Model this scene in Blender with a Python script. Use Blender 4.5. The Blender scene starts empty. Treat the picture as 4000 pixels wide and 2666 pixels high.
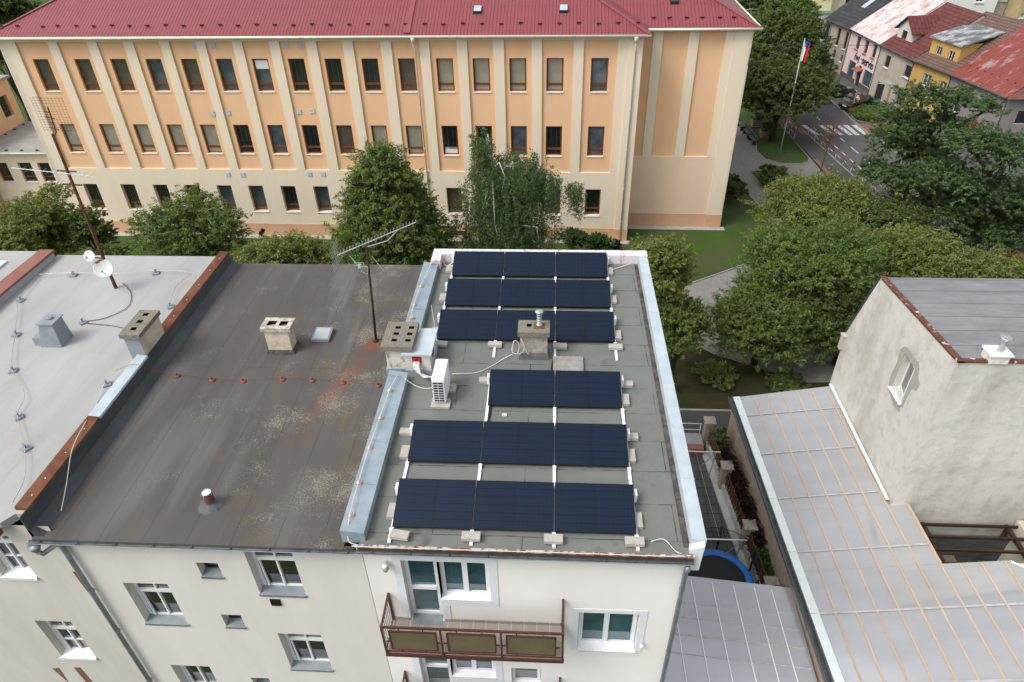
import bpy, math, random
import numpy as np
from mathutils import Vector, Matrix
random.seed(7); RNG=np.random.default_rng(11)
SC=bpy.context.scene; COL=SC.collection
R=math.radians
# ------------------------------------------------------------------ camera (measured from the photograph)
FPX,PITCH,ROLL,YAW=2690.04,.6353,-.0244,-.0678
HR=12.5                                   # height of the flat roof with the solar panels
def _rot():
    f=np.array([0,math.cos(PITCH),-math.sin(PITCH)]); rt=np.array([1.,0,0]); up=np.cross(rt,f)
    m=np.array([rt*math.cos(ROLL)+up*math.sin(ROLL),-rt*math.sin(ROLL)+up*math.cos(ROLL),f])
    c,s=math.cos(YAW),math.sin(YAW); M=np.array([[c,-s,0],[s,c,0],[0,0,1]])
    return m@M, M
RB,_M=_rot()
CAM=_M.T@(-np.array([.1578,0,-12.052])); CAM[2]=12.052+HR
cd=bpy.data.cameras.new('camera'); cam=bpy.data.objects.new('camera',cd); COL.objects.link(cam)
cd.sensor_width=36; cd.lens=FPX/4000*36; cd.clip_end=2000; cd.clip_start=.1
mw=Matrix.Identity(4)
for i in range(3):
    mw[i][0]=RB[0][i]; mw[i][1]=RB[1][i]; mw[i][2]=-RB[2][i]; mw[i][3]=CAM[i]
cam.matrix_world=mw; SC.camera=cam
def ray(u,v):
    return RB.T@np.array([(u*1.7-2000)/FPX,-(v*1.7-1333)/FPX,1.])
def at(u,v,z=None,y=None,x=None):         # survey of the photo: where a sight line meets a real level, wall plane...
    d=ray(u,v); i,w=(2,z) if z is not None else ((1,y) if y is not None else (0,x))
    return CAM+d*((w-CAM[i])/d[i])
def atp(u,v,p0,n):
    d=ray(u,v); return CAM+d*(np.dot(np.array(p0)-CAM,n)/np.dot(d,n))
def cA(o,px,py,k=.5741): return ((o[0]+px*k)/1.7,(o[1]+py*k)/1.7)
def cE(a,b): return ((3100+a*.38265)/1.7,b*.38265/1.7)
def cD(a,b): return ((2666+a*.574)/1.7,b*.574/1.7)
# ------------------------------------------------------------------ mesh helpers
class MB:
    def __init__(s): s.v=[]; s.f=[]; s.m=[]; s.mi=0
    def add(s,vs,fs):
        n=len(s.v); s.v+= [tuple(map(float,q)) for q in vs]; s.f+=[tuple(n+i for i in f) for f in fs]; s.m+=[s.mi]*len(fs); return s
    def box(s,x0,x1,y0,y1,z0,z1):
        return s.add([(x0,y0,z0),(x1,y0,z0),(x1,y1,z0),(x0,y1,z0),(x0,y0,z1),(x1,y0,z1),(x1,y1,z1),(x0,y1,z1)],
            [(0,3,2,1),(4,5,6,7),(0,1,5,4),(1,2,6,5),(2,3,7,6),(3,0,4,7)])
    def hexa(s,b,t):                       # 4 bottom points, 4 top points (counter-clockwise seen from above)
        return s.add(list(b)+list(t),[(0,3,2,1),(4,5,6,7),(0,1,5,4),(1,2,6,5),(2,3,7,6),(3,0,4,7)])
    def quad(s,*p): return s.add(p,[tuple(range(len(p)))])
    def slab(s,pts,h):                     # polygon in space thickened downwards by h
        n=len(pts); lo=[(p[0],p[1],p[2]-h) for p in pts]
        return s.add(list(pts)+lo,[tuple(range(n)),tuple(range(2*n-1,n-1,-1))]+[(i,n+i,n+(i+1)%n,(i+1)%n) for i in range(n)])
    def bar(s,a,b,w,h=None,up=(0,0,1)):
        h=h or w; a=Vector(a); b=Vector(b); d=(b-a).normalized(); u=Vector(up)
        if abs(d.dot(u))>.98: u=Vector((1,0,0))
        sx=d.cross(u).normalized()*w/2; sz=sx.cross(d).normalized()*h/2
        P=[]
        for q in (a,b): P+=[q-sx-sz,q+sx-sz,q+sx+sz,q-sx+sz]
        return s.add(P,[(0,3,2,1),(4,5,6,7),(0,1,5,4),(1,2,6,5),(2,3,7,6),(3,0,4,7)][0:0]+[(3,2,1,0),(4,5,6,7),(0,1,5,4),(1,2,6,5),(2,3,7,6),(3,0,4,7)])
    def tube(s,pts,r,n=6,cap=True):
        pts=[Vector(p) for p in pts]; rr=r if isinstance(r,(list,tuple)) else [r]*len(pts); P=[];k=len(pts)
        d0=(pts[1]-pts[0]).normalized(); u=Vector((0,0,1)) if abs(d0.z)<.9 else Vector((1,0,0)); a=d0.cross(u).normalized()
        for i,p in enumerate(pts):
            d=(pts[min(i+1,k-1)]-pts[max(i-1,0)]).normalized(); a=(a-d*a.dot(d)).normalized(); b=d.cross(a)
            for j in range(n):
                t=2*math.pi*j/n; P.append(p+(a*math.cos(t)+b*math.sin(t))*rr[i])
        F=[(i*n+j,i*n+(j+1)%n,(i+1)*n+(j+1)%n,(i+1)*n+j) for i in range(k-1) for j in range(n)]
        if cap: F+=[tuple(range(n-1,-1,-1)),tuple(range((k-1)*n,k*n))]
        return s.add(P,F)
    def lathe(s,prof,c,n=16,ax=None):      # prof: (r,z) pairs, around vertical axis at c
        P=[];c=Vector(c)
        for r,z in prof:
            for j in range(n):
                t=2*math.pi*j/n; q=Vector((r*math.cos(t),r*math.sin(t),z)); P.append(c+(ax@q if ax else q))
        k=len(prof); F=[(i*n+j,i*n+(j+1)%n,(i+1)*n+(j+1)%n,(i+1)*n+j) for i in range(k-1) for j in range(n)]
        F+=[tuple(range(n-1,-1,-1)),tuple(range((k-1)*n,k*n))]
        return s.add(P,F)
    def prism(s,poly,z0,z1):
        n=len(poly); return s.add([(x,y,z0) for x,y in poly]+[(x,y,z1) for x,y in poly],
            [tuple(range(n-1,-1,-1)),tuple(range(n,2*n))]+[(i,(i+1)%n,n+(i+1)%n,n+i) for i in range(n)])
    def build(s,name,mats,parent=None,smooth=False,frame=None,**k):
        me=bpy.data.meshes.new(name); V=s.v
        if frame is not None: V=[tuple(frame@Vector(q)) for q in V]
        if parent is not None:
            root=parent
            while root.parent: root=root.parent
            inv=Matrix.Rotation(-root.rotation_euler.z,4,'Z')@Matrix.Translation(-root.location) if not k.get('local') else Matrix.Identity(4)
            if not k.get('local'): V=[tuple(inv@Vector(q)) for q in V]
        me.from_pydata(V,[],s.f); mats=mats if isinstance(mats,(list,tuple)) else [mats]
        for m in mats: me.materials.append(m)
        if len(mats)>1: me.polygons.foreach_set('material_index',s.m)
        if smooth: me.polygons.foreach_set('use_smooth',[True]*len(me.polygons))
        me.update(); o=bpy.data.objects.new(name,me); COL.objects.link(o)
        if parent is not None: o.parent=parent
        return o
def tag(o,label,cat,group=None,kind=None):
    if label: o['label']=label
    if cat: o['category']=cat
    if group: o['group']=group
    if kind: o['kind']=kind
    return o
def thing(name,label,cat,loc=(0,0,0),rz=0,group=None):
    o=bpy.data.objects.new(name,None); COL.objects.link(o); o.location=loc; o.rotation_euler=(0,0,rz); o.empty_display_size=.3
    return tag(o,label,cat,group)
def dup(o,loc=None,rz=None,label=None,group=None,parent=None):
    kids=list(o.children); c=o.copy(); COL.objects.link(c)
    if parent is not None: c.parent=parent
    if loc is not None: c.location=loc
    if rz is not None: c.rotation_euler=(0,0,rz)
    if label: c['label']=label
    if group: c['group']=group
    for ch in kids: dup(ch,parent=c)
    return c
def struct(name,mb,m): o=mb.build(name,m); o['kind']='structure'; return o
# wall in a local frame: x along, z up, outward = -y ; holes [(x0,x1,z0,z1)] with reveals going in to +depth
def wall(mb,x0,x1,z0,z1,holes,y=0,depth=.22,thick=.35):
    xs=sorted({x0,x1}|{h[0] for h in holes}|{h[1] for h in holes}); zs=sorted({z0,z1}|{h[2] for h in holes}|{h[3] for h in holes})
    xs=[q for q in xs if x0<=q<=x1]; zs=[q for q in zs if z0<=q<=z1]
    for i in range(len(xs)-1):
        for j in range(len(zs)-1):
            cx=(xs[i]+xs[i+1])/2; cz=(zs[j]+zs[j+1])/2
            if any(h[0]<cx<h[1] and h[2]<cz<h[3] for h in holes): continue
            mb.quad((xs[i],y,zs[j]),(xs[i+1],y,zs[j]),(xs[i+1],y,zs[j+1]),(xs[i],y,zs[j+1]))
    for a,b,c,d in holes:
        e=y+depth+.1
        mb.quad((a,y,c),(a,y,d),(a,e,d),(a,e,c)); mb.quad((b,y,c),(b,e,c),(b,e,d),(b,y,d))
        mb.quad((a,y,d),(b,y,d),(b,e,d),(a,e,d)); mb.quad((a,y,c),(a,e,c),(b,e,c),(b,y,c))
        mb.quad((a,e,c),(a,e,d),(b,e,d),(b,e,c))
    return mb
# ------------------------------------------------------------------ materials
MT={}
def rgb(h):                                 # sRGB hex -> linear
    c=[int(h[i:i+2],16)/255 for i in (0,2,4)]
    return tuple((q/12.92 if q<.04045 else ((q+.055)/1.055)**2.4) for q in c)+(1,)
class N:
    def __init__(s,name):
        s.m=bpy.data.materials.new(name); s.m.use_nodes=True; s.t=s.m.node_tree; s.b=s.t.nodes['Principled BSDF']; s.out=s.t.nodes['Material Output']
        s.tc=s.n('ShaderNodeTexCoord'); s.co=s.tc.outputs['Object']
    def n(s,typ,**k):
        x=s.t.nodes.new(typ)
        for a,b in k.items(): setattr(x,a,b)
        return x
    def L(s,a,b): s.t.links.new(a,b)
    def noise(s,scale,detail=4,rough=.55,co=None,stretch=None,dist=0):
        x=s.n('ShaderNodeTexNoise'); x.inputs['Scale'].default_value=scale; x.inputs['Detail'].default_value=detail; x.inputs['Roughness'].default_value=rough; x.inputs['Distortion'].default_value=dist
        c=co or s.co
        if stretch:
            mp=s.n('ShaderNodeMapping'); mp.inputs['Scale'].default_value=stretch; s.L(c,mp.inputs['Vector']); c=mp.outputs[0]
        s.L(c,x.inputs['Vector']); return x.outputs['Fac']
    def ramp(s,f,a,b,ca=(0,0,0,1),cb=(1,1,1,1)):
        x=s.n('ShaderNodeValToRGB'); e=x.color_ramp.elements; e[0].position=a; e[1].position=b; e[0].color=ca; e[1].color=cb; s.L(f,x.inputs[0]); return x.outputs[0]
    def mix(s,f,a,b,mode='MIX'):
        x=s.n('ShaderNodeMix',data_type='RGBA',blend_type=mode)
        for sock,val in ((x.inputs[0],f),(x.inputs[6],a),(x.inputs[7],b)):
            if hasattr(val,'is_linked') or hasattr(val,'links'): s.L(val,sock)
            else: sock.default_value=val
        return x.outputs[2]
    def math(s,op,a,b=0.):
        x=s.n('ShaderNodeMath',operation=op)
        for sock,val in zip(x.inputs,(a,b)):
            if hasattr(val,'links'): s.L(val,sock)
            else: sock.default_value=val
        return x.outputs[0]
    def bump(s,h,strength=.3,dist=.02):
        x=s.n('ShaderNodeBump'); x.inputs['Strength'].default_value=strength; x.inputs['Distance'].default_value=dist; s.L(h,x.inputs['Height'])
        if s.b.inputs['Normal'].is_linked: s.L(s.b.inputs['Normal'].links[0].from_socket,x.inputs['Normal'])
        s.L(x.outputs[0],s.b.inputs['Normal']); return s
    def col(s,c):
        if hasattr(c,'links'): s.L(c,s.b.inputs['Base Color'])
        else: s.b.inputs['Base Color'].default_value=c
        return s
    def set(s,rough=.8,metal=0,spec=.3,coat=0):
        s.b.inputs['Roughness'].default_value=rough; s.b.inputs['Metallic'].default_value=metal; s.b.inputs['Specular IOR Level'].default_value=spec; s.b.inputs['Coat Weight'].default_value=coat; s.b.inputs['Coat Roughness'].default_value=.05
        return s
    def brick(s,w,h,mortar,off=.5,co=None,c1=(1,1,1,1),c2=(1,1,1,1),cm=(0,0,0,1),rot=None,axes=None,smooth=.1):
        c=co or s.co
        if axes:
            sp=s.n('ShaderNodeSeparateXYZ'); s.L(c,sp.inputs[0]); cb=s.n('ShaderNodeCombineXYZ'); s.L(sp.outputs[axes[0]],cb.inputs[0]); s.L(sp.outputs[axes[1]],cb.inputs[1]); c=cb.outputs[0]
        if rot:
            mp=s.n('ShaderNodeMapping'); mp.inputs['Rotation'].default_value=(0,0,rot); s.L(c,mp.inputs['Vector']); c=mp.outputs[0]
        x=s.n('ShaderNodeTexBrick',offset=off); x.inputs['Scale'].default_value=1; x.inputs['Brick Width'].default_value=w; x.inputs['Row Height'].default_value=h; x.inputs['Mortar Size'].default_value=mortar; x.inputs['Mortar Smooth'].default_value=smooth
        x.inputs['Color1'].default_value=c1; x.inputs['Color2'].default_value=c2; x.inputs['Mortar'].default_value=cm
        s.L(c,x.inputs['Vector']); return x
    def warp(s,amount,scale=1.5):
        x=s.n('ShaderNodeTexNoise'); x.inputs['Scale'].default_value=scale; s.L(s.co,x.inputs['Vector'])
        v=s.n('ShaderNodeVectorMath',operation='SCALE'); v.inputs['Scale'].default_value=amount; s.L(x.outputs['Color'],v.inputs[0])
        w=s.n('ShaderNodeVectorMath',operation='ADD'); s.L(s.co,w.inputs[0]); s.L(v.outputs[0],w.inputs[1]); return w.outputs[0]
def simple(name,c,c2=None,scale=3,rough=.8,bump=.15,bs=60,metal=0,spec=.3,coat=0,stretch=None,lo=.35,hi=.65,bd=.01):
    if name in MT: return MT[name]
    n=N(name); c=rgb(c) if isinstance(c,str) else c
    if c2:
        c2=rgb(c2) if isinstance(c2,str) else c2
        n.col(n.mix(n.ramp(n.noise(scale,6,.6,stretch=stretch),lo,hi),c,c2))
    else: n.col(n.mix(n.noise(scale*2,5,.6),tuple(q*.88 for q in c[:3])+(1,),tuple(min(1,q*1.1) for q in c[:3])+(1,)))
    if bump: n.bump(n.noise(bs,3),bump,bd)
    n.set(rough,metal,spec,coat); MT[name]=n.m; return n.m
# ---- plasters and paints (real-world base colours)
school_orange=simple('orange_plaster',(.70,.44,.25,1),(.735,.468,.273,1),.8,.9,.25,90,stretch=(1.3,1.3,.25))
school_cream=simple('cream_plaster',(.71,.595,.455,1),(.745,.63,.49,1),.8,.9,.25,90,stretch=(1.3,1.3,.25))
school_plinth=simple('plinth_plaster',(.62,.37,.23,1),(.55,.34,.215,1),.8,.9,.25,90)
white_wall=simple('white_render',(.80,.785,.765,1),(.76,.74,.715,1),.7,.9,.3,70,stretch=(1,1,.6))
grey_white=simple('beige_white_render',(.60,.57,.53,1),(.52,.49,.445,1),.8,.92,.35,60,stretch=(1.6,1.6,.35))
trim_white=simple('white_trim_paint',(.69,.71,.74,1),None,2,.7,.1)
upvc=simple('white_plastic_frame',(.74,.75,.77,1),None,1,.35,0,spec=.4)
white_metal=simple('white_painted_metal',(.80,.82,.84,1),(.72,.74,.76,1),2,.4,.05,40)
brown_frame=simple('brown_window_frame',(.17,.06,.018,1),(.13,.045,.014,1),6,.5,.1,50)
zinc=simple('zinc_sheet',(.21,.24,.26,1),(.29,.32,.34,1),3,.45,.15,12,metal=.4)
dark_zinc=simple('dark_gutter_metal',(.055,.065,.07,1),(.10,.11,.115,1),4,.55,.1,20,metal=.3)
cream_metal=simple('cream_gutter_paint',(.70,.66,.52,1),(.62,.57,.44,1),4,.5,.05,30)
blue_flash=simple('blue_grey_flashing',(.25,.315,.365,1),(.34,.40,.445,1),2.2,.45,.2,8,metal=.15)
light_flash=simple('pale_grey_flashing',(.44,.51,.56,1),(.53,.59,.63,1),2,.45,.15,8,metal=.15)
steel=simple('galvanised_steel',(.42,.44,.45,1),(.52,.54,.55,1),8,.4,.05,metal=.7)
alu=simple('bright_aluminium',(.72,.75,.77,1),(.62,.65,.67,1),5,.35,.05,metal=.4)
brown_paint=simple('brown_railing_paint',(.07,.026,.019,1),(.10,.036,.026,1),10,.5,.1)
balc_panel=simple('olive_balcony_glass',(.12,.095,.055,1),(.15,.12,.07,1),1.5,.35,.1,80)
dark_rubber=simple('black_rubber',(.015,.015,.016,1),None,4,.7,.05)
black_iron=simple('dark_rusty_iron',(.028,.022,.02,1),(.10,.035,.018,1),7,.8,.3,40,lo=.5,hi=.68)
rust_cap=simple('rusty_sheet',(.105,.038,.022,1),(.19,.078,.040,1),2.2,.75,.3,25)
red_cap=simple('red_brown_sheet',(.21,.085,.066,1),(.26,.12,.096,1),1.5,.7,.2,20)
concrete=simple('light_concrete',(.34,.32,.29,1),(.44,.42,.38,1),6,.9,.4,60)
def make_mats():
    # rusted cap with flakes of white paint
    n=N('peeling_rusty_cap'); m=n.ramp(n.noise(3.5,8,.75),.555,.60)
    n.col(n.mix(m,n.mix(n.noise(5,5),(.085,.03,.02,1),(.16,.062,.036,1)),(.60,.50,.48,1))); n.set(.7); n.bump(m,.4,.01); MT['peel']=n.m
    n=N('peeling_white_red_cap'); m=n.ramp(n.noise(3.2,9,.8,stretch=(1,.6,1)),.54,.60)
    n.col(n.mix(m,(.62,.60,.62,1),n.mix(n.noise(7,5),(.48,.13,.11,1),(.6,.30,.27,1)))); n.set(.6); n.bump(m,.2,.005); MT['peelwhite']=n.m
    n=N('peeling_eave_strip'); n.col(n.mix(n.ramp(n.noise(5,8,.75),.48,.55),(.20,.075,.06,1),(.50,.46,.46,1))); n.set(.8); n.bump(n.noise(9,6),.5,.01); MT['peelstrip']=n.m
    n=N('rust_topped_dish_paint'); sp=n.n('ShaderNodeSeparateXYZ'); n.L(n.co,sp.inputs[0]); n.col(n.mix(n.ramp(n.math('ADD',n.math('SUBTRACT',sp.outputs[2],n.math('MULTIPLY',sp.outputs[0],.5)),n.math('MULTIPLY',n.noise(4,5,.7),.30)),.94,.96),(.66,.67,.66,1),(.20,.075,.035,1))); n.set(.5); MT['rustdish']=n.m
    n=N('soot'); n.col((.012,.009,.008,1)); n.set(1,spec=0); MT['soot']=n.m
    # green-grey mineral felt with lapped seams across
    n=N('green_grey_roofing_felt'); w=n.warp(.05,1.1)
    b=n.brick(5.2,.98,.011,.37,co=w)
    base=n.mix(n.ramp(n.noise(1.1,6,.65),.3,.7),(.110,.119,.105,1),(.152,.160,.145,1))
    base=n.mix(n.ramp(n.noise(130,2),.35,.75),base,(.20,.208,.19,1))
    base=n.mix(n.ramp(n.noise(.9,4),.62,.76),base,(.066,.072,.06,1))
    n.col(n.mix(n.math('MULTIPLY',b.outputs['Fac'],n.ramp(n.noise(2.5,3),.35,.6)),base,(.035,.038,.033,1))); n.set(.95,spec=.15); n.bump(n.noise(160,2),.5,.006); n.bump(b.outputs['Fac'],.5,-.01); MT['felt_green']=n.m
    # dark felt with lichen
    n=N('dark_roofing_felt_with_lichen'); w=n.warp(.05,.8)
    b=n.brick(30,.98,.007,.5,co=w,rot=math.pi/2)
    base=n.mix(n.ramp(n.noise(.8,6,.6,stretch=(1,.25,1)),.3,.7),(.080,.073,.070,1),(.108,.099,.095,1))
    base=n.mix(n.ramp(n.noise(1.2,3,.5,stretch=(1,.12,1)),.55,.72),base,(.125,.12,.118,1))
    base=n.mix(n.math('MULTIPLY',b.outputs['Fac'],.6),base,(.036,.034,.034,1))
    sp=n.n('ShaderNodeSeparateXYZ'); n.L(n.co,sp.inputs[0])
    # lichen grows towards the right-hand edge (x grows) and round the chimney
    gx=n.n('ShaderNodeMapRange'); n.L(sp.outputs[0],gx.inputs[0]); gx.inputs[1].default_value=-6.5; gx.inputs[2].default_value=2.5; gx.inputs[3].default_value=-.15; gx.inputs[4].default_value=.085
    fine=n.noise(26,4,.8); big=n.math('ADD',n.noise(.8,4,.6),gx.outputs[0])
    s=n.math('ADD',n.math('MULTIPLY',fine,.62),n.math('MULTIPLY',big,.5))
    lich=n.ramp(s,.655,.685); base=n.mix(n.math('MULTIPLY',lich,.8),base,n.mix(n.noise(6,2),(.26,.25,.20,1),(.21,.19,.13,1)))
    # olive moss
    n2=n.math('ADD',n.noise(1.0,5,.6),gx.outputs[0]); base=n.mix(n.math('MULTIPLY',n.ramp(n2,.60,.74),.35),base,(.12,.10,.045,1))
    # rust run-off from the foot of the aerial mast
    dx=n.math('ABSOLUTE',n.math('SUBTRACT',sp.outputs[0],n.math("ADD",2.2,n.math("MULTIPLY",sp.outputs[1],.28))))
    near=n.n('ShaderNodeMapRange'); n.L(dx,near.inputs[0]); near.inputs[1].default_value=.5; near.inputs[2].default_value=0; near.inputs[3].default_value=0; near.inputs[4].default_value=1
    yy=n.n('ShaderNodeMapRange'); n.L(sp.outputs[1],yy.inputs[0]); yy.inputs[1].default_value=-3.4; yy.inputs[2].default_value=1.3; yy.inputs[3].default_value=0; yy.inputs[4].default_value=1
    y2=n.math('LESS_THAN',sp.outputs[1],1.45)
    rr=n.math('MULTIPLY',n.math('MULTIPLY',near.outputs[0],yy.outputs[0]),n.math('MULTIPLY',n.ramp(n.noise(2.4,5),.3,.62),y2))
    base=n.mix(n.math('MULTIPLY',rr,.75),base,(.22,.062,.022,1))
    n.col(base); n.set(.95,spec=.15); n.bump(n.noise(120,2),.4,.005); n.bump(b.outputs['Fac'],.4,-.008); MT['felt_dark']=n.m
    n=N('light_grey_roof_coating'); w=n.warp(.08,.6)
    b=n.brick(40,.98,.006,.5,co=w,rot=math.pi/2)
    base=n.mix(n.ramp(n.noise(.7,6,.6,stretch=(1,.3,1)),.3,.7),(.30,.30,.295,1),(.385,.385,.38,1))
    base=n.mix(n.math('MULTIPLY',n.ramp(n.noise(.5,5,.65),.58,.75),.5),base,(.30,.25,.19,1))
    base=n.mix(n.math('MULTIPLY',b.outputs['Fac'],.35),base,(.20,.20,.20,1))
    n.col(base); n.set(.8,spec=.3); n.bump(n.noise(40,3),.2,.005); n.bump(b.outputs['Fac'],.3,-.006); MT['roof_light']=n.m
    n=N('grey_bitumen_sheets'); w=n.warp(.10,.9); b=n.brick(60,1.0,.014,.5,co=w)
    base=n.mix(n.ramp(n.noise(1.3,6,.7,stretch=(.35,1,1)),.35,.7),(.15,.155,.165,1),(.245,.25,.26,1)); base=n.mix(b.outputs['Fac'],base,(.065,.065,.07,1))
    n.col(base); n.set(.8); n.bump(n.noise(2,4,.6,stretch=(.3,1,1)),.5,.05); MT['bitumen']=n.m
    # profiled metal sheets, ribs up the slope (object x along the eave)
    def ribbed(name,c1,c2,per,worn=None,wl=.5,wh=.6,stretch=(1,.25,1)):
        n=N(name); sp=n.n('ShaderNodeSeparateXYZ'); n.L(n.co,sp.inputs[0])
        wv=n.math('SINE',n.math('MULTIPLY',sp.outputs[0],2*math.pi/per)); rib=n.ramp(wv,.55,.95)
        base=n.mix(n.noise(.7,5,.6),c1,c2)
        b=n.brick(40,2.1,.02,.5); base=n.mix(n.math('MULTIPLY',b.outputs['Fac'],.4),base,tuple(q*.55 for q in c1[:3])+(1,))
        if worn: base=n.mix(n.ramp(n.noise(1.3,8,.7,stretch=stretch),wl,wh),base,worn)
        n.col(base); n.set(.45,spec=.4); n.bump(rib,.9,.05); MT[name]=n.m; return n.m
    ribbed('school_red_metal',(.205,.048,.055,1),(.245,.064,.070,1),.22)
    ribbed('pink_worn_metal',(.36,.17,.15,1),(.42,.24,.21,1),.5,(.56,.52,.51,1),.34,.50)
    ribbed('red_rusty_metal',(.17,.035,.032,1),(.24,.06,.035,1),.35,(.34,.22,.21,1),.53,.66)
    def tiles(name,c1,c2,w,h):
        n=N(name); b=n.brick(w,h,.025,.5,c1=c1,c2=c2,cm=tuple(q*.3 for q in c1[:3])+(1,))
        n.col(n.mix(n.math('MULTIPLY',n.ramp(n.noise(1,5),.45,.7),.4),b.outputs['Color'],tuple(q*.6 for q in c1[:3])+(1,))); n.set(.7); n.bump(b.outputs['Fac'],.6,-.04); MT[name]=n.m
    tiles('brown_tiles',(.12,.035,.032,1),(.15,.045,.04,1),.9,.38); tiles('anthracite_tiles',(.035,.038,.042,1),(.05,.053,.057,1),1.2,.42); tiles('old_brown_tiles',(.14,.085,.065,1),(.18,.11,.085,1),.3,.3)
    n=N('worn_grey_sheet'); n.col(n.mix(n.ramp(n.noise(1.5,7,.7,stretch=(1,.4,1)),.45,.6),(.11,.115,.12,1),(.38,.38,.38,1))); n.set(.8); MT['worn_grey']=n.m
    # glass: opaque panes, darkness of the rooms behind put into the colour
    def glass(name,c,rough=.04,c2=None):
        n=N(name); n.set(rough,0,.6,coat=1.0)
        n.col(n.mix(n.ramp(n.noise(1.3,3,.5),.4,.65),c,c2 or tuple(q*1.8 for q in c[:3])+(1,))); MT[name]=n.m
    glass('dark_glass',(.010,.012,.013,1)); glass('teal_glass',(.016,.055,.075,1),c2=(.035,.095,.125,1)); glass('brown_blind_glass',(.075,.06,.045,1),c2=(.10,.085,.065,1)); glass('beige_blind_glass',(.26,.235,.18,1),c2=(.31,.285,.22,1)); glass('sky_glass',(.045,.06,.075,1),c2=(.10,.11,.12,1))  # the sky-toned pane has its reflection mottled into the base colour
    n=N('solar_cells'); g=n.brick(.0835,.0835,.006,0,smooth=.3); r=n.brick(.86,.189,.007,0)
    sep=n.n('ShaderNodeSeparateXYZ'); n.L(n.co,sep.inputs[0])
    base=n.mix(n.noise(1.2,2),(.0022,.0068,.019,1),(.0036,.0112,.032,1)); base=n.mix(n.math('MULTIPLY',g.outputs['Fac'],.35),base,(.012,.027,.056,1)); base=n.mix(r.outputs['Fac'],base,(.003,.004,.008,1))
    n.col(base); n.set(.13,0,.38,coat=0); n.bump(n.noise(30,2),.03,.002); MT['cells']=n.m
    n=N('black_anodised_frame'); n.col((.012,.012,.014,1)); n.set(.35,.5,.4); MT['blackframe']=n.m
    # rough pale render of the gable house
    n=N('stained_pale_render'); s1=n.ramp(n.noise(.42,6,.66,stretch=(1,1,.55)),.46,.76); base=n.mix(n.noise(2,5),(.53,.51,.465,1),(.60,.58,.535,1))
    base=n.mix(n.math('MULTIPLY',s1,.8),base,(.27,.245,.19,1)); base=n.mix(n.math('MULTIPLY',n.ramp(n.noise(1.6,8,.72),.50,.74),.5),base,(.22,.21,.18,1))
    n.col(base); n.set(.95); n.bump(n.noise(2.2,6,.6),.6,.06); n.bump(n.noise(60,3),.3,.01); MT['stained']=n.m
    n=N('cement_patch'); n.col(n.mix(n.noise(4,5),(.30,.285,.25,1),(.38,.365,.33,1))); n.set(.95); n.bump(n.noise(30,4),.4,.01); MT['patch']=n.m
    n=N('chimney_render'); n.col(n.mix(n.ramp(n.noise(1.7,7,.65),.42,.7),(.60,.53,.42,1),(.33,.26,.17,1))); n.set(.95); n.bump(n.noise(8,6),.5,.03); MT['chim']=n.m
    n=N('weathered_white_masonry'); n.col(n.mix(n.ramp(n.noise(4,8,.7),.5,.62),(.60,.58,.54,1),(.28,.20,.16,1))); n.set(.95); n.bump(n.noise(14,6),.7,.03); MT['chimwhite']=n.m
    n=N('lichened_coarse_concrete'); v=n.n('ShaderNodeTexVoronoi'); v.inputs['Scale'].default_value=28; n.L(n.co,v.inputs['Vector'])
    n.col(n.mix(n.ramp(n.noise(6,5,.7),.4,.65),n.mix(v.outputs['Distance'],(.27,.25,.22,1),(.12,.11,.10,1)),(.235,.215,.15,1))); n.set(.95); n.bump(v.outputs['Distance'],.8,.03); MT['coarse']=n.m
    # ground
    n=N('grass_ground'); a=n.mix(n.ramp(n.noise(.35,6,.65),.35,.68),(.070,.140,.028,1),(.125,.185,.050,1)); a=n.mix(n.ramp(n.noise(.30,6,.7),.46,.64),a,(.15,.135,.075,1)); a=n.mix(n.ramp(n.noise(14,4,.75),.3,.75),tuple([.024,.048,.013,1]),a)
    n.col(a); n.set(1,spec=.1); n.bump(n.noise(25,5,.8),1,.06); MT['grass']=n.m
    n=N('leaf_litter_ground'); a=n.mix(n.ramp(n.noise(.8,5,.65),.4,.62),(.030,.042,.013,1),(.062,.046,.026,1)); a=n.mix(n.ramp(n.noise(22,4,.8),.60,.66),a,(.22,.11,.045,1)); n.col(a); n.set(1,spec=.1); n.bump(n.noise(25,5,.8),1,.05); MT['litter']=n.m
    n=N('asphalt'); n.col(n.mix(n.noise(.5,5,.6),(.085,.086,.090,1),(.112,.112,.116,1))); n.set(.92,spec=.25); n.bump(n.noise(90,2),.4,.01); MT['asphalt']=n.m
    n=N('dark_lane_asphalt'); n.col(n.mix(n.noise(.7,5,.6),(.046,.046,.047,1),(.064,.064,.064,1))); n.set(.92,spec=.25); n.bump(n.noise(90,2),.4,.01); MT['lane']=n.m
    n=N('pavement_asphalt'); n.col(n.mix(n.noise(.8,5,.6),(.075,.074,.074,1),(.10,.098,.096,1))); n.set(.95,spec=.2); n.bump(n.noise(90,2),.4,.01); MT['pavement']=n.m
    def paver(name,c1,c2,w,h,mo,off=.5,rot=.5,cm=.45):
        n=N(name); b=n.brick(w,h,mo,off,c1=c1,c2=c2,cm=tuple(q*cm for q in c1[:3])+(1,),rot=rot); n.col(n.mix(n.math('MULTIPLY',n.ramp(n.noise(.6,5),.45,.7),.3),b.outputs['Color'],tuple(q*.7 for q in c1[:3])+(1,))); n.set(.95,spec=.2); n.bump(b.outputs['Fac'],.4,-.01); MT[name]=n.m
    paver('grey_block_pavers',(.235,.225,.215,1),(.28,.27,.255,1),.22,.11,.012); paver('red_block_pavers',(.28,.14,.105,1),(.24,.12,.09,1),.2,.1,.008,rot=.1); paver('dark_square_pavers',(.082,.082,.078,1),(.10,.10,.095,1),.5,.5,.014,0,rot=0,cm=.4)
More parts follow.
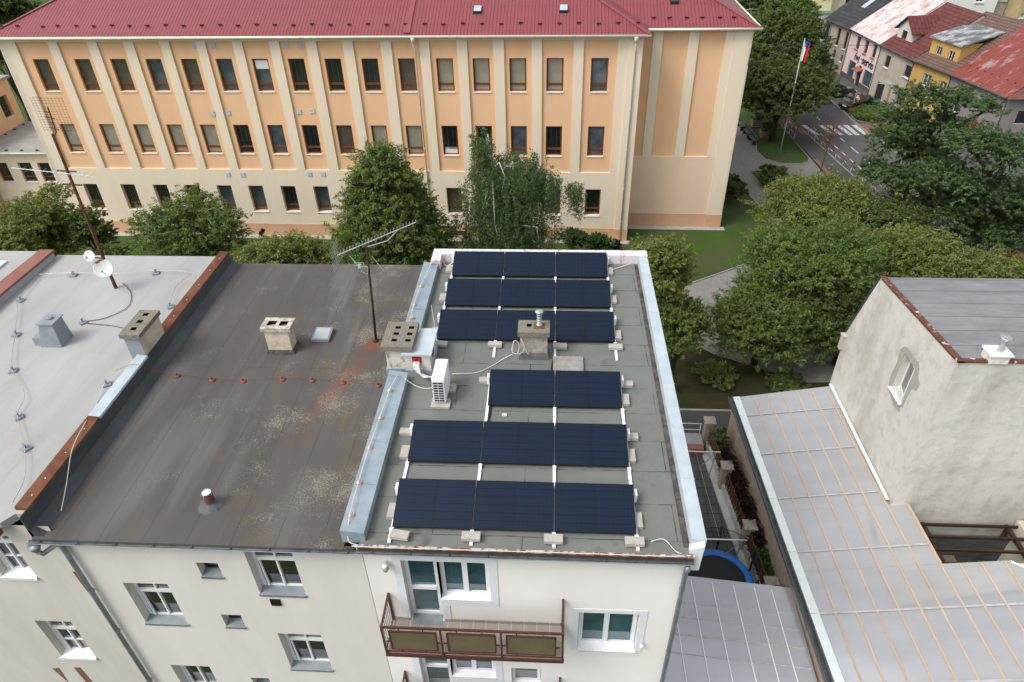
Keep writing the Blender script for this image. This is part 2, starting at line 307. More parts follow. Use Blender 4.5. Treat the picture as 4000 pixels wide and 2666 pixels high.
    paver('beige_balcony_tiles',(.30,.265,.235,1),(.33,.29,.255,1),.30,.30,.008,0,rot=0,cm=1.6)
    n=N('road_marking_paint'); n.col(n.mix(n.ramp(n.noise(5,7,.7),.40,.62),(.72,.72,.70,1),(.22,.22,.22,1))); n.set(.8); MT['marking']=n.m
    # leaves
    def leaf(name,dark,light,odd=None,oddf=.03):
        n=N(name); g=n.n('ShaderNodeNewGeometry'); r=g.outputs['Random Per Island']
        c=n.mix(n.ramp(r,.15,1.0),dark,light)
        c=n.mix(n.math('MULTIPLY',n.ramp(n.noise(.9,2),.42,.68),.55),c,light)
        if odd: c=n.mix(n.ramp(n.math('ADD',r,n.math('MULTIPLY',n.noise(.5,3),.35)),1.16-oddf*2,1.18-oddf*2),c,odd)
        n.col(c); n.set(.5,spec=.35)
        tr=n.n('ShaderNodeBsdfTranslucent'); n.L(c,tr.inputs[0]); ms=n.n('ShaderNodeMixShader'); ms.inputs[0].default_value=.45
        n.L(n.b.outputs[0],ms.inputs[1]); n.L(tr.outputs[0],ms.inputs[2]); n.L(ms.outputs[0],n.out.inputs[0]); MT[name]=n.m
    leaf('linden_leaf',(.060,.108,.020,1),(.215,.285,.068,1),(.30,.22,.03,1),.012)
    leaf('yellow_green_leaf',(.080,.120,.020,1),(.29,.32,.085,1),(.30,.20,.03,1),.02)
    leaf('dark_linden_leaf',(.048,.080,.018,1),(.155,.200,.050,1))
    leaf('birch_leaf',(.065,.110,.038,1),(.18,.25,.095,1))
    leaf('locust_leaf',(.055,.105,.036,1),(.175,.240,.085,1),(.14,.16,.03,1),.01)
    leaf('hedge_green_leaf',(.032,.085,.014,1),(.075,.16,.028,1))
    leaf('orange_leaf',(.10,.055,.015,1),(.24,.13,.03,1)); leaf('brown_dry_leaf',(.16,.07,.035,1),(.26,.12,.06,1))
    leaf('purple_leaf',(.022,.008,.010,1),(.055,.018,.020,1)); leaf('spruce_needle',(.012,.030,.014,1),(.03,.06,.03,1)); leaf('petal',(.6,.6,.62,1),(.75,.75,.75,1))
    # twin-wall plastic
    n=N('twin_wall_polycarbonate'); sp=n.n('ShaderNodeSeparateXYZ'); n.L(n.co,sp.inputs[0])
    n.col((.82,.83,.86,1)); n.set(.35,0,.4); wv=n.math('SINE',n.math('MULTIPLY',sp.outputs[1],2*math.pi/.03)); n.bump(wv,.05,.002)
    tp=n.n('ShaderNodeBsdfTransparent'); tp.inputs[0].default_value=(.93,.94,.95,1); ms=n.n('ShaderNodeMixShader'); n.L(n.math('ADD',.50,n.math('MULTIPLY',n.noise(.5,4,.6,stretch=(.4,1.6,1)),.2)),ms.inputs[0]); n.L(n.b.outputs[0],ms.inputs[1]); n.L(tp.outputs[0],ms.inputs[2]); gl=n.n('ShaderNodeBsdfGlossy'); gl.inputs['Roughness'].default_value=.06; gl.inputs[0].default_value=(1,1,1,1); fr_=n.n('ShaderNodeFresnel'); fr_.inputs[0].default_value=1.9; m2=n.n('ShaderNodeMixShader'); n.L(n.math('ADD',n.math('MULTIPLY',fr_.outputs[0],1.4),.08),m2.inputs[0]); n.L(ms.outputs[0],m2.inputs[1]); n.L(gl.outputs[0],m2.inputs[2]); n.L(m2.outputs[0],n.out.inputs[0]); MT['poly']=n.m
    n=N('safety_net'); n.col((.01,.01,.01,1)); tp=n.n('ShaderNodeBsdfTransparent'); ms=n.n('ShaderNodeMixShader'); ms.inputs[0].default_value=.72; n.L(n.b.outputs[0],ms.inputs[1]); n.L(tp.outputs[0],ms.inputs[2]); n.L(ms.outputs[0],n.out.inputs[0]); MT['net']=n.m
make_mats()
wood_batten=simple('raw_pine_batten',(.42,.30,.21,1),(.52,.39,.29,1),5,.8,.2,stretch=(1,.1,1))
dark_wood=simple('dark_stained_wood',(.035,.018,.014,1),(.055,.03,.022,1),6,.7,.3)
fence_wood=simple('brown_fence_wood',(.10,.045,.022,1),(.16,.075,.04,1),5,.8,.3,stretch=(1,1,.2))
bark=simple('tree_bark',(.035,.027,.02,1),(.07,.058,.045,1),9,.95,.7,30,bd=.04)
birch_bark=simple('birch_bark',(.42,.40,.36,1),(.12,.10,.09,1),9,.9,.3,30,lo=.55,hi=.65)
stone=simple('pale_stone_cladding',(.42,.37,.29,1),(.30,.26,.20,1),9,.95,.8,14,bd=.04)
kerbm=simple('kerb_concrete',(.22,.21,.195,1),(.30,.29,.27,1),5,.95,.3)
red_paint=simple('red_paint',(.36,.035,.03,1),None,3,.5,.05)
blue_paint=simple('blue_paint',(.02,.10,.42,1),None,3,.5,.05)
def flat(name,c,rough=.5,metal=0,coat=0):
    if name not in MT:
        n=N(name); n.col(c); n.set(rough,metal,.4,coat); MT[name]=n.m
    return MT[name]
# =================================================================== white house with the solar roof
house=thing('apartment_house','white rendered apartment house with green grey flat roof under the solar panels','house',(-.65,15.2,0))
XL,XR,YF,YB=-4.15,2.85,9.1,21.0
def win(parent,x0,x1,z0,z1,y,fm,gm,f=.07,mull=(),trans=(),sill=None,sillm=None,sd=.0,name='window',wy=None,proud=.05):
    """casement window: frame ring, mullions (fractions of width), transoms (z), pane, outside sill"""
    m=MB(); d=.07
    m.box(x0,x0+f,y-d,y,z0,z1); m.box(x1-f,x1,y-d,y,z0,z1); m.box(x0+f,x1-f,y-d,y,z0,z0+f); m.box(x0+f,x1-f,y-d,y,z1-f,z1)
    for q in mull:
        xx=x0+(x1-x0)*q; m.box(xx-f*.6,xx+f*.6,y-d-.01,y-.003,z0+f,z1-f)
    for z in trans: m.box(x0+f,x1-f,y-d-.018,y-.006,z-f*.55,z+f*.55)
    fr=m.build(name,fm,parent)
    p=MB(); p.box(x0+f*.8,x1-f*.8,y-.03,y-.02,z0+f*.8,z1-f*.8); p.build('pane',gm,fr)
    if sill is not None:
        s=MB(); w=wy if wy is not None else y-.25
        s.box(x0-.03,x1+.03,w-proud,w-.003,z0-.06,z0+.004); s.hexa([(x0-.008,w-proud,z0-.008),(x1+.008,w-proud,z0-.008),(x1+.008,y-d,z0-.008),(x0-.008,y-d,z0-.008)],[(x0-.008,w-proud,z0+.006),(x1+.008,w-proud,z0+.006),(x1+.008,y-d,z0+.04),(x0-.008,y-d,z0+.04)])
        s.build('sill',sill,fr)
    return fr
holes=[(-3.34,-2.55,9.53,11.83),(-2.55,-1.40,10.38,11.83),(.62,2.02,8.54,10.10),
       (-3.34,-2.55,6.1,8.4),(-2.55,-1.40,6.95,8.4),(-1.0,-.25,6.6,7.5),(.62,2.02,5.1,6.67),(-3.34,-2.55,2.7,4.97),(-2.55,-1.40,3.5,4.97)]
m=MB(); wall(m,XL,XR,0,12.22,holes,y=YF)
m.quad((XR,YF,0),(XR,YB,0),(XR,YB,12.3),(XR,YF,12.22)); m.quad((XR,YB,0),(XL,YB,0),(XL,YB,12.3),(XR,YB,12.3)); m.quad((XL,YB,0),(XL,YF,0),(XL,YF,12.22),(XL,YB,12.3))
m.build('wall',white_wall,house)
def band(m,x0,x1,z0,z1,y=YF,p=.014): m.box(x0,x1,y-p,y-.002,z0,z1)
for dz in (0,-3.43):                          # painted trims round the openings, 12 mm proud
    t=MB(); band(t,-3.52,-1.22,11.83+dz,12.06+dz); band(t,-3.52,-3.34,9.6+dz,11.83+dz); band(t,-1.40,-1.22,10.2+dz,11.83+dz); band(t,-2.37,-1.40,10.2+dz,10.38+dz); band(t,-2.55,-2.37,9.62+dz,10.38+dz); t.build('window_surround',trim_white,house)
for dz in (0,-3.43):
    t=MB(); band(t,.46,2.18,10.10+dz,10.24+dz); band(t,.46,.62,8.5+dz,10.10+dz); band(t,2.02,2.18,8.5+dz,10.10+dz); t.build('window_surround',trim_white,house)
for dz in (0,-3.43,-6.86):
    gy=YF+.22
    d=win(house,-3.33,-2.56,9.56+dz,11.82+dz,gy,upvc,MT['teal_glass'],.10,trans=(10.62+dz,),name='balcony_door')
    w=win(house,-2.53,-1.41,10.42+dz,11.82+dz,gy,upvc,MT['teal_glass'],.10,mull=(.5,),sill=upvc,wy=YF,proud=.03)
    if dz>-6:
        w=win(house,.64,2.0,8.58+dz,10.09+dz,gy,upvc,MT['teal_glass'],.10,mull=(.48,),sill=upvc,wy=YF,proud=.08)
win(house,-.99,-.26,6.62,7.49,YF+.22,upvc,MT['sky_glass'],.08,sill=upvc,wy=YF)
s=MB(); s.box(-3.3,-2.58,YF-.12,YF+.15,9.46,9.54); s.build('door_step',zinc,house)
# roof deck: gently falling to the eave
m=MB(); m.slab([(XL+.02,8.96,HR),(2.86,8.96,HR),(2.86,YB,HR+.05),(XL+.02,YB,HR+.05)],.24); m.build('roof_deck',MT['felt_green'],house)
# eave: peeling strip, fascia, hanging gutter
m=MB(); m.box(XL-.05,2.9,8.915,8.955,HR-.04,HR+.02); m.build('eave_strip',MT['peelstrip'],house)
m=MB()
prof=[(-.0,.0),(-.012,-.05),(-.05,-.09),(-.09,-.05),(-.10,.0)]
def gutter(m,x0,x1,y,z,r=.075,n=8):
    P=[];F=[]
    for x in (x0,x1):
        for i in range(n+1):
            a=math.pi+math.pi*i/n; P.append((x,y-r+r*math.cos(a),z+r*math.sin(a)))
        for i in range(n,-1,-1):
            a=math.pi+math.pi*i/n; P.append((x,y-r+(r-.008)*math.cos(a),z+(r-.008)*math.sin(a)))
    k=2*(n+1); F=[(i,(i+1)%k,k+(i+1)%k,k+i) for i in range(k)]+[tuple(range(k)),tuple(range(2*k-1,k-1,-1))]
    m.add(P,F); m.mi=1; m.tube([(x0,y-2*r,z),(x1,y-2*r,z)],.012,6); m.mi=0
gutter(m,XL-.05,2.9,8.915,HR-.12,r=.055)
for i in range(9):
    x=XL+.3+i*.82; m.box(x-.012,x+.012,8.80,8.915,HR-.125,HR-.112)
m.build('gutter',[dark_zinc,zinc],house)
m=MB(); m.box(XL,2.88,8.905,8.96,HR-.23,HR-.04); m.build('fascia',simple('dark_fascia',(.045,.038,.032,1),(.10,.06,.04,1),5,.7,.2),house)
m=MB(); m.tube([(2.76,8.82,12.30),(2.78,8.84,12.15),(2.80,9.0,11.95),(2.80,9.02,0.1)],.055,10)
for z in (11.2,8.7,6.2,3.7,1.2): m.lathe([(.066,0),(.066,.05)],(2.80,9.02,z),10)
m.build('downpipe',zinc,house,smooth=True)
# parapet caps
def cap(name,mat,xo,xi,y0,y1,zo,zi,h=.30,segs=0):
    m=MB()
    m.hexa([(min(xo,xi),y0,HR-.05),(max(xo,xi),y0,HR-.05),(max(xo,xi),y1,HR-.05),(min(xo,xi),y1,HR-.05)],
           [(min(xo,xi),y0,zo if xo<xi else zi),(max(xo,xi),y0,zi if xo<xi else zo),(max(xo,xi),y1,zi if xo<xi else zo),(min(xo,xi),y1,zo if xo<xi else zi)])
    for i in range(1,segs):
        y=y0+(y1-y0)*i/segs; a,b=(xo,zo),(xi,zi)
        m.hexa([(min(xo,xi)-.01,y-.018,HR),(max(xo,xi)+.01,y-.018,HR),(max(xo,xi)+.01,y+.018,HR),(min(xo,xi)-.01,y+.018,HR)],
               [(min(xo,xi)-.01,y-.012,(zo if xo<xi else zi)+.014),(max(xo,xi)+.01,y-.012,(zi if xo<xi else zo)+.014),(max(xo,xi)+.01,y+.012,(zi if xo<xi else zo)+.014),(min(xo,xi)-.01,y+.012,(zo if xo<xi else zi)+.014)])
    return m.build(name,mat,house)
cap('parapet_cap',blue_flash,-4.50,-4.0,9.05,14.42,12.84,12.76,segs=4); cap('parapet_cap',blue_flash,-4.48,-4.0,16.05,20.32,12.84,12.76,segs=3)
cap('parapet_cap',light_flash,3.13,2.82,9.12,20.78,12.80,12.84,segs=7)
m=MB(); m.box(XL-.1,3.13,20.785,21.16,HR-.1,12.88); m.box(XL-.1,-3.93,20.325,20.78,HR-.1,12.87); m.build('parapet_cap',MT['peelwhite'],house)
# dark felt upstand inside the right and left parapet
m=MB(); m.box(2.70,2.815,9.15,20.75,HR+.0,HR+.07); m.build('upstand',simple('dark_upstand',(.035,.032,.03,1),(.12,.10,.09,1),6,.9,.4),house)
# corner piece at the eave
m=MB(); m.hexa([(2.80,9.0,11.95),(3.06,9.0,11.95),(3.1,9.14,11.95),(2.80,9.14,11.95)],[(2.80,9.0,12.62),(3.08,9.0,12.75),(3.1,9.14,12.78),(2.80,9.14,12.64)]); m.build('corner_post',trim_white,house)
# balconies
def balcony(zf):
    b=MB(); b.box(-3.80,.28,8.29,YF-.005,zf-.16,zf-.03); sl=b.build('balcony',simple('balcony_slab',(.55,.50,.45,1),(.42,.37,.32,1),4,.9,.3),house)
    b=MB(); b.box(-3.78,.26,8.31,YF-.01,zf-.028,zf); b.box(-3.77,-3.36,YF-.022,YF-.005,zf+.002,zf+.10);b.box(-2.52,.28,YF-.022,YF-.005,zf+.002,zf+.10); b.build('floor_tiles',MT['beige_balcony_tiles'],sl)
    b=MB(); zt=zf+1.02; y=8.27; xa,xb=-3.76,.24
    b.bar((xa,y,zt),(xb,y,zt),.045); b.bar((xa,y,zt),(xa,YF,zt+.02),.045); b.bar((xb,y,zt),(xb,YF,zt+.02),.045)
    b.bar((xa-.03,y,zf-.10),(xb+.03,y,zf-.10),.05,.10); b.bar((xa,y,zf+.05),(xb,y,zf+.05),.03)
    b.bar((xa-.02,y,zf-.10),(xa-.02,YF,zf-.10),.04,.10); b.bar((xb+.02,y,zf-.10),(xb+.02,YF,zf-.10),.04,.10)
    for x in (xa,-2.46,-1.12,xb): b.bar((x,y,zf-.06),(x,y,zt),.04)
    for x in (xa,xb):
        b.bar((x,YF-.02,zf),(x,YF-.02,zt+.03),.035); b.bar((x,y,zf+.08),(x,YF,zf+.08),.025)
        for k in range(1,8): b.bar((x,y+(YF-y)*k/8,zf+.08),(x,y+(YF-y)*k/8,zt),.014)
    ra=b.build('railing',brown_paint,sl)
    for k,(x0,x1) in enumerate(((-3.61,-2.57),(-2.32,-1.25),(-1.0,.08))):
        b=MB(); z0,z1=zf+.16,zf+.86
        for a,c in (((x0,y,z0),(x1,y,z0)),((x0,y,z1),(x1,y,z1)),((x0,y,z0),(x0,y,z1)),((x1,y,z0),(x1,y,z1))): b.bar(a,c,.035)
        for x in (x0+.22,x1-.28): b.bar((x,y,z1),(x,y,zt),.02); b.bar((x,y,zf+.05),(x,y,z0),.02)
        b.bar((x0-.1,y,zf+.46),(x0,y,zf+.46),.025); b.bar((x1,y,zf+.46),(x1+.1,y,zf+.46),.025)
        f=b.build('panel_frame',brown_paint,sl)
        b=MB(); b.box(x0+.01,x1-.01,y-.006,y+.006,z0+.01,z1-.01); b.build('panel',balc_panel,sl)
for zf in (9.53,6.10,2.67): balcony(zf)
# wall lamp, small camera
m=MB(); m.lathe([(.06,0),(.065,.03),(.06,.09)],(-3.66,YF-.12,11.72),12); m.tube([(-3.66,YF,11.76),(-3.66,YF-.12,11.76)],.03,8); lp=m.build('wall_lamp',trim_white,house,smooth=True)
m=MB(); m.lathe([(.0,-.15),(.05,-.13),(.075,-.06),(.06,0)],(-3.66,YF-.12,11.72),12); m.build('lamp_shade',flat('frosted_lamp_glass',(.3,.28,.24,1),.2),lp,smooth=True)
m=MB(); m.lathe([(.035,0),(.05,.03),(.045,.12)],(2.14,YF-.09,8.85),10); m.tube([(2.14,YF,8.9),(2.14,YF-.09,8.9)],.02,8); m.build('wall_lamp',trim_white,house,smooth=True)
# hatch with aluminium lid
m=MB(); m.box(-.02,.76,14.72,15.42,HR,HR+.12); h=m.build('roof_hatch',simple('hatch_felt',(.12,.12,.11,1)),house)
m=MB(); m.add([(-.05,14.69,HR+.12),(.79,14.69,HR+.12),(.79,15.45,HR+.12),(-.05,15.45,HR+.12),(.37,15.07,HR+.17),(-.05,14.69,HR+.06),(.79,14.69,HR+.06),(.79,15.45,HR+.06),(-.05,15.45,HR+.06)],[(0,1,4),(1,2,4),(2,3,4),(3,0,4),(5,6,1,0),(6,7,2,1),(7,8,3,2),(8,5,0,3)]); m.build('hatch_lid',simple('lid_sheet',(.40,.39,.37,1),(.26,.24,.21,1),4,.45,.1,metal=.3),h)
# small chimney with steel flue
def holes_slab(m,x0,x1,y0,y1,z0,z1,hs):
    xs=sorted({x0,x1}|{h[0] for h in hs}|{h[1] for h in hs}); ys=sorted({y0,y1}|{h[2] for h in hs}|{h[3] for h in hs})
    for i in range(len(xs)-1):
        for j in range(len(ys)-1):
            cx=(xs[i]+xs[i+1])/2; cy=(ys[j]+ys[j+1])/2
            if not any(h[0]<cx<h[1] and h[2]<cy<h[3] for h in hs): m.quad((xs[i],ys[j],z1),(xs[i+1],ys[j],z1),(xs[i+1],ys[j+1],z1),(xs[i],ys[j+1],z1))
    m.quad((x0,y0,z0),(x1,y0,z0),(x1,y0,z1),(x0,y0,z1)); m.quad((x1,y0,z0),(x1,y1,z0),(x1,y1,z1),(x1,y0,z1)); m.quad((x1,y1,z0),(x0,y1,z0),(x0,y1,z1),(x1,y1,z1)); m.quad((x0,y1,z0),(x0,y0,z0),(x0,y0,z1),(x0,y1,z1)); m.quad((x0,y0,z0),(x0,y1,z0),(x1,y1,z0),(x1,y0,z0))
    for a,b,c,d in hs:
        e=z0-.35; m.mi=1
        m.quad((a,c,z1),(a,d,z1),(a,d,e),(a,c,e)); m.quad((b,c,z1),(b,c,e),(b,d,e),(b,d,z1)); m.quad((a,c,z1),(a,c,e),(b,c,e),(b,c,z1)); m.quad((a,d,z1),(b,d,z1),(b,d,e),(a,d,e)); m.quad((a,c,e),(a,d,e),(b,d,e),(b,c,e)); m.mi=0
def shaft(m,x0,x1,y0,y1,z0,z1,hs):          # hollow stack so that the flues are real holes
    m.quad((x0,y0,z0),(x1,y0,z0),(x1,y0,z1),(x0,y0,z1)); m.quad((x1,y0,z0),(x1,y1,z0),(x1,y1,z1),(x1,y0,z1)); m.quad((x1,y1,z0),(x0,y1,z0),(x0,y1,z1),(x1,y1,z1)); m.quad((x0,y1,z0),(x0,y0,z0),(x0,y0,z1),(x0,y1,z1))
greyfelt=simple('grey_felt_flashing',(.16,.175,.165,1),(.11,.12,.11,1),5,.9,.4)
m=MB(); shaft(m,-.98,-.22,15.42,15.84,HR+.22,13.34,[]); ch=m.build('chimney',simple('pale_grey_render',(.40,.38,.33,1),(.27,.24,.19,1),5,.95,.5,lo=.4,hi=.62),house)
m=MB(); m.hexa([(-1.03,15.37,HR),(-.17,15.37,HR),(-.17,15.89,HR),(-1.03,15.89,HR)],[(-1.0,15.40,HR+.24),(-.2,15.40,HR+.24),(-.2,15.86,HR+.24),(-1.0,15.86,HR+.24)]); m.build('flashing',greyfelt,ch)
m=MB(); hs=[(-.80,-.66,15.60,15.74)]; holes_slab(m,-1.04,-.16,15.32,15.92,13.37,13.52,hs); m.build('chimney_cap',[MT['coarse'],MT['soot']],ch)
m=MB(); m.box(-.60,-.30,15.50,15.78,13.521,13.535); fl=m.build('flue',rust_cap,ch)
m=MB(); m.lathe([(.085,0),(.085,.06),(.06,.07),(.06,.42),(.13,.47),(.09,.50),(.03,.52)],(-.45,15.64,13.53),16)
for z in (.12,.2,.28,.36): m.lathe([(.062,z),(.078,z+.015),(.062,z+.03)],(-.45,15.64,13.53),16)
m.build('flue_pipe',steel,ch,smooth=True)
# big flue stack on the party wall + service box
m=MB(); shaft(m,-4.66,-3.92,14.82,15.82,12.55,13.28,[]); c2=m.build('chimney',MT['chimwhite'],house)
m=MB(); m.box(-4.70,-3.90,14.77,15.87,12.3,12.60); m.build('flashing',blue_flash,c2)
hs=[(-4.50+.38*i,-4.35+.38*i,14.98+.30*j,15.10+.30*j) for i in range(2) for j in range(3)]
m=MB(); holes_slab(m,-4.76,-3.88,14.72,15.92,13.24,13.40,hs); m.build('chimney_cap',[MT['coarse'],MT['soot']],c2)
m=MB(); m.box(-4.10,-3.42,14.74,15.80,12.58,13.14); sb=m.build('service_box',simple('off_white_box_render',(.62,.60,.56,1),(.54,.51,.47,1),3,.9,.3),house)
m=MB(); m.box(-4.13,-3.39,14.70,15.82,12.4,12.62); m.build('flashing',blue_flash,sb)
m=MB(); m.box(-4.20,-3.36,14.66,15.05,13.14,13.20); m.box(-3.86,-3.36,15.05,15.90,13.14,13.20); m.build('box_lid',light_flash,sb)
m=MB(); m.box(-3.92,-3.66,14.725,14.738,12.86,13.07)
for k in range(4): m.box(-3.90,-3.68,14.71,14.725,12.89+k*.045,12.905+k*.045)
m.box(-3.408,-3.39,15.0,15.25,12.86,13.07); m.build('vent_grille',red_paint,sb)
m=MB()
for k in range(6):
    o=(k-2.5)*.028
    m.tube([(-3.80+o,14.70,12.92),(-3.80+o,14.60,12.85),(-3.74+o,14.5-o,12.70),(-3.55,14.36-o*1.4,12.64+.02*k),(-3.28,14.22-o*1.6,12.63+.05*k),(-3.12,14.16-o,12.66+.07*k)],.022,7)
m.build('insulated_pipes',simple('pipe_insulation',(.66,.65,.63,1),(.40,.39,.38,1),16,.6,.4,lo=.45,hi=.6),sb,smooth=True)

# =================================================================== things on the solar roof
W,D,TAU=1.742,1.134,.2774
def make_panel():
    p=thing('solar_panel','x','solar panel')
    m=MB(); w=W/2-.010; f=.018; c,s=math.cos(TAU),math.sin(TAU)
    fr=Matrix.Rotation(TAU,4,'X')
    m.box(-w,w,0,D,-.035,-.004); m.box(-w,w,0,f,-.004,0); m.box(-w,w,D-f,D,-.004,0); m.box(-w,-w+f,f,D-f,-.004,0); m.box(w-f,w,f,D-f,-.004,0)
    o=m.build('panel_frame',MT['blackframe'],p,frame=fr,local=1)
    m=MB(); m.box(-w+f,w-f,f,D-f,-.004,-.0015); g=m.build('cells',MT['cells'],p,local=1)
    g.rotation_euler=(TAU,0,0)
    return p
def zroof(y): return HR+.05*(y-8.96)/(YB-8.96)
yj=[9.3724,11.2845,13.3151,16.1602,17.9415,19.7453]
rows=['front row nearest the eave gutter','second row from the front','short third row beside the roof hatch','fourth row just behind the small chimney','fifth row from the front','rearmost row by the rear parapet']
proto=make_panel(); first=True
PZ=.115
for j,y in enumerate(yj):
    for c in range(3):
        if j==2 and c==0: continue
        x=(c-1.5)*W-W/2+W*.0
        x=(c-2)*W+W/2
        pos='left' if c==0 else ('right' if c==2 else 'middle')
        if j==2: pos='left' if c==1 else 'right'
        lab=f'{pos} dark blue solar panel of the {rows[j]}'
        q=proto if first else dup(proto); first=False
        q.location=(x,y,zroof(y)+PZ); q['label']=lab; q['group']='solar panels in rows on the green grey flat roof'
# rails: white strips on the roof with tilted bearers under the panel joints
def rail(x,y0,y1,js,label):
    t=thing('mounting_rail',label,'mounting rail',(x,y0,HR),0,'white rails carrying the solar panels')
    m=MB(); m.hexa([(x-.035,y0,zroof(y0)+.002),(x+.035,y0,zroof(y0)+.002),(x+.035,y1,zroof(y1)+.002),(x-.035,y1,zroof(y1)+.002)],[(x-.035,y0,zroof(y0)+.05),(x+.035,y0,zroof(y0)+.05),(x+.035,y1,zroof(y1)+.05),(x-.035,y1,zroof(y1)+.05)]); m.build('rail',white_metal,t)
    for j in js:
        y=yj[j]; z=zroof(y)+.05; e=abs(x)>3 or (j==2 and abs(x+W)<.1)
        lf=x<-3 or (j==2 and x<-1); rt=x>1; xx=x+(.03 if lf else (-.03 if rt else 0))
        m=MB(); hz=D*math.sin(TAU)-.04; m.hexa([(xx-.028,y+.02,z),(xx+.028,y+.02,z),(xx+.028,y+D*.9,z),(xx-.028,y+D*.9,z)],[(xx-.028,y+.02,z-.0),(xx+.028,y+.02,z-.0),(xx+.028,y+D*.9,z+hz*.9),(xx-.028,y+D*.9,z+hz*.9)])
        sx=-.055 if lf else (.055 if rt else 0); m.box(x+sx-.03,x+sx+.03,y+D*.80,y+D*.97,z,z+hz*.86) if sx else m.box(x-.012,x+.012,y+D*.86,y+D*.92,z,z+hz+.045)
        m.box(x-.04,x+.04,y-.075,y-.02,z-.045,z+.055); m.build('bearer',white_metal,t)
rail(-2*W,9.02,12.55,(0,1),'leftmost white mounting rail of the two front solar panel rows')
rail(-W,9.02,14.6,(0,1,2),'white mounting rail left of centre under the front solar panel rows')
rail(0,9.02,14.6,(0,1,2),'white mounting rail right of centre under the front solar panel rows')
rail(W,9.02,14.6,(0,1,2),'rightmost white mounting rail of the front solar panel rows')
rail(-2*W,15.85,21.0-.3,(3,4,5),'leftmost white mounting rail under the three rear solar panel rows')
rail(-W,15.45,20.7,(3,4,5),'rear white mounting rail between left and middle solar panels, ending beside the roof cable')
rail(0,15.46,20.7,(3,4,5),'rear white mounting rail between middle and right solar panels, ending behind the hatch')
rail(W,15.4,20.7,(3,4,5),'rightmost white mounting rail under the three rear solar panel rows')
# concrete ballast blocks
blk=MB(); blk.box(-.20,.20,-.10,.10,0,.10); B0=None
def block(x,y,rz,z,label):
    global B0
    if B0 is None:
        o=blk.build('concrete_block',concrete); B0=o
        mod=o.modifiers.new('b','BEVEL'); mod.width=.008; mod.segments=2
    else: o=B0.copy(); COL.objects.link(o)
    o.location=(x,y,z+.003); o.rotation_euler=(0,0,rz); tag(o,label,'concrete block','concrete ballast blocks round the solar panels')
zt=HR+.055
for x,y,r,l in ((-3.27,9.16,-.12,'slanting concrete block on the leftmost rail end by the front eave'),(-1.75,9.18,0,'concrete block second from left along the front eave'),(-.01,9.18,0,'concrete block third from left along the front eave'),(1.68,9.18,0,'concrete block at the right end of the front eave'),
  (-3.33,15.96,-.14,'slanting concrete block between the white service box and the left fourth row panel'),(-1.74,15.97,0,'concrete block on the rail left of the small chimney with the steel flue'),(.14,15.94,0,'concrete block on the rail right of the small chimney, behind the hatch'),(1.74,15.94,0,'concrete block at the right-hand end of the fourth panel row')):
    block(x,y,r,zt,l)
side=[(-3.56,9.83,'left','front panel row'),(1.80,9.77,'right','front panel row'),(-3.60,11.62,'left','second panel row, nearer the eave'),(-3.66,12.32,'left','second panel row, farther from the eave'),(1.82,11.68,'right','second panel row, nearer the eave'),(1.85,12.33,'right','second panel row, farther from the eave'),
  (-1.86,14.37,'left','short third panel row'),(1.90,14.33,'right','short third panel row, farther from the eave'),(1.84,13.68,'right','short third panel row, nearer the eave'),(-3.60,16.58,'left','fourth panel row behind the chimney'),(1.84,16.55,'right','fourth panel row behind the chimney'),(-3.60,18.44,'left','fifth panel row'),(1.84,18.46,'right','fifth panel row'),(-3.62,20.25,'left','rearmost panel row'),(1.84,20.20,'right','rearmost panel row')]
for x,y,sd,rw in side:
    near='farther' in rw and True
    block(x,y,0 if rw.endswith('farther from the eave') or 'short third panel row'==rw else math.pi/2,zroof(y),f'concrete block at the {sd} end of the {rw}')
# air conditioner
ac=thing('air_conditioner','white air conditioner outdoor unit with dark side grille standing on concrete blocks','air conditioner',(-2.98,13.8,HR+.1))
m=MB(); m.box(-3.15,-2.82,13.36,14.22,HR+.14,HR+.92); a=m.build('casing',simple('white_unit_casing',(.86,.86,.86,1),None,1,.35,0),ac); md=a.modifiers.new('b','BEVEL'); md.width=.02; md.segments=3
m=MB(); m.box(-3.12,-2.86,13.345,13.357,HR+.18,HR+.84); m.build('coil',flat('dark_fin_coil',(.012,.03,.03,1),.4,.3),ac)
m=MB(); 
for k in range(9): m.bar((-3.13,13.335,HR+.18+k*.083),(-2.85,13.335,HR+.18+k*.083),.011)
for x in (-3.13,-2.99,-2.85): m.bar((x,13.335,HR+.17),(x,13.335,HR+.85),.009)
m.build('grille',white_metal,ac)
ax=Matrix.Rotation(math.pi/2,3,'Y')
m=MB(); m.lathe([(.30,0),(.30,.02),(.27,.02)],(-2.815,13.72,HR+.53),24,ax); m.build('fan_guard',simple('white_unit_casing',(.86,.86,.86,1)),ac)
m=MB(); 
for y in (13.5,14.05): m.box(-3.22,-2.74,y-.03,y+.03,HR+.10,HR+.14)
m.build('feet',steel,ac)
def pad(x,y,l): o=dup(B0); o.location=(x,y,HR+.02); o.rotation_euler=(0,0,0); o.scale=(1.25,1.6,.9); tag(o,l,'concrete block','concrete blocks under the air conditioner'); return o
pad(-2.97,13.38,'flat concrete block under the near end of the air conditioner'); pad(-2.90,14.02,'concrete block under the far end of the air conditioner')
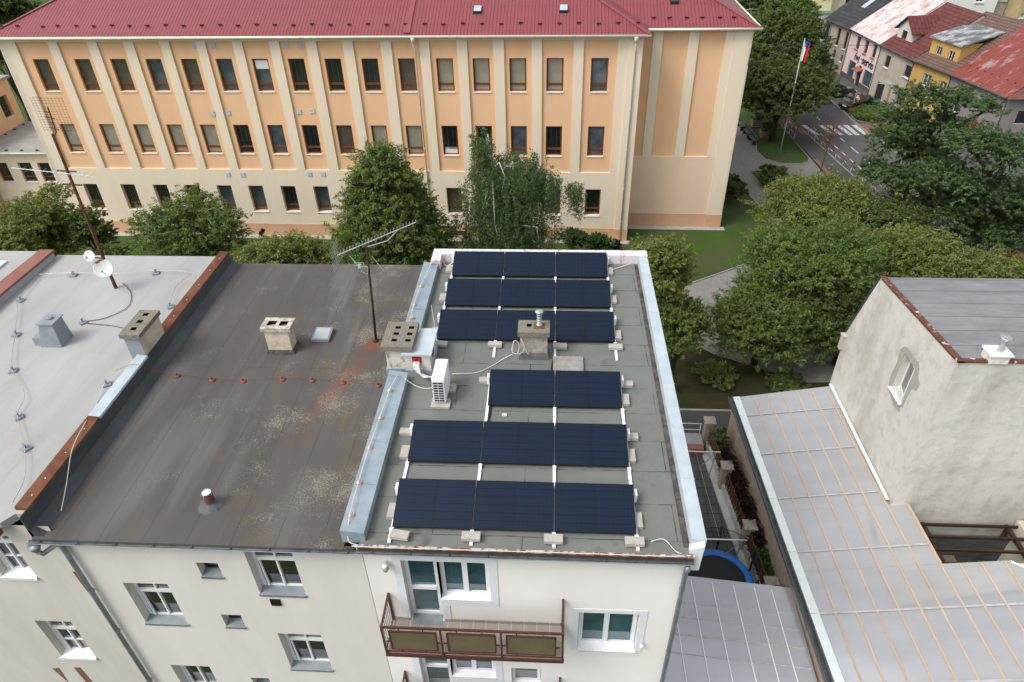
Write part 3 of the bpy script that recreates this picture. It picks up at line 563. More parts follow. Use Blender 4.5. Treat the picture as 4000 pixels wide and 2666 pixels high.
# cables
def cable(name,pts,r,mat,label,cat='cable',group=None):
    m=MB()
    P=[Vector(p) for p in pts]; Q=[]
    for i in range(len(P)-1):
        a=P[max(i-1,0)];b=P[i];c=P[i+1];d=P[min(i+2,len(P)-1)]
        for k in range(5):
            t=k/5; Q.append(.5*((2*b)+(c-a)*t+(2*a-5*b+4*c-d)*t*t+(3*b-a-3*c+d)*t**3))
    Q.append(P[-1]); m.tube(Q,r,5); o=m.build(name,mat,smooth=True); tag(o,label,cat,group); return o
wc=flat('white_cable',(.62,.62,.58,1)); bc=flat('black_cable',(.02,.02,.02,1)); gc=flat('grey_wire',(.45,.45,.45,1),.4,.5); rw=flat('red_painted_wire',(.22,.06,.05,1))
z=HR+.05
cable('roof_cable',[(-2.82,14.62,z+.03),(-2.2,14.72,z),(-1.8,15.0,z),(-1.45,15.35,z+.02),(-1.2,15.48,z+.1)],.013,wc,'white cable crossing the roof felt from the air conditioner to the small chimney')
cable('cable_coil',[(-1.15,15.3,13.25),(-1.2,15.2,12.95),(-1.05,15.18,12.9),(-1.0,15.25,13.15),(-1.12,15.3,13.25),(-1.18,15.25,12.9),(-.98,15.3,12.8),(-.85,15.33,13.0),(-.95,15.33,13.3),(-.8,15.34,12.85),(-.72,15.34,12.75)],.009,wc,'tangled white cable loop hanging on the left of the small chimney')
cable('panel_cable',[(-.06,15.35,z),(-.09,14.9,z),(-.05,14.3,z+.05)],.022,bc,'black cable beside the roof hatch running under the third panel row')
cable('panel_cable',[(-1.66,13.4,z),(-1.67,13.0,z),(-1.72,12.5,z+.05)],.022,bc,'black cable beside the rail left of centre behind the second panel row')
cable('earth_wire',[(-4.02,14.06,12.86),(-3.8,14.04,12.66),(-3.5,14.0,12.56),(-3.2,14.06,12.56)],.012,wc,'short white wire from the blue parapet flashing to the air conditioner')
cable('panel_cable',[(-3.48,20.5,12.75),(-3.75,20.45,12.6),(-3.9,20.7,12.7)],.014,wc,'white cable at the rear left corner of the solar panels')
cable('panel_cable',[(1.76,20.15,12.62),(2.1,20.45,12.58),(2.6,20.72,12.62)],.014,wc,'white cable at the rear right corner of the solar panels')
cable('earth_wire',[(2.02,9.2,12.6),(2.3,9.3,12.56),(2.5,9.0,12.58),(2.62,8.96,12.56)],.01,wc,'thin white wire at the front right corner of the solar panels')
# lightning conductor on the left parapet with clips
pts=[(-4.17,20.24,12.92),(-4.32,18.74,12.90),(-4.36,17.65,12.90),(-4.32,16.0,12.90)]
cable('lightning_conductor',pts,.011,flat('pale_wire',(.62,.58,.55,1)),'pale conductor wire clipped along the rear blue parapet flashing','wire')
pts=[(-4.22,14.2,12.9),(-4.31,13.57,12.90),(-4.35,12.53,12.90),(-4.39,11.49,12.90),(-4.39,10.39,12.9),(-4.36,9.4,12.9),(-4.34,9.0,12.6),(-4.1,8.9,12.57),(-3.9,8.86,12.57),(0,8.87,12.57),(2.7,8.87,12.57)]
cable('lightning_conductor',pts,.011,flat('pale_wire',(.62,.58,.55,1)),'pale conductor wire clipped along the front blue parapet flashing and the eave','wire')
cl=None
for k,(x,y) in enumerate(((-4.2,20.23),(-4.32,18.74),(-4.36,17.65),(-4.3,16.96),(-4.33,13.57),(-4.35,12.53),(-4.39,11.49),(-4.39,10.39),(-4.35,9.47))):
    if cl is None:
        m=MB(); m.box(-.055,.055,-.05,.05,0,.014); m.box(-.02,.02,-.02,.02,.014,.05); cl=m.build('conductor_clip',simple('clip_paint',(.70,.55,.46,1),(.5,.2,.12,1),20,.7,.1,lo=.5,hi=.6)); o=cl
    else: o=cl.copy(); COL.objects.link(o)
    o.location=(x,y,12.835); tag(o,['clip on the reddish cap in the rear left roof corner','second conductor clip from the rear on the blue parapet','third conductor clip from the rear on the blue parapet','conductor clip on the blue parapet just behind the flue stack','conductor clip on the blue parapet just in front of the service box','second conductor clip in front of the service box','third conductor clip in front of the service box','fourth conductor clip in front of the service box, second from the eave','conductor clip nearest the eave on the blue parapet'][k],'clip','conductor clips on the blue parapet flashing')
m=MB(); m.tube([(-3.42,15.86,13.1),(-3.47,15.9,14.0)],.010,6); tag(m.build('lightning_rod',flat('pale_wire',(.62,.58,.55,1))),'thin upright conductor rod behind the white service box','rod')

# =================================================================== middle house with dark felt roof
mid=thing('terraced_house','beige white house with dark lichened felt roof left of the solar roof','house',(-7.9,15,0))
mh=[(-8.05,-7.55,10.93,11.45),(-6.83,-5.74,10.32,12.04),(-10.08,-9.0,8.90,10.57),(-8.04,-7.55,8.87,9.39),(-6.80,-5.70,6.98,8.65),(-10.11,-9.05,5.5,6.89),(-8.04,-7.55,5.9,6.4),(-6.8,-5.7,3.6,5.2),(-10.1,-9.0,2.2,3.8)]
m=MB(); wall(m,-11.05,-4.17,0,12.22,mh,y=9.12,depth=.26)
m.quad((-11.05,20.7,0),(-11.05,9.12,0),(-11.05,9.12,12.22),(-11.05,20.7,12.22)); m.quad((-4.17,20.7,0),(-11.05,20.7,0),(-11.05,20.7,12.22),(-4.17,20.7,12.22))
m.build('wall',simple('beige_white_render2',(.665,.64,.605,1),(.615,.59,.555,1),.8,.92,.3,60,stretch=(1.6,1.6,.35)),mid)
m=MB(); m.slab([(-11.36,8.92,12.38),(-4.47,8.92,12.38),(-4.47,20.8,12.42),(-11.36,20.8,12.42)],.15); m.build('roof_deck',MT['felt_dark'],mid)
m=MB(); m.hexa([(-11.42,9.0,12.3),(-11.34,9.0,12.3),(-11.34,20.6,12.3),(-11.42,20.6,12.3)],[(-11.42,9.0,12.98),(-11.40,9.0,12.98),(-11.40,20.6,12.98),(-11.42,20.6,12.98)]); 
m.hexa([(-11.42,9.0,12.36),(-11.14,9.0,12.385),(-11.14,20.7,12.425),(-11.42,20.7,12.40)],[(-11.42,9.0,12.60),(-11.34,9.0,12.56),(-11.34,20.7,12.60),(-11.42,20.7,12.64)])
m.build('upturned_felt',simple('dark_blue_felt',(.045,.052,.056,1),(.085,.092,.095,1),1.6,.6,.4,9,stretch=(1,.3,1)),mid)
def bigwin(x0,x1,z0,z1,par,gm='dark_glass',sill=zinc,bars=False):
    y=9.12+.28; zt=z0+1.08
    w=win(par,x0,x1,z0,z1,y,upvc,MT[gm],.085,trans=(zt,),sill=sill,wy=9.12,proud=.04)
    s=MB(); xm=(x0+x1)/2; s.box(xm-.022,xm+.022,y-.085,y-.02,z0+.08,zt-.05); s.box(xm-.022,xm+.022,y-.075,y-.02,zt+.05,z1-.09)
    if bars:
        s.box(x0+.1,x1-.1,y-.08,y-.02,(z0+zt)/2-.011,(z0+zt)/2+.011)
    # tilted-in sash on the left
    s.bar((x0+.17,y-.09,z0+.08),(x0+.12,y-.05,zt-.05),.04)
    s.build('sash',upvc,w)
bigwin(-6.82,-5.75,10.33,12.03,mid); bigwin(-10.07,-9.01,8.91,10.56,mid); bigwin(-6.79,-5.71,6.99,8.64,mid); bigwin(-10.10,-9.06,5.51,6.88,mid); bigwin(-6.79,-5.71,3.61,5.19,mid)
for x0,x1,z0,z1 in ((-8.04,-7.56,10.94,11.44),(-8.03,-7.56,8.88,9.38),(-8.03,-7.56,5.91,6.39)): win(mid,x0,x1,z0,z1,9.4,flat('dark_frame',(.05,.05,.05,1)),MT['dark_glass'],.03,sill=zinc,wy=9.12,proud=.03)
m=MB(); m.box(-6.65,-6.41,9.09,9.115,9.90,10.14)
for i in range(4): m.box(-6.63+.055*i,-6.615+.055*i,9.07,9.09,9.91,10.13); m.box(-6.64,-6.42,9.072,9.088,9.925+.055*i,9.94+.055*i)
m.build('wall_vent',dark_rubber,mid)
m=MB(); gutter(m,-11.45,-4.22,8.925,12.335,r=.05)
for i in range(9): m.box(-11.2+i*.85,-11.17+i*.85,8.82,8.93,12.333,12.347)
m.build('gutter',[dark_zinc,zinc],mid)
m=MB(); m.box(-11.25,-4.22,8.93,9.0,12.26,12.378); m.build('fascia',simple('dark_fascia',(.045,.038,.032,1)),mid)
m=MB(); m.lathe([(.04,-.28),(.06,-.2),(.13,-.05),(.14,0)],(-11.30,8.83,12.28),8); m.tube([(-11.3,8.83,12.08),(-11.25,8.86,11.95),(-10.95,9.0,12.12),(-10.88,9.02,12.0),(-10.88,9.03,.2)],.058,8)
for z in (10.3,8.6,6.2,4): m.lathe([(.068,0),(.068,.05)],(-10.88,9.03,z),8)
m.build('downpipe',zinc,mid,smooth=True)
# chimney
m=MB(); shaft(m,-8.36,-7.66,15.65,16.06,12.4,13.24,[]); c=m.build('chimney',MT['chim'],mid)
m=MB(); m.hexa([(-8.42,15.56,12.38),(-7.58,15.56,12.38),(-7.58,16.15,12.38),(-8.42,16.15,12.38)],[(-8.38,15.62,12.52),(-7.62,15.62,12.52),(-7.62,16.1,12.52),(-8.38,16.1,12.52)]); m.build('flashing',simple('dark_upstand',(.035,.032,.03,1)),c)
m=MB(); hs=[(-8.27,-8.02,15.72,15.95),(-7.92,-7.68,15.72,15.95)]; holes_slab(m,-8.42,-7.55,15.57,16.13,13.22,13.34,hs); m.build('chimney_cap',simple('pale_flaking_concrete',(.50,.46,.40,1),(.28,.23,.19,1),7,.95,.7,20,lo=.45,hi=.6) and [MT['pale_flaking_concrete'],MT['soot']],c)
m=MB(); m.box(-7.27,-6.73,16.2,16.8,12.42,12.50); m.hexa([(-7.27,16.2,12.50),(-6.73,16.2,12.50),(-6.73,16.8,12.50),(-7.27,16.8,12.50)],[(-7.27,16.2,12.51),(-6.73,16.2,12.51),(-6.73,16.8,12.55),(-7.27,16.8,12.55)]); s=m.build('skylight',zinc,mid)
m=MB(); m.slab([(-7.22,16.25,12.522),(-6.78,16.25,12.522),(-6.78,16.75,12.558),(-7.22,16.75,12.558)],.006); m.build('pane',simple('milky_pane',(.33,.37,.38,1),(.40,.43,.44,1),2,.25,0),s)
m=MB(); m.lathe([(.30,0),(.26,.03),(.12,.10),(.10,.16)],(-7.78,10.0,12.385),9); v=m.build('vent_pipe',simple('grey_felt_patch',(.085,.085,.088,1),(.12,.12,.12,1)),mid)
m=MB(); m.lathe([(.105,.14),(.105,.36)],(-7.78,10.0,12.385),14)
for z_ in (.22,.3): m.lathe([(.106,z_),(.115,z_+.01),(.106,z_+.02)],(-7.78,10.0,12.385),14)
m.build('clay_pipe',simple('brown_clay_pipe',(.16,.055,.04,1)),v,smooth=False)
m=MB(); m.lathe([(.105,.41),(.10,.43),(.0,.44)],(-7.78,10.0,12.385),16); 
for a in range(3): m.bar((-7.78+.1*math.cos(a*2.1),10+.1*math.sin(a*2.1),12.7),(-7.78+.1*math.cos(a*2.1),10+.1*math.sin(a*2.1),12.82),.012)
m.build('pipe_cap',alu,v)
# rusty party-wall cap (middle stretch white)
party=thing('party_wall','party wall with rusty sheet cap between the light grey and dark felt roofs','wall',(-11.5,15,0))
m=MB(); m.box(-11.62,-11.42,9.16,20.55,0,12.93); m.build('wall',simple('rough_party_render',(.50,.46,.38,1),(.38,.34,.27,1),2,.95,.6),party)
def capseg(y0,y1,mt):
    m=MB(); m.hexa([(-11.68,y0,12.93),(-11.38,y0,12.93),(-11.38,y1,12.93),(-11.68,y1,12.93)],[(-11.67,y0,13.03),(-11.39,y0,12.99),(-11.39,y1,12.99),(-11.67,y1,13.03)]); m.build('sheet_cap',mt,party)
capseg(9.25,12.15,rust_cap); capseg(12.17,14.68,light_flash); capseg(15.82,20.6,rust_cap)
m=MB()
for y in [9.6,10.1,10.9,11.7,12.5,13.1,13.7,16.6,17.5,18.4,19.3,20.1]: m.lathe([(.015,0),(.015,.012)],(-11.50,y,13.012),8)
m.build('cap_rivets',trim_white,party)
# red conductor holders and wire
RH=[(-10.62,14.49),(-9.56,14.35),(-8.66,14.32),(-7.58,14.43),(-6.73,14.42),(-5.84,14.34),(-4.84,14.25)]
od=['leftmost','second from left','third from left','middle','third from right','second from right','rightmost']; rh=None
for k,(x,y) in enumerate(RH):
    if rh is None:
        m=MB(); m.lathe([(.085,0),(.085,.03),(.05,.05),(.018,.055),(.018,.12)],(0,0,0),10); rh=m.build('conductor_holder',flat('red_plastic',(.21,.05,.04,1),.6)); o=rh
    else: o=rh.copy(); COL.objects.link(o)
    o.location=(x,y,12.40); tag(o,f'{od[k]} red conductor holder in the line across the dark felt roof','conductor holder','red conductor holders on the dark felt roof')
cable('lightning_conductor',[(-11.95,14.0,12.98),(-11.5,14.2,13.06),(-11.2,14.4,12.7)]+[(x,y,12.52) for x,y in RH]+[(-4.5,14.2,12.80),(-4.1,14.1,12.88)],.005,rw,'thin red wire running over the red holders on the dark felt roof','wire')
# TV mast on the dark roof
am=thing('antenna_mast','dark steel mast with a long television aerial on the dark felt roof','antenna',(-5.34,16.32,12.4))
m=MB(); m.tube([(-5.34,16.32,12.4),(-5.27,16.32,13.6),(-5.17,16.32,15.62)],[.04,.035,.03],8); m.lathe([(.09,0),(.05,.06)],(-5.34,16.32,12.41),8); m.build('mast',black_iron,am,smooth=True)
m=MB(); A_=Vector((-5.95,16.15,15.42)); B_=Vector((-3.78,16.55,16.22)); m.tube([A_,B_],.011,6); m.tube([(-5.17,16.32,15.58),(-4.6,16.42,15.72),(-4.3,16.46,16.0)],.013,6)
dv=(B_-A_).normalized(); sd_=Vector((-dv.y,dv.x,0)).normalized()
for k in range(26):
    c=A_+(B_-A_)*(k/25); h=.16-.002*k
    m.tube([c-sd_*h+Vector((0,0,.035)),c,c+sd_*h+Vector((0,0,.035))],.006,4); 
    if k%2==0: m.tube([c-Vector((0,0,.10)),c+Vector((0,0,.12))],.006,4)
m.build('aerial_boom',steel,am)
m=MB(); q=Vector((-6.0,16.12,15.42))
for a in range(5):
    for s in (-1,1): m.tube([q+Vector((0,-.35,.08*a*s)),q+Vector((0,.35,.08*a*s))],.005,4)
m.tube([q+Vector((0,0,-.35)),q+Vector((0,0,.35))],.008,4)
m.tube([(-5.9,16.3,15.0),(-4.85,16.25,14.92)],.0,3) if 0 else None
m.tube([(-5.72,16.2,15.12),(-5.35,16.35,14.95)],.008,4); m.tube([(-5.05,16.3,15.3),(-4.75,16.2,14.9)],.007,4)
m.build('reflector',steel,am)
m=MB(); m.tube([(-5.65,16.25,15.35),(-5.45,16.2,15.05),(-5.2,16.25,15.0),(-5.25,16.28,14.75),(-5.4,16.25,14.85),(-5.3,16.3,15.1),(-5.55,16.2,15.15)],.009,5); m.box(-5.46,-5.38,16.2,16.28,14.98,15.08); m.build('aerial_cable',flat('pale_green_cable',(.42,.50,.44,1)),am)

# =================================================================== left house with light grey roof
lft=thing('terraced_house','house with light grey coated flat roof and peeling beige render at the left','house',(-14.6,15,0))
lh=[(-13.0,-12.15,10.62,12.16),(-13.06,-12.1,7.05,8.76),(-13.06,-12.1,3.6,5.3),(-15.6,-14.6,10.62,12.16)]
m=MB(); wall(m,-17.6,-11.05,0,12.55,lh,y=9.14,depth=.24); m.build('wall',grey_white,lft); m=MB(); m.quad((-11.62,20.4,0),(-17.6,20.4,0),(-17.6,20.4,12.8),(-11.62,20.4,12.8)); m.build('rear_wall',grey_white,lft)
m=MB(); m.slab([(-17.5,9.0,12.78),(-11.95,9.0,12.78),(-11.62,9.45,12.80),(-11.62,20.4,12.92),(-17.5,20.4,12.92)],.2); m.build('roof_deck',MT['roof_light'],lft)
m=MB(); m.box(-17.5,-11.98,8.86,8.99,12.50,12.66); m.build('eave_gutter',rust_cap,lft)
for x0,x1,z0,z1 in ((-12.99,-12.16,10.64,12.15),(-13.05,-12.11,7.07,8.75),(-13.05,-12.11,3.62,5.29)): bigwin(x0,x1,z0,z1,lft,'sky_glass' if z0>9 else 'dark_glass',white_metal,True)
m=MB(); m.tube([(-11.2,9.11,12.0),(-11.15,9.10,11.2),(-10.95+.0,9.1,10.4)],.0,3) if 0 else None
brickm=simple('bare_red_brick',(.25,.10,.065,1),(.16,.09,.06,1),9,.95,.8,20)
for pts in ([(-11.16,10.9),(-11.02,10.95),(-10.99,10.3),(-11.05,9.6),(-11.12,10.2)],[(-12.95,6.5),(-12.78,6.52),(-12.72,5.6),(-12.9,5.5)],[(-13.6,6.4),(-13.4,6.45),(-13.45,5.7)]):
    m=MB(); n=len(pts); m.add([(x,9.128,z) for x,z in pts]+[(x,9.2,z) for x,z in pts],[tuple(range(n))]+[(i,n+i,n+(i+1)%n,(i+1)%n) for i in range(n)]); m.build('bare_brick_patch',brickm,lft)
# chimney (front face felt-grey, side rendered), three flues
m=MB(); shaft(m,-11.86,-11.42,14.72,15.80,12.80,13.60,[]); c=m.build('chimney',MT['chim'],lft)
m=MB(); m.box(-11.88,-11.44,14.70,14.718,12.80,13.60); m.box(-11.88,-11.862,14.72,15.80,12.80,13.60); m.build('felt_facing',simple('mid_grey_felt',(.22,.24,.27,1),(.26,.28,.31,1)),c)
m=MB(); hs=[(-11.74,-11.58,14.87+.35*j,15.01+.35*j) for j in range(3)]; holes_slab(m,-11.95,-11.37,14.64,15.87,13.59,13.72,hs); m.build('chimney_cap',[MT['coarse'],MT['soot']],c)
gm=simple('mid_grey_felt',(.22,.24,.27,1),(.26,.28,.31,1))
m=MB(); m.hexa([(-14.85,15.15,12.85),(-14.2,15.15,12.85),(-14.2,15.72,12.87),(-14.85,15.72,12.87)],[(-14.62,15.2,13.62),(-14.22,15.2,13.62),(-14.22,15.66,13.62),(-14.62,15.66,13.62)]); m.box(-15.05,-14.6,15.22,15.6,12.85,13.12); v=m.build('covered_flue',gm,lft)
m=MB(); m.box(-14.66,-14.18,15.16,15.70,13.62,13.65); m.lathe([(.09,0),(.09,.05),(.06,.07)],(-14.42,15.46,13.65),12); m.build('flue_lid',gm,v)
# left parapet
pw=thing('party_wall','parapet wall with reddish sheet cap at the far left of the light grey roof','wall',(-17.6,15,0))
m=MB(); m.box(-17.75,-17.45,9.2,20.2,0,13.14); m.build('wall',simple('light_grey_coat',(.36,.36,.37,1),(.42,.42,.43,1)),pw)
m=MB(); m.box(-17.92,-17.40,9.2,20.25,13.14,13.22); m.build('sheet_cap',red_cap,pw)
fl=thing('terraced_house','house with grey flat roof beyond the reddish parapet at the far left','house',(-20,15,0))
m=MB(); m.box(-22.5,-17.8,9.15,20.4,0,12.7); m.build('wall',grey_white,fl); m=MB(); m.slab([(-22.5,9.1,12.9),(-17.78,9.1,12.9),(-17.78,20.6,12.95),(-22.5,20.6,12.95)],.2); m.build('roof_deck',MT['roof_light'],fl)
m=MB(); m.box(-19.3,-18.9,14,19.8,12.95,13.02); m.build('white_roof_strip',trim_white,fl)
# conductor holders on the grey roof
GH=[(-16.1,19.03),(-13.35,19.22),(-11.95,17.26),(-14.26,16.36),(-16.95,17.5),(-15.92,15.69),(-14.94,14.05),(-12.0,13.56),(-13.6,12.24),(-12.73,11.17)]
GL=['behind the left aerial mast near the rear edge','near the rear right corner','beside the rusty cap behind the three-flue chimney','between the felt covered flue and the three-flue chimney','by the far left parapet','left of the felt covered flue','on the left, in front of the felt covered flue','beside the white stretch of the wall cap','second from the front in the left line','nearest the front eave in the left line']; gh=None
def gz(y): return 12.78+.14*(y-9)/11.4
for k,(x,y) in enumerate(GH):
    if gh is None:
        m=MB(); m.box(-.10,.10,-.10,.10,0,.05); m.box(-.02,.02,-.02,.02,.05,.14); m.bar((-.03,0,.14),(.05,0,.17),.035); gh=m.build('conductor_holder',[simple('mid_grey_felt',(.22,.24,.27,1))]); o=gh
    else: o=gh.copy(); COL.objects.link(o)
    o.location=(x,y,gz(y)+.003); o.rotation_euler=(0,0,.3*k); tag(o,'grey conductor holder block '+GL[k],'conductor holder','grey conductor holders on the light grey roof')
cable('lightning_conductor',[(-17.3,18.9,gz(19)+.12)]+[(x,y,gz(y)+.13) for x,y in ((-16.1,19.03),(-14.7,19.0),(-13.35,19.22),(-12.1,19.1),(-12.2,18.3),(-11.95,17.26))],.009,gc,'grey conductor wire along the rear of the light grey roof','wire')
cable('lightning_conductor',[(x,y,gz(y)+.12) for x,y in ((-17.2,18.8),(-16.95,17.5),(-16.4,16.5),(-15.92,15.69),(-14.94,14.05),(-13.9,13.0),(-13.6,12.24),(-12.73,11.17),(-12.1,10.2),(-11.9,9.4))],.009,gc,'grey conductor wire along the left side of the light grey roof','wire')
cable('lightning_conductor',[(x,y,gz(y)+.03) for x,y in ((-14.2,18.6),(-13.6,18.0),(-13.3,17.2),(-13.7,16.6),(-14.26,16.36))]+[(-13.2,16.2,12.9),(-12.4,15.9,12.9),(-11.9,15.6,12.95)],.012,flat('dark_wire',(.10,.09,.09,1)),'dark cable looping from the left mast to the three-flue chimney','cable')
cable('lightning_conductor',[(-11.95,14.0,12.95),(-12.0,13.56,12.98),(-11.9,12.9,12.85),(-11.72,12.3,12.9),(-11.55,11.8,13.06),(-11.4,11.0,13.02),(-11.2,10.2,12.7),(-11.05,9.6,12.5)],.009,wc,'pale wire crossing the rusty cap towards the front','wire')
# left mast with dishes
lm=thing('antenna_mast','rusty mast with two satellite dishes and aerials on the light grey roof','antenna',(-14.69,18.87,12.9))
m=MB(); m.tube([(-14.69,18.87,12.5),(-14.69,18.87,13.3),(-14.66,18.87,16.2),(-14.64,18.87,17.7)],[.06,.05,.045,.035],9); m.tube([(-14.64,18.87,17.6),(-14.5,18.87,17.75),(-14.45,18.87,18.45)],.02,6)
for z_ in (16.62,16.2,15.4): m.bar((-14.95,18.85,z_),(-14.38,18.85,z_-.03),.035); 
m.build('mast',simple('rusty_pole',(.06,.028,.02,1),(.16,.06,.03,1),7,.8,.3),lm)
def dish(c,r,n,mat,name):
    q=Vector((0,0,1)).rotation_difference(Vector(n)).to_matrix(); m=MB()
    pr=[(r*k/6,.22*r*(k/6)**2) for k in range(7)]
    m.lathe([(max(a,.002),b) for a,b in pr]+[(a,b-.012) for a,b in reversed(pr) if a>0],c,22,q); o=m.build(name,mat,lm,smooth=True)
    m=MB(); nn=Vector(n).normalized(); c=Vector(c); tip=c+nn*r*1.05+Vector((0,0,-r*.25)); m.tube([c+Vector((0,0,-r)),tip],.012,5); m.lathe([(.04,0),(.05,.05),(.03,.12)],tip,8,q); m.build('feed_arm',alu,o)
    return o
dish((-14.62,18.62,13.48),.30,(.30,-.85,.42),MT['rustdish'],'dish')
dish((-14.98,18.72,13.86),.175,(.05,-.9,.45),flat('dish_white',(.72,.72,.70,1)),'dish')
m=MB(); m.bar((-14.7,18.87,13.7),(-15.1,18.76,13.8),.03); m.tube([(-14.7,18.8,13.35),(-14.72,18.7,13.32)],.04,6); m.build('bracket',black_iron,lm)
m=MB(); m.tube([(-16.24,18.8,16.72),(-13.86,18.8,16.46)],.013,6)
for k in range(12):
    x=-16.15+k*.2; m.tube([(x,18.6,16.71-.02*k),(x,19.0,16.71-.02*k)],.004,4)
m.tube([(-15.1,18.85,16.2),(-14.66,18.85,16.45)],.012,5)
m.build('aerial_boom',steel,lm)
m=MB()
for k in range(13): m.tube([(-14.95+.035*0+.0,19.05,17.75+.075*k-.0),(-14.05,19.05,17.72+.075*k)],.004,3)
for k in range(10): m.tube([(-14.97+.1*k,19.05,17.70),(-14.93+.1*k-.05,19.05,18.68)],.004,3)
m.build('grid_reflector',black_iron,lm)
m=MB()
for k,(a,b) in enumerate(((17.9,.14),(18.05,.1),(18.2,.16),(18.35,.1))): m.tube([(-14.45-b,18.8,a),(-14.45+b,18.75,a-.03)],.012,4)
m.build('dipoles',dark_rubber,lm)

lm.location=Vector(lm.location)+Vector((.42,-.55,.30))
m=MB(); m.box(-.07,.05,-.05,.05,0,.03); m.box(-.02,.06,-.06,.0,.03,.05); o=m.build('tile_fragment',[simple('tile_bit',(.62,.40,.34,1),(.70,.68,.66,1),30)]); o.location=(-1.28,13.05,HR+.02); tag(o,'small broken white and red tile piece lying on the felt behind the second panel row','debris')
# =================================================================== school
SB=np.array([5.32,45.98,0]); SA=math.radians(-.986)
SF=Matrix.Translation(SB)@Matrix.Rotation(SA,4,'Z')
school=thing('school_building','long cream and orange school with pilasters and red ribbed metal roof','school',tuple(SB),SA)
WL=[-40.6,-37.67,-35.15,-32.7,-30.25,-27.85,-25.4,-22.95,-20.5,-18.05,-15.62,-13.12,-10.74,-8.36,-5.96,-3.1]
PAN=[(-41.26,-39.0),(-38.34,-36.26),(-35.6,-33.78),(-33.1,-31.3),(-30.65,-28.84),(-28.22,-26.4),(-25.74,-23.94),(-23.27,-21.52),(-20.81,-19.08),(-18.41,-16.62),(-15.92,-14.12),(-13.46,-11.69),(-11.03,-9.37),(-8.67,-6.9),(-6.25,-4.25),(-3.61,-1.47)]
ZR=[(2.0,4.05),(6.45,8.53),(10.82,12.93)]
def pwall(m,x0,x1,z0,z1,y,hs,dp,back=True):
    xs=sorted({x0,x1}|{h[0] for h in hs}|{h[1] for h in hs}); zs=sorted({z0,z1}|{h[2] for h in hs}|{h[3] for h in hs})
    for i in range(len(xs)-1):
        for j in range(len(zs)-1):
            cx=(xs[i]+xs[i+1])/2; cz=(zs[j]+zs[j+1])/2
            if not any(h[0]<cx<h[1] and h[2]<cz<h[3] for h in hs): m.quad((xs[i],y,zs[j]),(xs[i+1],y,zs[j]),(xs[i+1],y,zs[j+1]),(xs[i],y,zs[j+1]))
    for a,b,c,d in hs:
        e=y+dp; m.quad((a,y,c),(a,y,d),(a,e,d),(a,e,c)); m.quad((b,y,c),(b,e,c),(b,e,d),(b,y,d)); m.quad((a,y,d),(b,y,d),(b,e,d),(a,e,d)); m.quad((a,y,c),(a,e,c),(b,e,c),(b,y,c))
        if back: m.quad((a,e,c),(a,e,d),(b,e,d),(b,e,c))
S0=-42.45
m=MB(); botw=[(a,a+1.1,*ZR[0]) for a in WL]
pwall(m,S0,0,1.0,5.28,0,botw,.36)
pwall(m,S0,0,5.28,14.06,0,[(a,b,5.29,14.05) for a,b in PAN],.13,False)
# extra pilaster at the right corner and the shallow cornice
m.box(-.85,.06,-.10,-.002,1.0,14.06); m.quad((0,0,1),(0,2.39,1),(0,2.39,14.06),(0,0,14.06)); m.quad((S0,14,1),(S0,0,1),(S0,0,14.06),(S0,14,14.06))
m.box(S0-.05,.08,-.06,.2,14.06,14.16); m.box(S0-.10,.14,-.14,.2,14.162,14.26); m.box(S0-.20,.24,-.26,.2,14.262,14.36)
YW=2.39                                   # right wing, set back
WP=[(.10,.93),(1.57,3.23),(3.89,5.58)]
pwall(m,0.0,7.2,5.56,14.03,YW,[(a,b,5.58,14.0) for a,b in WP],.13,False)
m.box(6.15,7.24,YW-.10,YW-.002,1.12,14.03); m.quad((7.2,YW,1.12),(7.2,20,1.12),(7.2,20,14.03),(7.2,YW,14.03)); m.box(7.19,7.28,YW-.1,YW+.9,1.12,14.03)
m.box(.3,7.3,YW-.1,YW+.3,14.03,14.12); m.box(.3,7.42,YW-.22,YW+.3,14.122,14.22); m.box(7.0,7.42,YW+.3,20,14.03,14.22)
m.build('wall',school_cream,school,frame=SF)
m=MB(); m.quad((0,YW,1.1),(6.16,YW,1.1),(6.16,YW,5.56),(0,YW,5.56)); m.build('lower_wall_field',simple('peach_plaster',(.70,.53,.375,1),(.73,.56,.40,1),.8,.9,.25,90),school,frame=SF)
m=MB()
for (a,b),w in zip(PAN,WL): pwall(m,a,b,5.29,14.05,.13,[(w,w+1.1,*ZR[1]),(w,w+1.1,*ZR[2])],.24)
for a,b in WP: m.quad((a,YW+.13,5.58),(b,YW+.13,5.58),(b,YW+.13,14.0),(a,YW+.13,14.0))
m.build('orange_field',school_orange,school,frame=SF)
m=MB(); pwall(m,S0,0,0,1.0,-.03,[(x,x+1.1,.15,.62) for x in (-12.9,-3.9)],.3); m.quad((0.03,-.03,0),(.03,YW-.03,0),(.03,YW-.03,1.0),(.03,-.03,1.0)); m.quad((S0,-.03,1.0),(0.03,-.03,1.0),(.03,.02,1.0),(S0,.02,1.0))
m.box(0.03,7.23,YW-.04,YW+.2,0,1.12); m.box(6.12,7.30,YW-.14,YW+.9,0,1.118); m.box(-.88,.09,-.14,-.03,0,.998); m.build('plinth',school_plinth,school,frame=SF)
m=MB(); m.box(S0,.3,-.55,-.03,-.05,.05); m.box(.3,7.6,YW-.5,YW,-.05,.05); m.build('apron_strip',concrete,school,frame=SF)
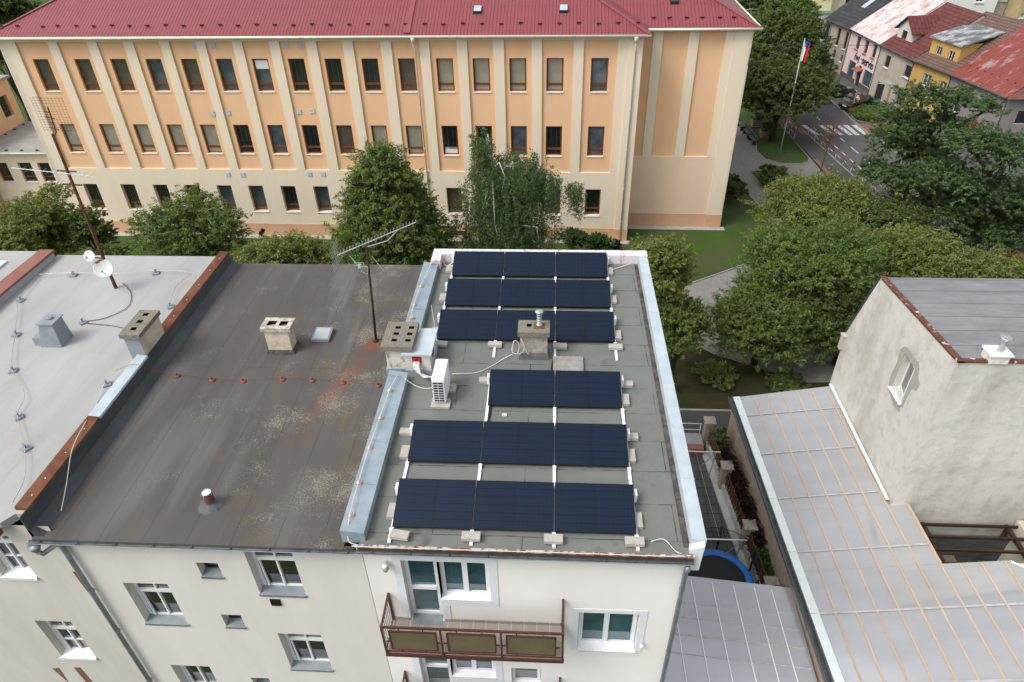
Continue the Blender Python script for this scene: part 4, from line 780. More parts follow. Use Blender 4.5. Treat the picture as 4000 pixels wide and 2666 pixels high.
# windows: one built, the others copied
def school_window(y,gm,z0,h):
    m=MB(); w=1.1; f=.10; zb=z0+.48
    m.box(0,f,y-.07,y,z0,z0+h); m.box(w-f,w,y-.07,y,z0,z0+h); m.box(f,w-f,y-.07,y,z0,z0+.09); m.box(f,w-f,y-.07,y,z0+h-.09,z0+h); m.box(f,w-f,y-.08,y,zb-.09,zb+.05)
    return m
protos={}
pane_mats=['dark_glass','brown_blind_glass','beige_blind_glass','sky_glass']
def pane_mesh(z0,h,y):
    m=MB(); m.box(.09,1.01,y-.035,y-.025,z0+.08,z0+h-.08); return m
TYPE={2:'1113133000122223', 1:'2222203012200303',0:'0000330300110030'}
for row,(z0,z1) in enumerate(ZR):
    y=.36 if row==0 else .37
    h=z1-z0
    base=None
    for k,w in enumerate(WL):
        ty=TYPE[row][k]
        key=(row,ty)
        if key not in protos:
            fr=Matrix.Translation((0,0,0))
            f=school_window(y,None,z0,h).build('window',brown_frame,school,local=1)
            p=pane_mesh(z0,h,y).build('pane',MT[pane_mats[int(ty)]],f,local=1)
            s=MB(); s.hexa([(-.03,(-.05 if row==0 else .07),z0-.06),(1.13,(-.05 if row==0 else .07),z0-.06),(1.1,y-.07,z0-.05),(0,y-.07,z0-.05)],[(-.03,(-.05 if row==0 else .07),z0-.02),(1.13,(-.05 if row==0 else .07),z0-.02),(1.1,y-.07,z0+.005),(0,y-.07,z0+.005)]); s.build('sill',simple('pinkish_white_sill',(.74,.66,.60,1)),f,local=1)
            if ty in '01': 
                c=MB(); c.box(.36,.366,y-.045,y-.036,z0+.08,z0+h-.08); c.box(.72,.726,y-.045,y-.036,z0+.08,z0+h-.08); c.build('blind_cord',flat('blind_cord',(.16,.16,.15,1)),f,local=1)
            protos[key]=f; f.location=(w,0,0)
        else:
            q=dup(protos[key],parent=school); q.location=(w,0,0)
# half drawn white blind in one top window, office things in another
for k,(z0,z1) in ((6,(12.25,12.8)),(11,(6.55,6.95))):
    m=MB(); x=WL[k]; m.box(x+.12,x+.98,.29,.30,z0,z1); m.build('blind',flat('white_blind',(.62,.64,.64,1)),school,frame=SF)
for x in (-12.9,-3.9):
    m=MB(); m.box(x,x+1.1,.18,.2,.15,.62); m.build('cellar_window',MT['sky_glass'],school,frame=SF)
# wall vents
V=[(-29.0,13.75,.13),(-27.75,13.75,.13),(-22.85,13.75,.13),(-21.95,13.75,.13),(-29.0,9.35,-.0),(-27.95,9.35,.13),(-22.9,9.45,.13),(-21.95,9.5,.13),(-29.1,4.9,0),(-28.0,4.9,0),(-23.0,5.0,0),(-22.0,5.0,0)]
v0=None
for x,z_,y in V:
    if v0 is None:
        m=MB(); m.box(-.17,.17,-.03,-.004,-.17,.17)
        for k in range(6): m.hexa([(-.15,-.045,-.14+k*.05),(.15,-.045,-.14+k*.05),(.15,-.03,-.14+k*.05),(-.15,-.03,-.14+k*.05)],[(-.15,-.04,-.125+k*.05),(.15,-.04,-.125+k*.05),(.15,-.03,-.11+k*.05),(-.15,-.03,-.11+k*.05)])
        v0=m.build('wall_vent',simple('vent_grey',(.42,.45,.50,1)),school,local=1); q=v0
    else: q=dup(v0,parent=school)
    q.location=(x,y,z_)
# roof
ta=math.tan(R(25)); ZE=14.42; c0=-43.0; c1=.42; w1=7.62; YE=-.42
def rz_(x,y): return ZE+(y-YE)*ta
H=9.5
m=MB(); a=(c0,YE,ZE); b=(c1,YE,ZE); ridge_y=YE+H; zr=ZE+H*ta
m.quad(a,b,(c1-H,ridge_y,zr),(c0+H,ridge_y,zr)); m.quad((c0,YE+2*H,ZE),a,(c0+H,ridge_y,zr)); m.quad(b,(c1,YE+2*H,ZE),(c1-H,ridge_y,zr)); m.quad((c1,YE+2*H,ZE),(c0,YE+2*H,ZE),(c0+H,ridge_y,zr),(c1-H,ridge_y,zr))
roof=m.build('roof',MT['school_red_metal'],school,frame=SF)
m=MB(); y2=YW-.42; z2=14.26; HW=6.5
m.quad((-6,y2,z2),(w1,y2,z2),(w1-HW,y2+HW,z2+HW*ta),(-6,y2+HW,z2+HW*ta)); m.quad((w1,y2,z2),(w1,y2+2*HW,z2),(w1-HW,y2+HW,z2+HW*ta))
roof2=m.build('roof',MT['school_red_metal'],school,frame=SF)
rf=simple('red_flashing',(.21,.052,.058,1),(.25,.068,.074,1),2,.45,.1,spec=.4)
m=MB()
for p,q in (((c0,YE,ZE+.02),(c0+H,ridge_y,zr+.02)),((c1,YE,ZE+.02),(c1-H,ridge_y,zr+.02)),((w1,y2,z2+.02),(w1-HW,y2+HW,z2+HW*ta+.02)),((c0+H,ridge_y,zr+.02),(c1-H,ridge_y,zr+.02))): m.bar(p,q,.26,.05)
m.bar((-14.75,YE,ZE+.03),(-14.75,ridge_y,zr+.03),.34,.09); m.box(-15.0,-14.93,YE+.3,YE+.3,0,0) if 0 else None
m.build('ridge_flashing',rf,roof,frame=SF)
m=MB(); m.box(-14.95,-14.6,YE+.06,YE+.25,ZE+.02,ZE+.16); m.build('flashing_end',dark_rubber,roof,frame=SF)
g0=None
def slope(x,y): return (x,y,ZE+(y-YE)*ta)
xs=[-42.1,-41.0,-39.2,-38.2]+[-36.9+k*1.22 for k in range(31)]
for k,x in enumerate(xs):
    yy=YE+.95+.05*math.sin(k*2.3)
    if g0 is None:
        m=MB(); m.hexa([(-.13,-.02,0),(.13,-.02,0),(.13,.02,0),(-.13,.02,0)],[(-.14,-.04,.11),(.14,-.04,.11),(.14,-.01,.11),(-.14,-.01,.11)]); m.bar((0,.02,.01),(0,-.14,-.05),.05,.02); g0=m.build('snow_guard',simple('dark_red_guard',(.09,.016,.018,1)),roof,local=1); q=g0
    else: q=dup(g0,parent=roof)
    q.location=slope(x,yy)
for x in (.9,1.9,3.0,4.0,5.1,6.0): q=dup(g0,parent=roof2); q.location=(x,y2+.9,z2+.9*ta)
for x,yy,par,zz in ((-10.45,1.75,roof,None),(-4.95,1.78,roof,None),(2.3,YW+2.05,roof2,1)):
    z_=(ZE+(yy-YE)*ta) if zz is None else z2+(yy-y2)*ta
    m=MB(); m.hexa([(x-.27,yy-.3,z_-.35),(x+.27,yy-.3,z_-.35),(x+.27,yy+.3,z_-.05),(x-.27,yy+.3,z_-.05)],[(x-.27,yy-.3,z_+.02),(x+.27,yy-.3,z_+.02),(x+.27,yy+.3,z_+.26),(x-.27,yy+.3,z_+.26)]); s=m.build('skylight',dark_rubber,par,frame=SF)
    m=MB(); m.slab([(x-.24,yy-.27,z_+.045),(x+.24,yy-.27,z_+.045),(x+.24,yy+.27,z_+.26),(x-.24,yy+.27,z_+.26)],.01); m.build('pane',simple('bright_skylight_pane',(.42,.47,.50,1),None,1,.15,0) if zz is None else MT['dark_glass'],s,frame=SF)
# gutters and downpipes
m=MB(); m.tube([(c0-.05,YE-.02,ZE-.06),(c1+.05,YE-.02,ZE-.06)],.085,8); m.tube([(c1-.02,YE-.02,ZE-.06),(c1-.02,y2,ZE-.10)],.07,8); m.tube([(c1,y2-.02,z2-.05),(w1+.08,y2-.02,z2-.05)],.085,8); m.tube([(w1+.06,y2-.02,z2-.05),(w1+.06,18,z2-.05)],.085,8)
m.build('gutter',cream_metal,school,frame=SF,smooth=True)
for i,x in enumerate((-14.4,-.42)):
    m=MB(); yo=-.08 if i==0 else -.18
    m.lathe([(.10,-.35),(.14,-.1),(.14,0)],(x,YE+.0,ZE-.1),10); m.tube([(x,YE,ZE-.4),(x,YE+.02,ZE-.6),(x+.02,yo,ZE-.95),(x+.02,yo,.1)],.055,10)
    for z_ in (12.5,9.8,7.0,4.2,1.6): m.lathe([(.068,0),(.068,.05)],(x+.02,yo,z_),10)
    m.build('downpipe',cream_metal,school,frame=SF,smooth=True)
m=MB(); m.tube([(S0+.2,-.1,14.1),(S0+.05,-.06,.2)],.02,5); m.build('conductor',flat('pale_wire',(.6,.58,.55,1)),school,frame=SF)
# ------------------------------------------------------------------- low annex at the far left
an=thing('annex_building','low cream and orange school annex with grey flat roof left of the school','building',(-44,50,0))
m=MB(); hs=[(-50.9+1.95*k,-50.0+1.95*k+.12,2.7,4.32) for k in range(6)]
wall(m,-45.2,-37.2,0,5.2,[h for h in [(-44.35,-43.35,2.7,4.35),(-42.45,-41.35,2.7,4.35),(-40.85,-39.85,2.7,4.35)]],y=50,depth=.25)
m.build('wall',school_cream,an); m=MB(); m.box(-56,-45.3,48.6,56.7,0,5.0); m.build('side_wall',school_orange,an)
m=MB(); m.box(-50,-45.2,49.0,49.99,0,4.9); m.build('orange_field',school_orange,an)
for x in (-44.35,-42.45,-40.85):
    win(an,x+.01,x+1.0-.01,2.71,4.34,50.25,brown_frame,MT['dark_glass'],.09,trans=(3.12,),sill=trim_white,wy=50)
m=MB(); m.slab([(-46,49.7,5.32),(-37.15,49.7,5.32),(-37.15,56.8,5.34),(-46,56.8,5.34)],.14); m.build('roof_deck',simple('annex_felt',(.26,.255,.24,1),(.33,.32,.30,1),1.2,.9,.4),an)
m=MB(); m.tube([(-46,49.62,5.25),(-37.2,49.62,5.25)],.07,8); m.tube([(-45.15,49.9,5.2),(-45.1,49.9,.2)],.05,8); m.build('gutter',cream_metal,an,smooth=True)
m=MB()
for k in range(7): m.box(-45.4+k*1.25,-45.25+k*1.25,49.9,50.05,5.33,5.43)
for k in range(5): m.box(-45.3,-45.15,51+k*1.2,51.15+k*1.2,5.34,5.44)
m.build('roof_block',dark_zinc,an)
up=thing('annex_building','upper orange storey with grey roof rising behind the low annex roof','building',(-50,52,0))
m=MB(); F2=Matrix.Translation((-45.7,47,0))@Matrix.Rotation(math.pi/2,4,'Z')   # east face: local x -> +Y, outward -> +X
wall(m,0,9.8,5.3,9.0,[(1.9,2.9,6.2,7.9),(5.3,6.5,6.2,7.9),(7.9,9.0,6.2,7.9)],depth=.3)
m.build('wall',school_orange,up,frame=F2)
m=MB(); m.box(-56,-46.1,47.02,56.7,5.0,8.99); m.box(-46.1,-45.75,56.5,56.7,5,8.99); m.build('wall',school_orange,up)
for x in (1.9,5.3,7.9):
    m=MB(); m.box(x+.02,x+1.0,.2,.3,6.22,7.88); f=m.build('window',brown_frame,up,frame=F2); m=MB(); m.box(x+.12,x+.9,.185,.199,6.72,7.8); m.box(x+.12,x+.9,.185,.199,6.3,6.6); m.build('pane',MT['dark_glass'],f,frame=F2); m=MB(); m.box(x-.02,x+1.1,-.06,.2,6.13,6.19); m.build('sill',trim_white,f,frame=F2)
m=MB(); m.box(-56,-45.45,46.8,57.0,9.0,9.18); m.build('roof_deck',simple('annex_felt',(.26,.255,.24,1)),up)
# =================================================================== right: gable house, plastic canopies, yard
rh=thing('gable_house','pale stained rendered house with grey sheet roof and rusty edge caps on the right','house',(13.05,18.3,0))
GX=13.05; Wy0=18.25
# west gable wall (plane x=GX) polygon with a window hole ; profile: ridge edge z 10.55 (front) -> 9.95 (y 24.4) -> steep to 6.3 (25.7) -> down
wy0,wy1,wz0,wz1=20.12,21.05,7.12,8.72
m=MB()
P=lambda y,z:(GX,y,z)
m.quad(P(Wy0,0),P(Wy0,10.5),P(wy0,10.33),P(wy0,0)); m.quad(P(wy0,0),P(wy0,wz0),P(wy1,wz0),P(wy1,0)); m.quad(P(wy0,wz1),P(wy0,10.33),P(wy1,10.25),P(wy1,wz1)); m.quad(P(wy1,0),P(wy1,10.25),P(24.4,9.95),P(25.7,6.35),P(25.62,0))
e=GX+.34
m.quad((GX,wy0,wz0),(GX,wy0,wz1),(e,wy0,wz1),(e,wy0,wz0)); m.quad((GX,wy1,wz0),(e,wy1,wz0),(e,wy1,wz1),(GX,wy1,wz1)); m.quad((GX,wy0,wz1),(GX,wy1,wz1),(e,wy1,wz1),(e,wy0,wz1)); m.quad((GX,wy0,wz0),(e,wy0,wz0),(e,wy1,wz0),(GX,wy1,wz0))
# south wall, slightly bulging old render
nx,nz=14,12
X=np.linspace(GX,24,nx); Z=np.linspace(0,10.5,nz)
vs=[];fs=[]
for j,z_ in enumerate(Z):
    for i,x in enumerate(X): vs.append((x,Wy0-.03*math.sin(i*1.3+j*.7)*(0 if i==0 or j==nz-1 else 1),z_))
for j in range(nz-1):
    for i in range(nx-1): fs.append((j*nx+i,j*nx+i+1,(j+1)*nx+i+1,(j+1)*nx+i))
m.add(vs,fs); m.quad((GX,25.62,0),(24,25.62,0),(24,25.7,6.35),(GX,25.7,6.35))
m.build('wall',MT['stained'],rh)
m=MB(); m.slab([(GX+.15,Wy0+.1,10.52),(24,Wy0+.1,10.52),(24,24.4,9.97),(GX+.15,24.4,9.97)],.1); m.slab([(GX+.02,24.4,9.97),(24,24.4,9.97),(24,25.75,6.4),(GX+.02,25.75,6.4)],.05); rr=m.build('roof',MT['bitumen'],rh)
m=MB(); m.hexa([(GX-.04,Wy0-.05,10.49),(GX+.17,Wy0-.05,10.49),(GX+.17,24.45,9.93),(GX-.04,24.45,9.93)],[(GX-.04,Wy0-.05,10.56),(GX+.17,Wy0-.05,10.57),(GX+.17,24.45,10.02),(GX-.04,24.45,10.00)])
for y in (19.7,21.6,23.2): 
    z_=10.6-.091*(y-18.2); m.box(GX-.05,GX+.18,y-.015,y+.015,z_-.12,z_-.012)
m.box(GX-.05,24,Wy0-.05,Wy0+.12,10.50,10.575); m.build('sheet_cap',MT['peel'],rh)
m=MB(); m.bar((GX-.02,25.72,6.33),(GX-.02,24.45,9.95),.05); m.build('edge_trim',dark_zinc,rh)
# cement patch round the window (follows the wall, ragged outline) built as four thin ragged pieces
def ragged(pts,name):
    m=MB(); n=len(pts); m.add([(GX-.014,y,z) for y,z in pts]+[(GX+.0,y,z) for y,z in pts],[tuple(range(n-1,-1,-1))]+[(i,(i+1)%n,n+(i+1)%n,n+i) for i in range(n)]); m.build(name,MT['patch'],rh)
ragged([(21.05,6.95),(21.30,7.05),(21.38,7.5),(21.30,8.1),(21.42,8.6),(21.25,8.88),(21.05,8.98)],'cement_patch'); ragged([(20.12,8.72),(21.05,8.72),(21.05,8.98),(20.6,9.02),(20.3,8.98),(20.12,9.05)],'cement_patch'); ragged([(19.93,7.0),(20.12,6.95),(20.12,9.05),(19.90,8.85),(19.80,8.6),(19.55,8.45),(19.6,8.1),(19.88,8.0),(19.95,7.5)],'cement_patch'); ragged([(20.0,6.7),(20.5,6.62),(21.2,6.85),(21.05,7.0),(20.1,7.0)],'cement_patch')
m=MB(); x=GX+.30
for a in ((x-.04,x+.03,wy0,wy0+.09,wz0,wz1),(x-.04,x+.03,wy1-.09,wy1,wz0,wz1),(x-.04,x+.03,wy0+.09,wy1-.09,wz0,wz0+.09),(x-.04,x+.03,wy0+.09,wy1-.09,wz1-.09,wz1)): m.box(*a)
f=m.build('window',upvc,rh)
m=MB(); m.box(x+.02,x+.03,wy0+.08,wy1-.08,wz0+.08,wz1-.08); m.build('pane',flat('dark_room',(.02,.008,.008,1),.6),f)  # dark sheet behind the sash, unlit room put into its colour
m=MB()                                     # sash swung open inward-left (hinged at the far jamb)
F3=Matrix.Translation((x-.05,wy1-.08,0))@Matrix.Rotation(R(-13),4,'Z')
for a in ((-.03,.03,-.75,-.67,wz0+.1,wz1-.1),(-.03,.03,-.08,0,wz0+.1,wz1-.1),(-.03,.03,-.67,-.08,wz0+.1,wz0+.18),(-.03,.03,-.67,-.08,wz1-.18,wz1-.1)): m.box(*a)
m.build('sash',upvc,f,frame=F3); m=MB(); m.box(-.006,.006,-.67,-.08,wz0+.18,wz1-.18); m.build('pane',MT['dark_glass'],f,frame=F3)
m=MB(); m.hexa([(GX-.12,wy0-.06,wz0-.10),(x-.02,wy0-.03,wz0-.06),(x-.02,wy1+.03,wz0-.06),(GX-.12,wy1+.06,wz0-.10)],[(GX-.12,wy0-.06,wz0-.07),(x-.02,wy0-.03,wz0+.004),(x-.02,wy1+.03,wz0+.004),(GX-.12,wy1+.06,wz0-.07)]); m.build('sill',white_metal,f)
m=MB(); m.box(13.95,14.55,Wy0-.08,Wy0+.42,10.50,10.80); c=m.build('chimney',simple('stained_white_block',(.70,.68,.66,1),(.5,.46,.42,1),5,.9,.5),rh)
m=MB(); m.box(13.90,14.62,Wy0-.12,Wy0+.48,10.80,10.85); m.build('chimney_cap',simple('white_painted_slab',(.78,.78,.77,1)),c)
m=MB(); m.lathe([(.10,0),(.085,.05),(.085,.42),(.11,.43),(.20,.53),(.17,.55),(.03,.56)],(14.30,18.42,10.85),16); m.build('flue_pipe',steel,c,smooth=True)
# bump on the far edge of the wall
m=MB(); m.box(GX-.16,GX+.02,25.5,25.74,5.5,6.22); m.box(GX-.20,GX+.04,25.45,25.78,6.22,6.27); m.build('eave_corbel',MT['stained'],rh)
# ---- twin-wall canopies
def cz(x): return 2.82+.155*(x-8.5)
cp=thing('canopy','large translucent plastic canopy with pine battens leaning on the gable house','canopy',(11,17,0))
lx=lambda y: 8.93-.36*(y-12.3)/12.9 if y>12.3 else 8.93+.03*(12.3-y)
m=MB()
def sheet(m,p,h=.016): m.slab([(x,y,cz(x)) for x,y in p],h)
sheet(m,[(lx(7.5),7.5),(17.3,7.5),(17.3,14.3),(15.9,15.54),(13.73,15.56),(lx(15.56),15.56)]); sheet(m,[(lx(15.565),15.565),(13.73,15.565),(13.65,18.3),(lx(18.3),18.3)]); sheet(m,[(lx(18.305),18.305),(12.97,18.305),(12.97,25.33),(lx(25.15),25.15)])
m.build('plastic_sheet',MT['poly'],cp)
def batt(xb,xt,yb,yt,w=.032):
    m=MB(); m.hexa([(xb-w,yb,cz(xb)+.002),(xb+w,yb,cz(xb)+.006),(xt+w,yt,cz(xt)+.006),(xt-w,yt,cz(xt)+.002)],[(xb-w,yb,cz(xb)+.03),(xb+w,yb,cz(xb)+.034),(xt+w,yt,cz(xt)+.034),(xt-w,yt,cz(xt)+.03)]); m.build('batten',wood_batten,cp)
for x11,x25 in ((9.73,9.49),(10.38,10.13),(11.05,10.77),(11.75,11.40),(12.42,12.05),(13.05,12.67)):
    sl_=(x25-x11)/13.5; batt(x11-sl_*4,x25,7.5,25.02)
for x11,xt,yt in ((13.83,13.62,16.5),(14.45,14.25,15.5),(15.15,14.92,15.48),(15.9,15.67,15.49),(16.6,16.45,14.9)): batt(x11+.06,xt,7.5,yt)
batt(13.66,13.60,15.6,18.2,.055)
for y in (9.0,10.3,11.6,12.9,14.15,15.42,16.88,18.2,19.5,20.85,22.15,23.55):
    xe=17.2 if y<15.5 else (13.6 if y<18.25 else 12.85); m=MB(); m.bar((9.1,y,cz(9.1)-.075),(xe,y-.05,cz(xe)-.075),.07,.11); m.build('purlin',simple('pinkish_planed_wood',(.66,.45,.34,1),(.72,.52,.40,1),3),cp)
for y in (9.0,11.4,13.88,16.38,18.93,21.39,23.82):
    xe=17.3 if y<15.5 else (13.68 if y<18.25 else 12.9); xs=lx(y)+.02
    m=MB(); m.hexa([(xs,y-.035,cz(xs)+.035),(xe,y-.035,cz(xe)+.035),(xe,y+.035,cz(xe)+.035),(xs,y+.035,cz(xs)+.035)],[(xs,y-.035,cz(xs)+.043),(xe,y-.035,cz(xe)+.043),(xe,y+.035,cz(xe)+.043),(xs,y+.035,cz(xs)+.043)]); m.build('joint_tape',simple('joint_profile',(.34,.33,.32,1),(.47,.46,.45,1),6,.4,0),cp)
ys=[7.5,9.0,11.4,13.88,16.38,18.93,21.39,23.82,25.15]
for i in range(8):
    a,b=ys[i]+.01,ys[i+1]-.01; xa=lx(a); xb=lx(b); m=MB()
    m.hexa([(xa-.02,a,cz(xa)+.045),(xa+.27,a,cz(xa+.27)+.045),(xb+.27,b,cz(xb+.27)+.045),(xb-.02,b,cz(xb)+.045)],[(xa-.02,a,cz(xa)+.055),(xa+.27,a,cz(xa+.27)+.055),(xb+.27,b,cz(xb+.27)+.055),(xb-.02,b,cz(xb)+.055)]); m.build('edge_flashing',simple('white_aluminium_strip',(.66,.70,.70,1),(.58,.63,.63,1),2,.35,.05),cp)
m=MB(); m.bar((12.93,25.35,3.62),(12.93,18.42,3.62),.14,.03); m.build('wall_flashing',simple('white_aluminium_strip',(.66,.70,.70,1)),cp)
m=MB(); q=[lx(7.5),lx(12.3),lx(25.2)]; Y_=[7.5,12.3,25.25]
for i in range(2):
    a,b,c,d=q[i],q[i+1],Y_[i],Y_[i+1]; m.bar((a-.04,c,2.79),(b-.04,d,2.79),.02,.12); m.bar((a-.20,c,2.76),(b-.20,d,2.76),.03,.14); m.bar((a-.12,c,2.69),(b-.12,d,2.69),.17,.02)
m.build('gutter',simple('dark_grey_gutter',(.08,.095,.10,1),(.12,.135,.14,1),3,.4,.05,metal=.3),cp)
m=MB()
for y in (9,13,17.2,21,25): m.box(8.98,9.08,y,y+.1,0,2.7)
for y in (9,13): m.box(16.8,16.95,y,y+.12,0,4)
m.build('post',wood_batten,cp)
# objects under the big canopy: floor tones stand in for the sheet's reflections, boarded side
m=MB(); m.prism([(9.0,7.5),(11.3,7.5),(11.3,18.2),(12.2,19),(12.2,26),(9.0,26)],.004,.02); o=m.build('patio_floor',simple('pale_patio_floor',(.66,.66,.68,1),(.76,.76,.78,1),.8,.8,.1)); o['kind']='structure'
m=MB(); m.prism([(11.3,7.5),(24,7.5),(24,18.2),(13.05,18.2),(13.05,26),(12.2,26),(12.2,19),(11.3,18.2)],.004,.02); o=m.build('court_floor',MT['dark_square_pavers']); o['kind']='structure'  # dark court, extended left to imitate the house reflection in the canopy
m=MB(); m.box(8.72,8.78,8,25.4,0,2.5); wl=m.build('boarding',simple('bleached_board_wall',(.42,.31,.24,1),(.30,.24,.20,1),3,.9,.4)); tag(wl,'tall bleached wooden screen wall under the gutter of the large canopy','wall')
lc=thing('canopy','lower translucent plastic canopy with white metal bars beside the white apartment house','canopy',(5.8,12,0))
m=MB(); m.slab([(3.0,6,2.37),(8.5,6,2.37),(8.70,15.24,2.38),(2.95,15.80,2.38)],.016); m.build('plastic_sheet',MT['poly'],lc)
for x in (3.70,4.44,5.18,5.92,6.67,7.40,8.0): m=MB(); m.bar((x+.02,6,2.395),(x-.03,15.62-.1*(x-3),2.41),.032,.022); m.build('batten',white_metal,lc)
for k,y in enumerate((7.4,8.6,9.8,11.0,12.25,12.95,13.6,14.2)): m=MB(); m.bar((3.0,y+.45,2.385),(8.55,y-.03,2.385),.05 if k%3==2 else .025,.02); m.build('joint_tape',simple('joint_profile',(.34,.33,.32,1)),lc)
m=MB()
for y in (8.0,9.8,12.3,14.9): m.bar((3.0,y+.4,2.29),(8.5,y,2.29),.08,.12)
m.bar((8.5,6,2.3),(8.62,15.2,2.3),.08,.12)
for x,y in ((3.1,15.6),(5.8,15.4),(8.4,15.15),(8.4,10)): m.box(x-.05,x+.05,y-.05,y+.05,0,2.25)
m.build('rafter',white_metal,lc)
# yard
m=MB(); m.prism([(2.9,5),(8.6,5),(8.3,15),(7.65,24.2),(2.9,24.2)],.004,.03); m.v=[(x,y,z) for x,y,z in m.v]
o=m.build('patio',MT['dark_square_pavers']); o['kind']='structure'
m=MB(); m.prism([(7.95,14),(8.2,14),(7.35,24.0),(7.12,24.0)],0,.35) if 0 else None
fw=thing('garden_fence','garden fence with pale stone pillars, brown slats and low plinth wall beside the patio','fence',(8.1,20,0))
fx=lambda y: 8.42-.085*(y-16)
m=MB(); m.hexa([(fx(15)-.12,15,0),(fx(15)+.14,15,0),(fx(24.6)+.14,24.6,0),(fx(24.6)-.12,24.6,0)],[(fx(15)-.12,15,.45),(fx(15)+.14,15,.45),(fx(24.6)+.14,24.6,.45),(fx(24.6)-.12,24.6,.45)])
m.hexa([(fx(15)-.42,15,0),(fx(15)-.13,15,0),(fx(24)-.13,24.2,0),(fx(24)-.42,24.2,0)],[(fx(15)-.42,15,.12),(fx(15)-.13,15,.12),(fx(24)-.13,24.2,.12),(fx(24)-.42,24.2,.12)])
m.build('plinth_wall',simple('grey_white_plinth',(.40,.40,.38,1),(.50,.50,.48,1),2,.9,.2),fw)
py=[25.0,22.05,18.75,16.05]
for y in py:
    m=MB(); w=.20; m.box(fx(y)-w,fx(y)+w,y-w,y+w,0,1.45); p=m.build('pillar',stone,fw)
    m=MB(); x=fx(y); m.box(x-.27,x+.27,y-.27,y+.27,1.45,1.51); m.add([(x-.27,y-.27,1.51),(x+.27,y-.27,1.51),(x+.27,y+.27,1.51),(x-.27,y+.27,1.51),(x,y,1.60)],[(0,1,4),(1,2,4),(2,3,4),(3,0,4)]); m.build('pillar_cap',simple('weathered_cap',(.33,.31,.26,1),(.24,.22,.18,1),7,.95,.5),p)
for i in range(3):
    a,b=py[i+1]+.25,py[i]-.25; n=12
    m=MB()
    for k in range(n):
        y=a+(b-a)*(k+.5)/n; x=fx(y)-.02; m.box(x-.012,x+.012,y-.075,y+.075,.5,1.28+.04*math.sin(k*2))
    m.bar((fx(a)+.02,a,.7),(fx(b)+.02,b,.7),.04,.06); m.bar((fx(a)+.02,a,1.1),(fx(b)+.02,b,1.1),.04,.06)
    m.build('slat_panel',fence_wood,fw)
# far end of the patio: low red wall, white double rail, lane
lw=thing('low_wall','low brick red wall with white double railing at the far end of the patio','wall',(5,24.1,0))
m=MB(); m.box(2.9,7.35,24.0,24.35,0,.5); m.build('wall',simple('dusty_red_paint',(.30,.13,.10,1),(.24,.11,.09,1),3,.9,.4),lw)
m=MB(); m.box(2.9,7.4,24.352,25.2,0,.42); m.build('wall_top_slab',simple('slab_grey',(.25,.26,.26,1),(.30,.31,.31,1),3),lw)
m=MB()
for z_ in (.75,1.15): m.tube([(2.9,25.15,z_),(7.35,25.1,z_)],.025,8)
for x in (3.0,5.2,7.3): m.tube([(x,25.13,.4),(x,25.13,1.15)],.02,8)
m.build('railing',white_metal,lw,smooth=True)
ln=thing('clothes_line','white metal clothes line frame across the patio','clothes line',(5.5,21,0))
m=MB()
for y in (22.4,17.6):
    m.tube([(2.95,y,1.95),(7.75 if y<20 else 7.6,y+.02,1.95)],.028,8)
m.build('pole',white_metal,ln,smooth=True)
m=MB()
for y in (22.4,17.6):
    x=7.55 if y<20 else 7.4
    m.bar((x,y,1.95),(x-.1,y,.1),.04); m.bar((x,y,1.9),(x-.5,y,1.1),.03)
m.build('support',steel,ln)
m=MB()
for x in (5.0,5.8,6.5): m.tube([(x,22.4,1.93),(x+.1,20,1.90),(x+.2,17.6,1.93)],.004,4)
m.build('line',wc,ln)
# trampoline
tr=thing('trampoline','round trampoline with blue edge pad, black mat and net posts','trampoline',(6.55,16.55,0))
cx,cy,Rr=6.55,16.58,1.42
m=MB(); m.lathe([(Rr-.3,.80),(Rr-.3,.86),(Rr-.05,.87),(Rr,.82),(Rr,.78)],(cx,cy,0),36)
m.f=m.f[:-2]; m.m=m.m[:len(m.f)]; m.build('edge_pad',simple('blue_pad_vinyl',(.02,.14,.46,1),(.03,.19,.55,1),3,.35,.1),tr,smooth=True)
m=MB(); m.lathe([(Rr-.28,.80),(Rr-.28,.805)],(cx,cy,0),36); m.build('jumping_mat',flat('black_mat',(.014,.015,.018,1),.6),tr)
m=MB()
for k in range(6):
    a=k*math.pi/3+.35; m.tube([(cx+Rr*math.cos(a),cy+Rr*math.sin(a),0),(cx+Rr*math.cos(a),cy+Rr*math.sin(a),.8)],.025,6)
m.build('leg',steel,tr)
m=MB()
for k in range(6):
    a=k*math.pi/3+.05+.3; x,y=cx+(Rr+.05)*math.cos(a),cy+(Rr+.05)*math.sin(a); m.tube([(x,y,.5),(x,y,2.2)],.045,8)
m.build('net_post',dark_rubber,tr,smooth=True)
m=MB(); n=36
for k in range(n):
    a,b=2*math.pi*k/n,2*math.pi*(k+1)/n; r=Rr+.02; m.quad((cx+r*math.cos(a),cy+r*math.sin(a),.85),(cx+r*math.cos(b),cy+r*math.sin(b),.85),(cx+r*math.cos(b),cy+r*math.sin(b),2.15),(cx+r*math.cos(a),cy+r*math.sin(a),2.15))
m.build('safety_net',MT['net'],tr)
m=MB(); m.tube([(cx+(Rr+.03)*math.cos(2*math.pi*k/24),cy+(Rr+.03)*math.sin(2*math.pi*k/24),2.16) for k in range(25)],.012,5); m.build('net_rim',dark_rubber,tr)
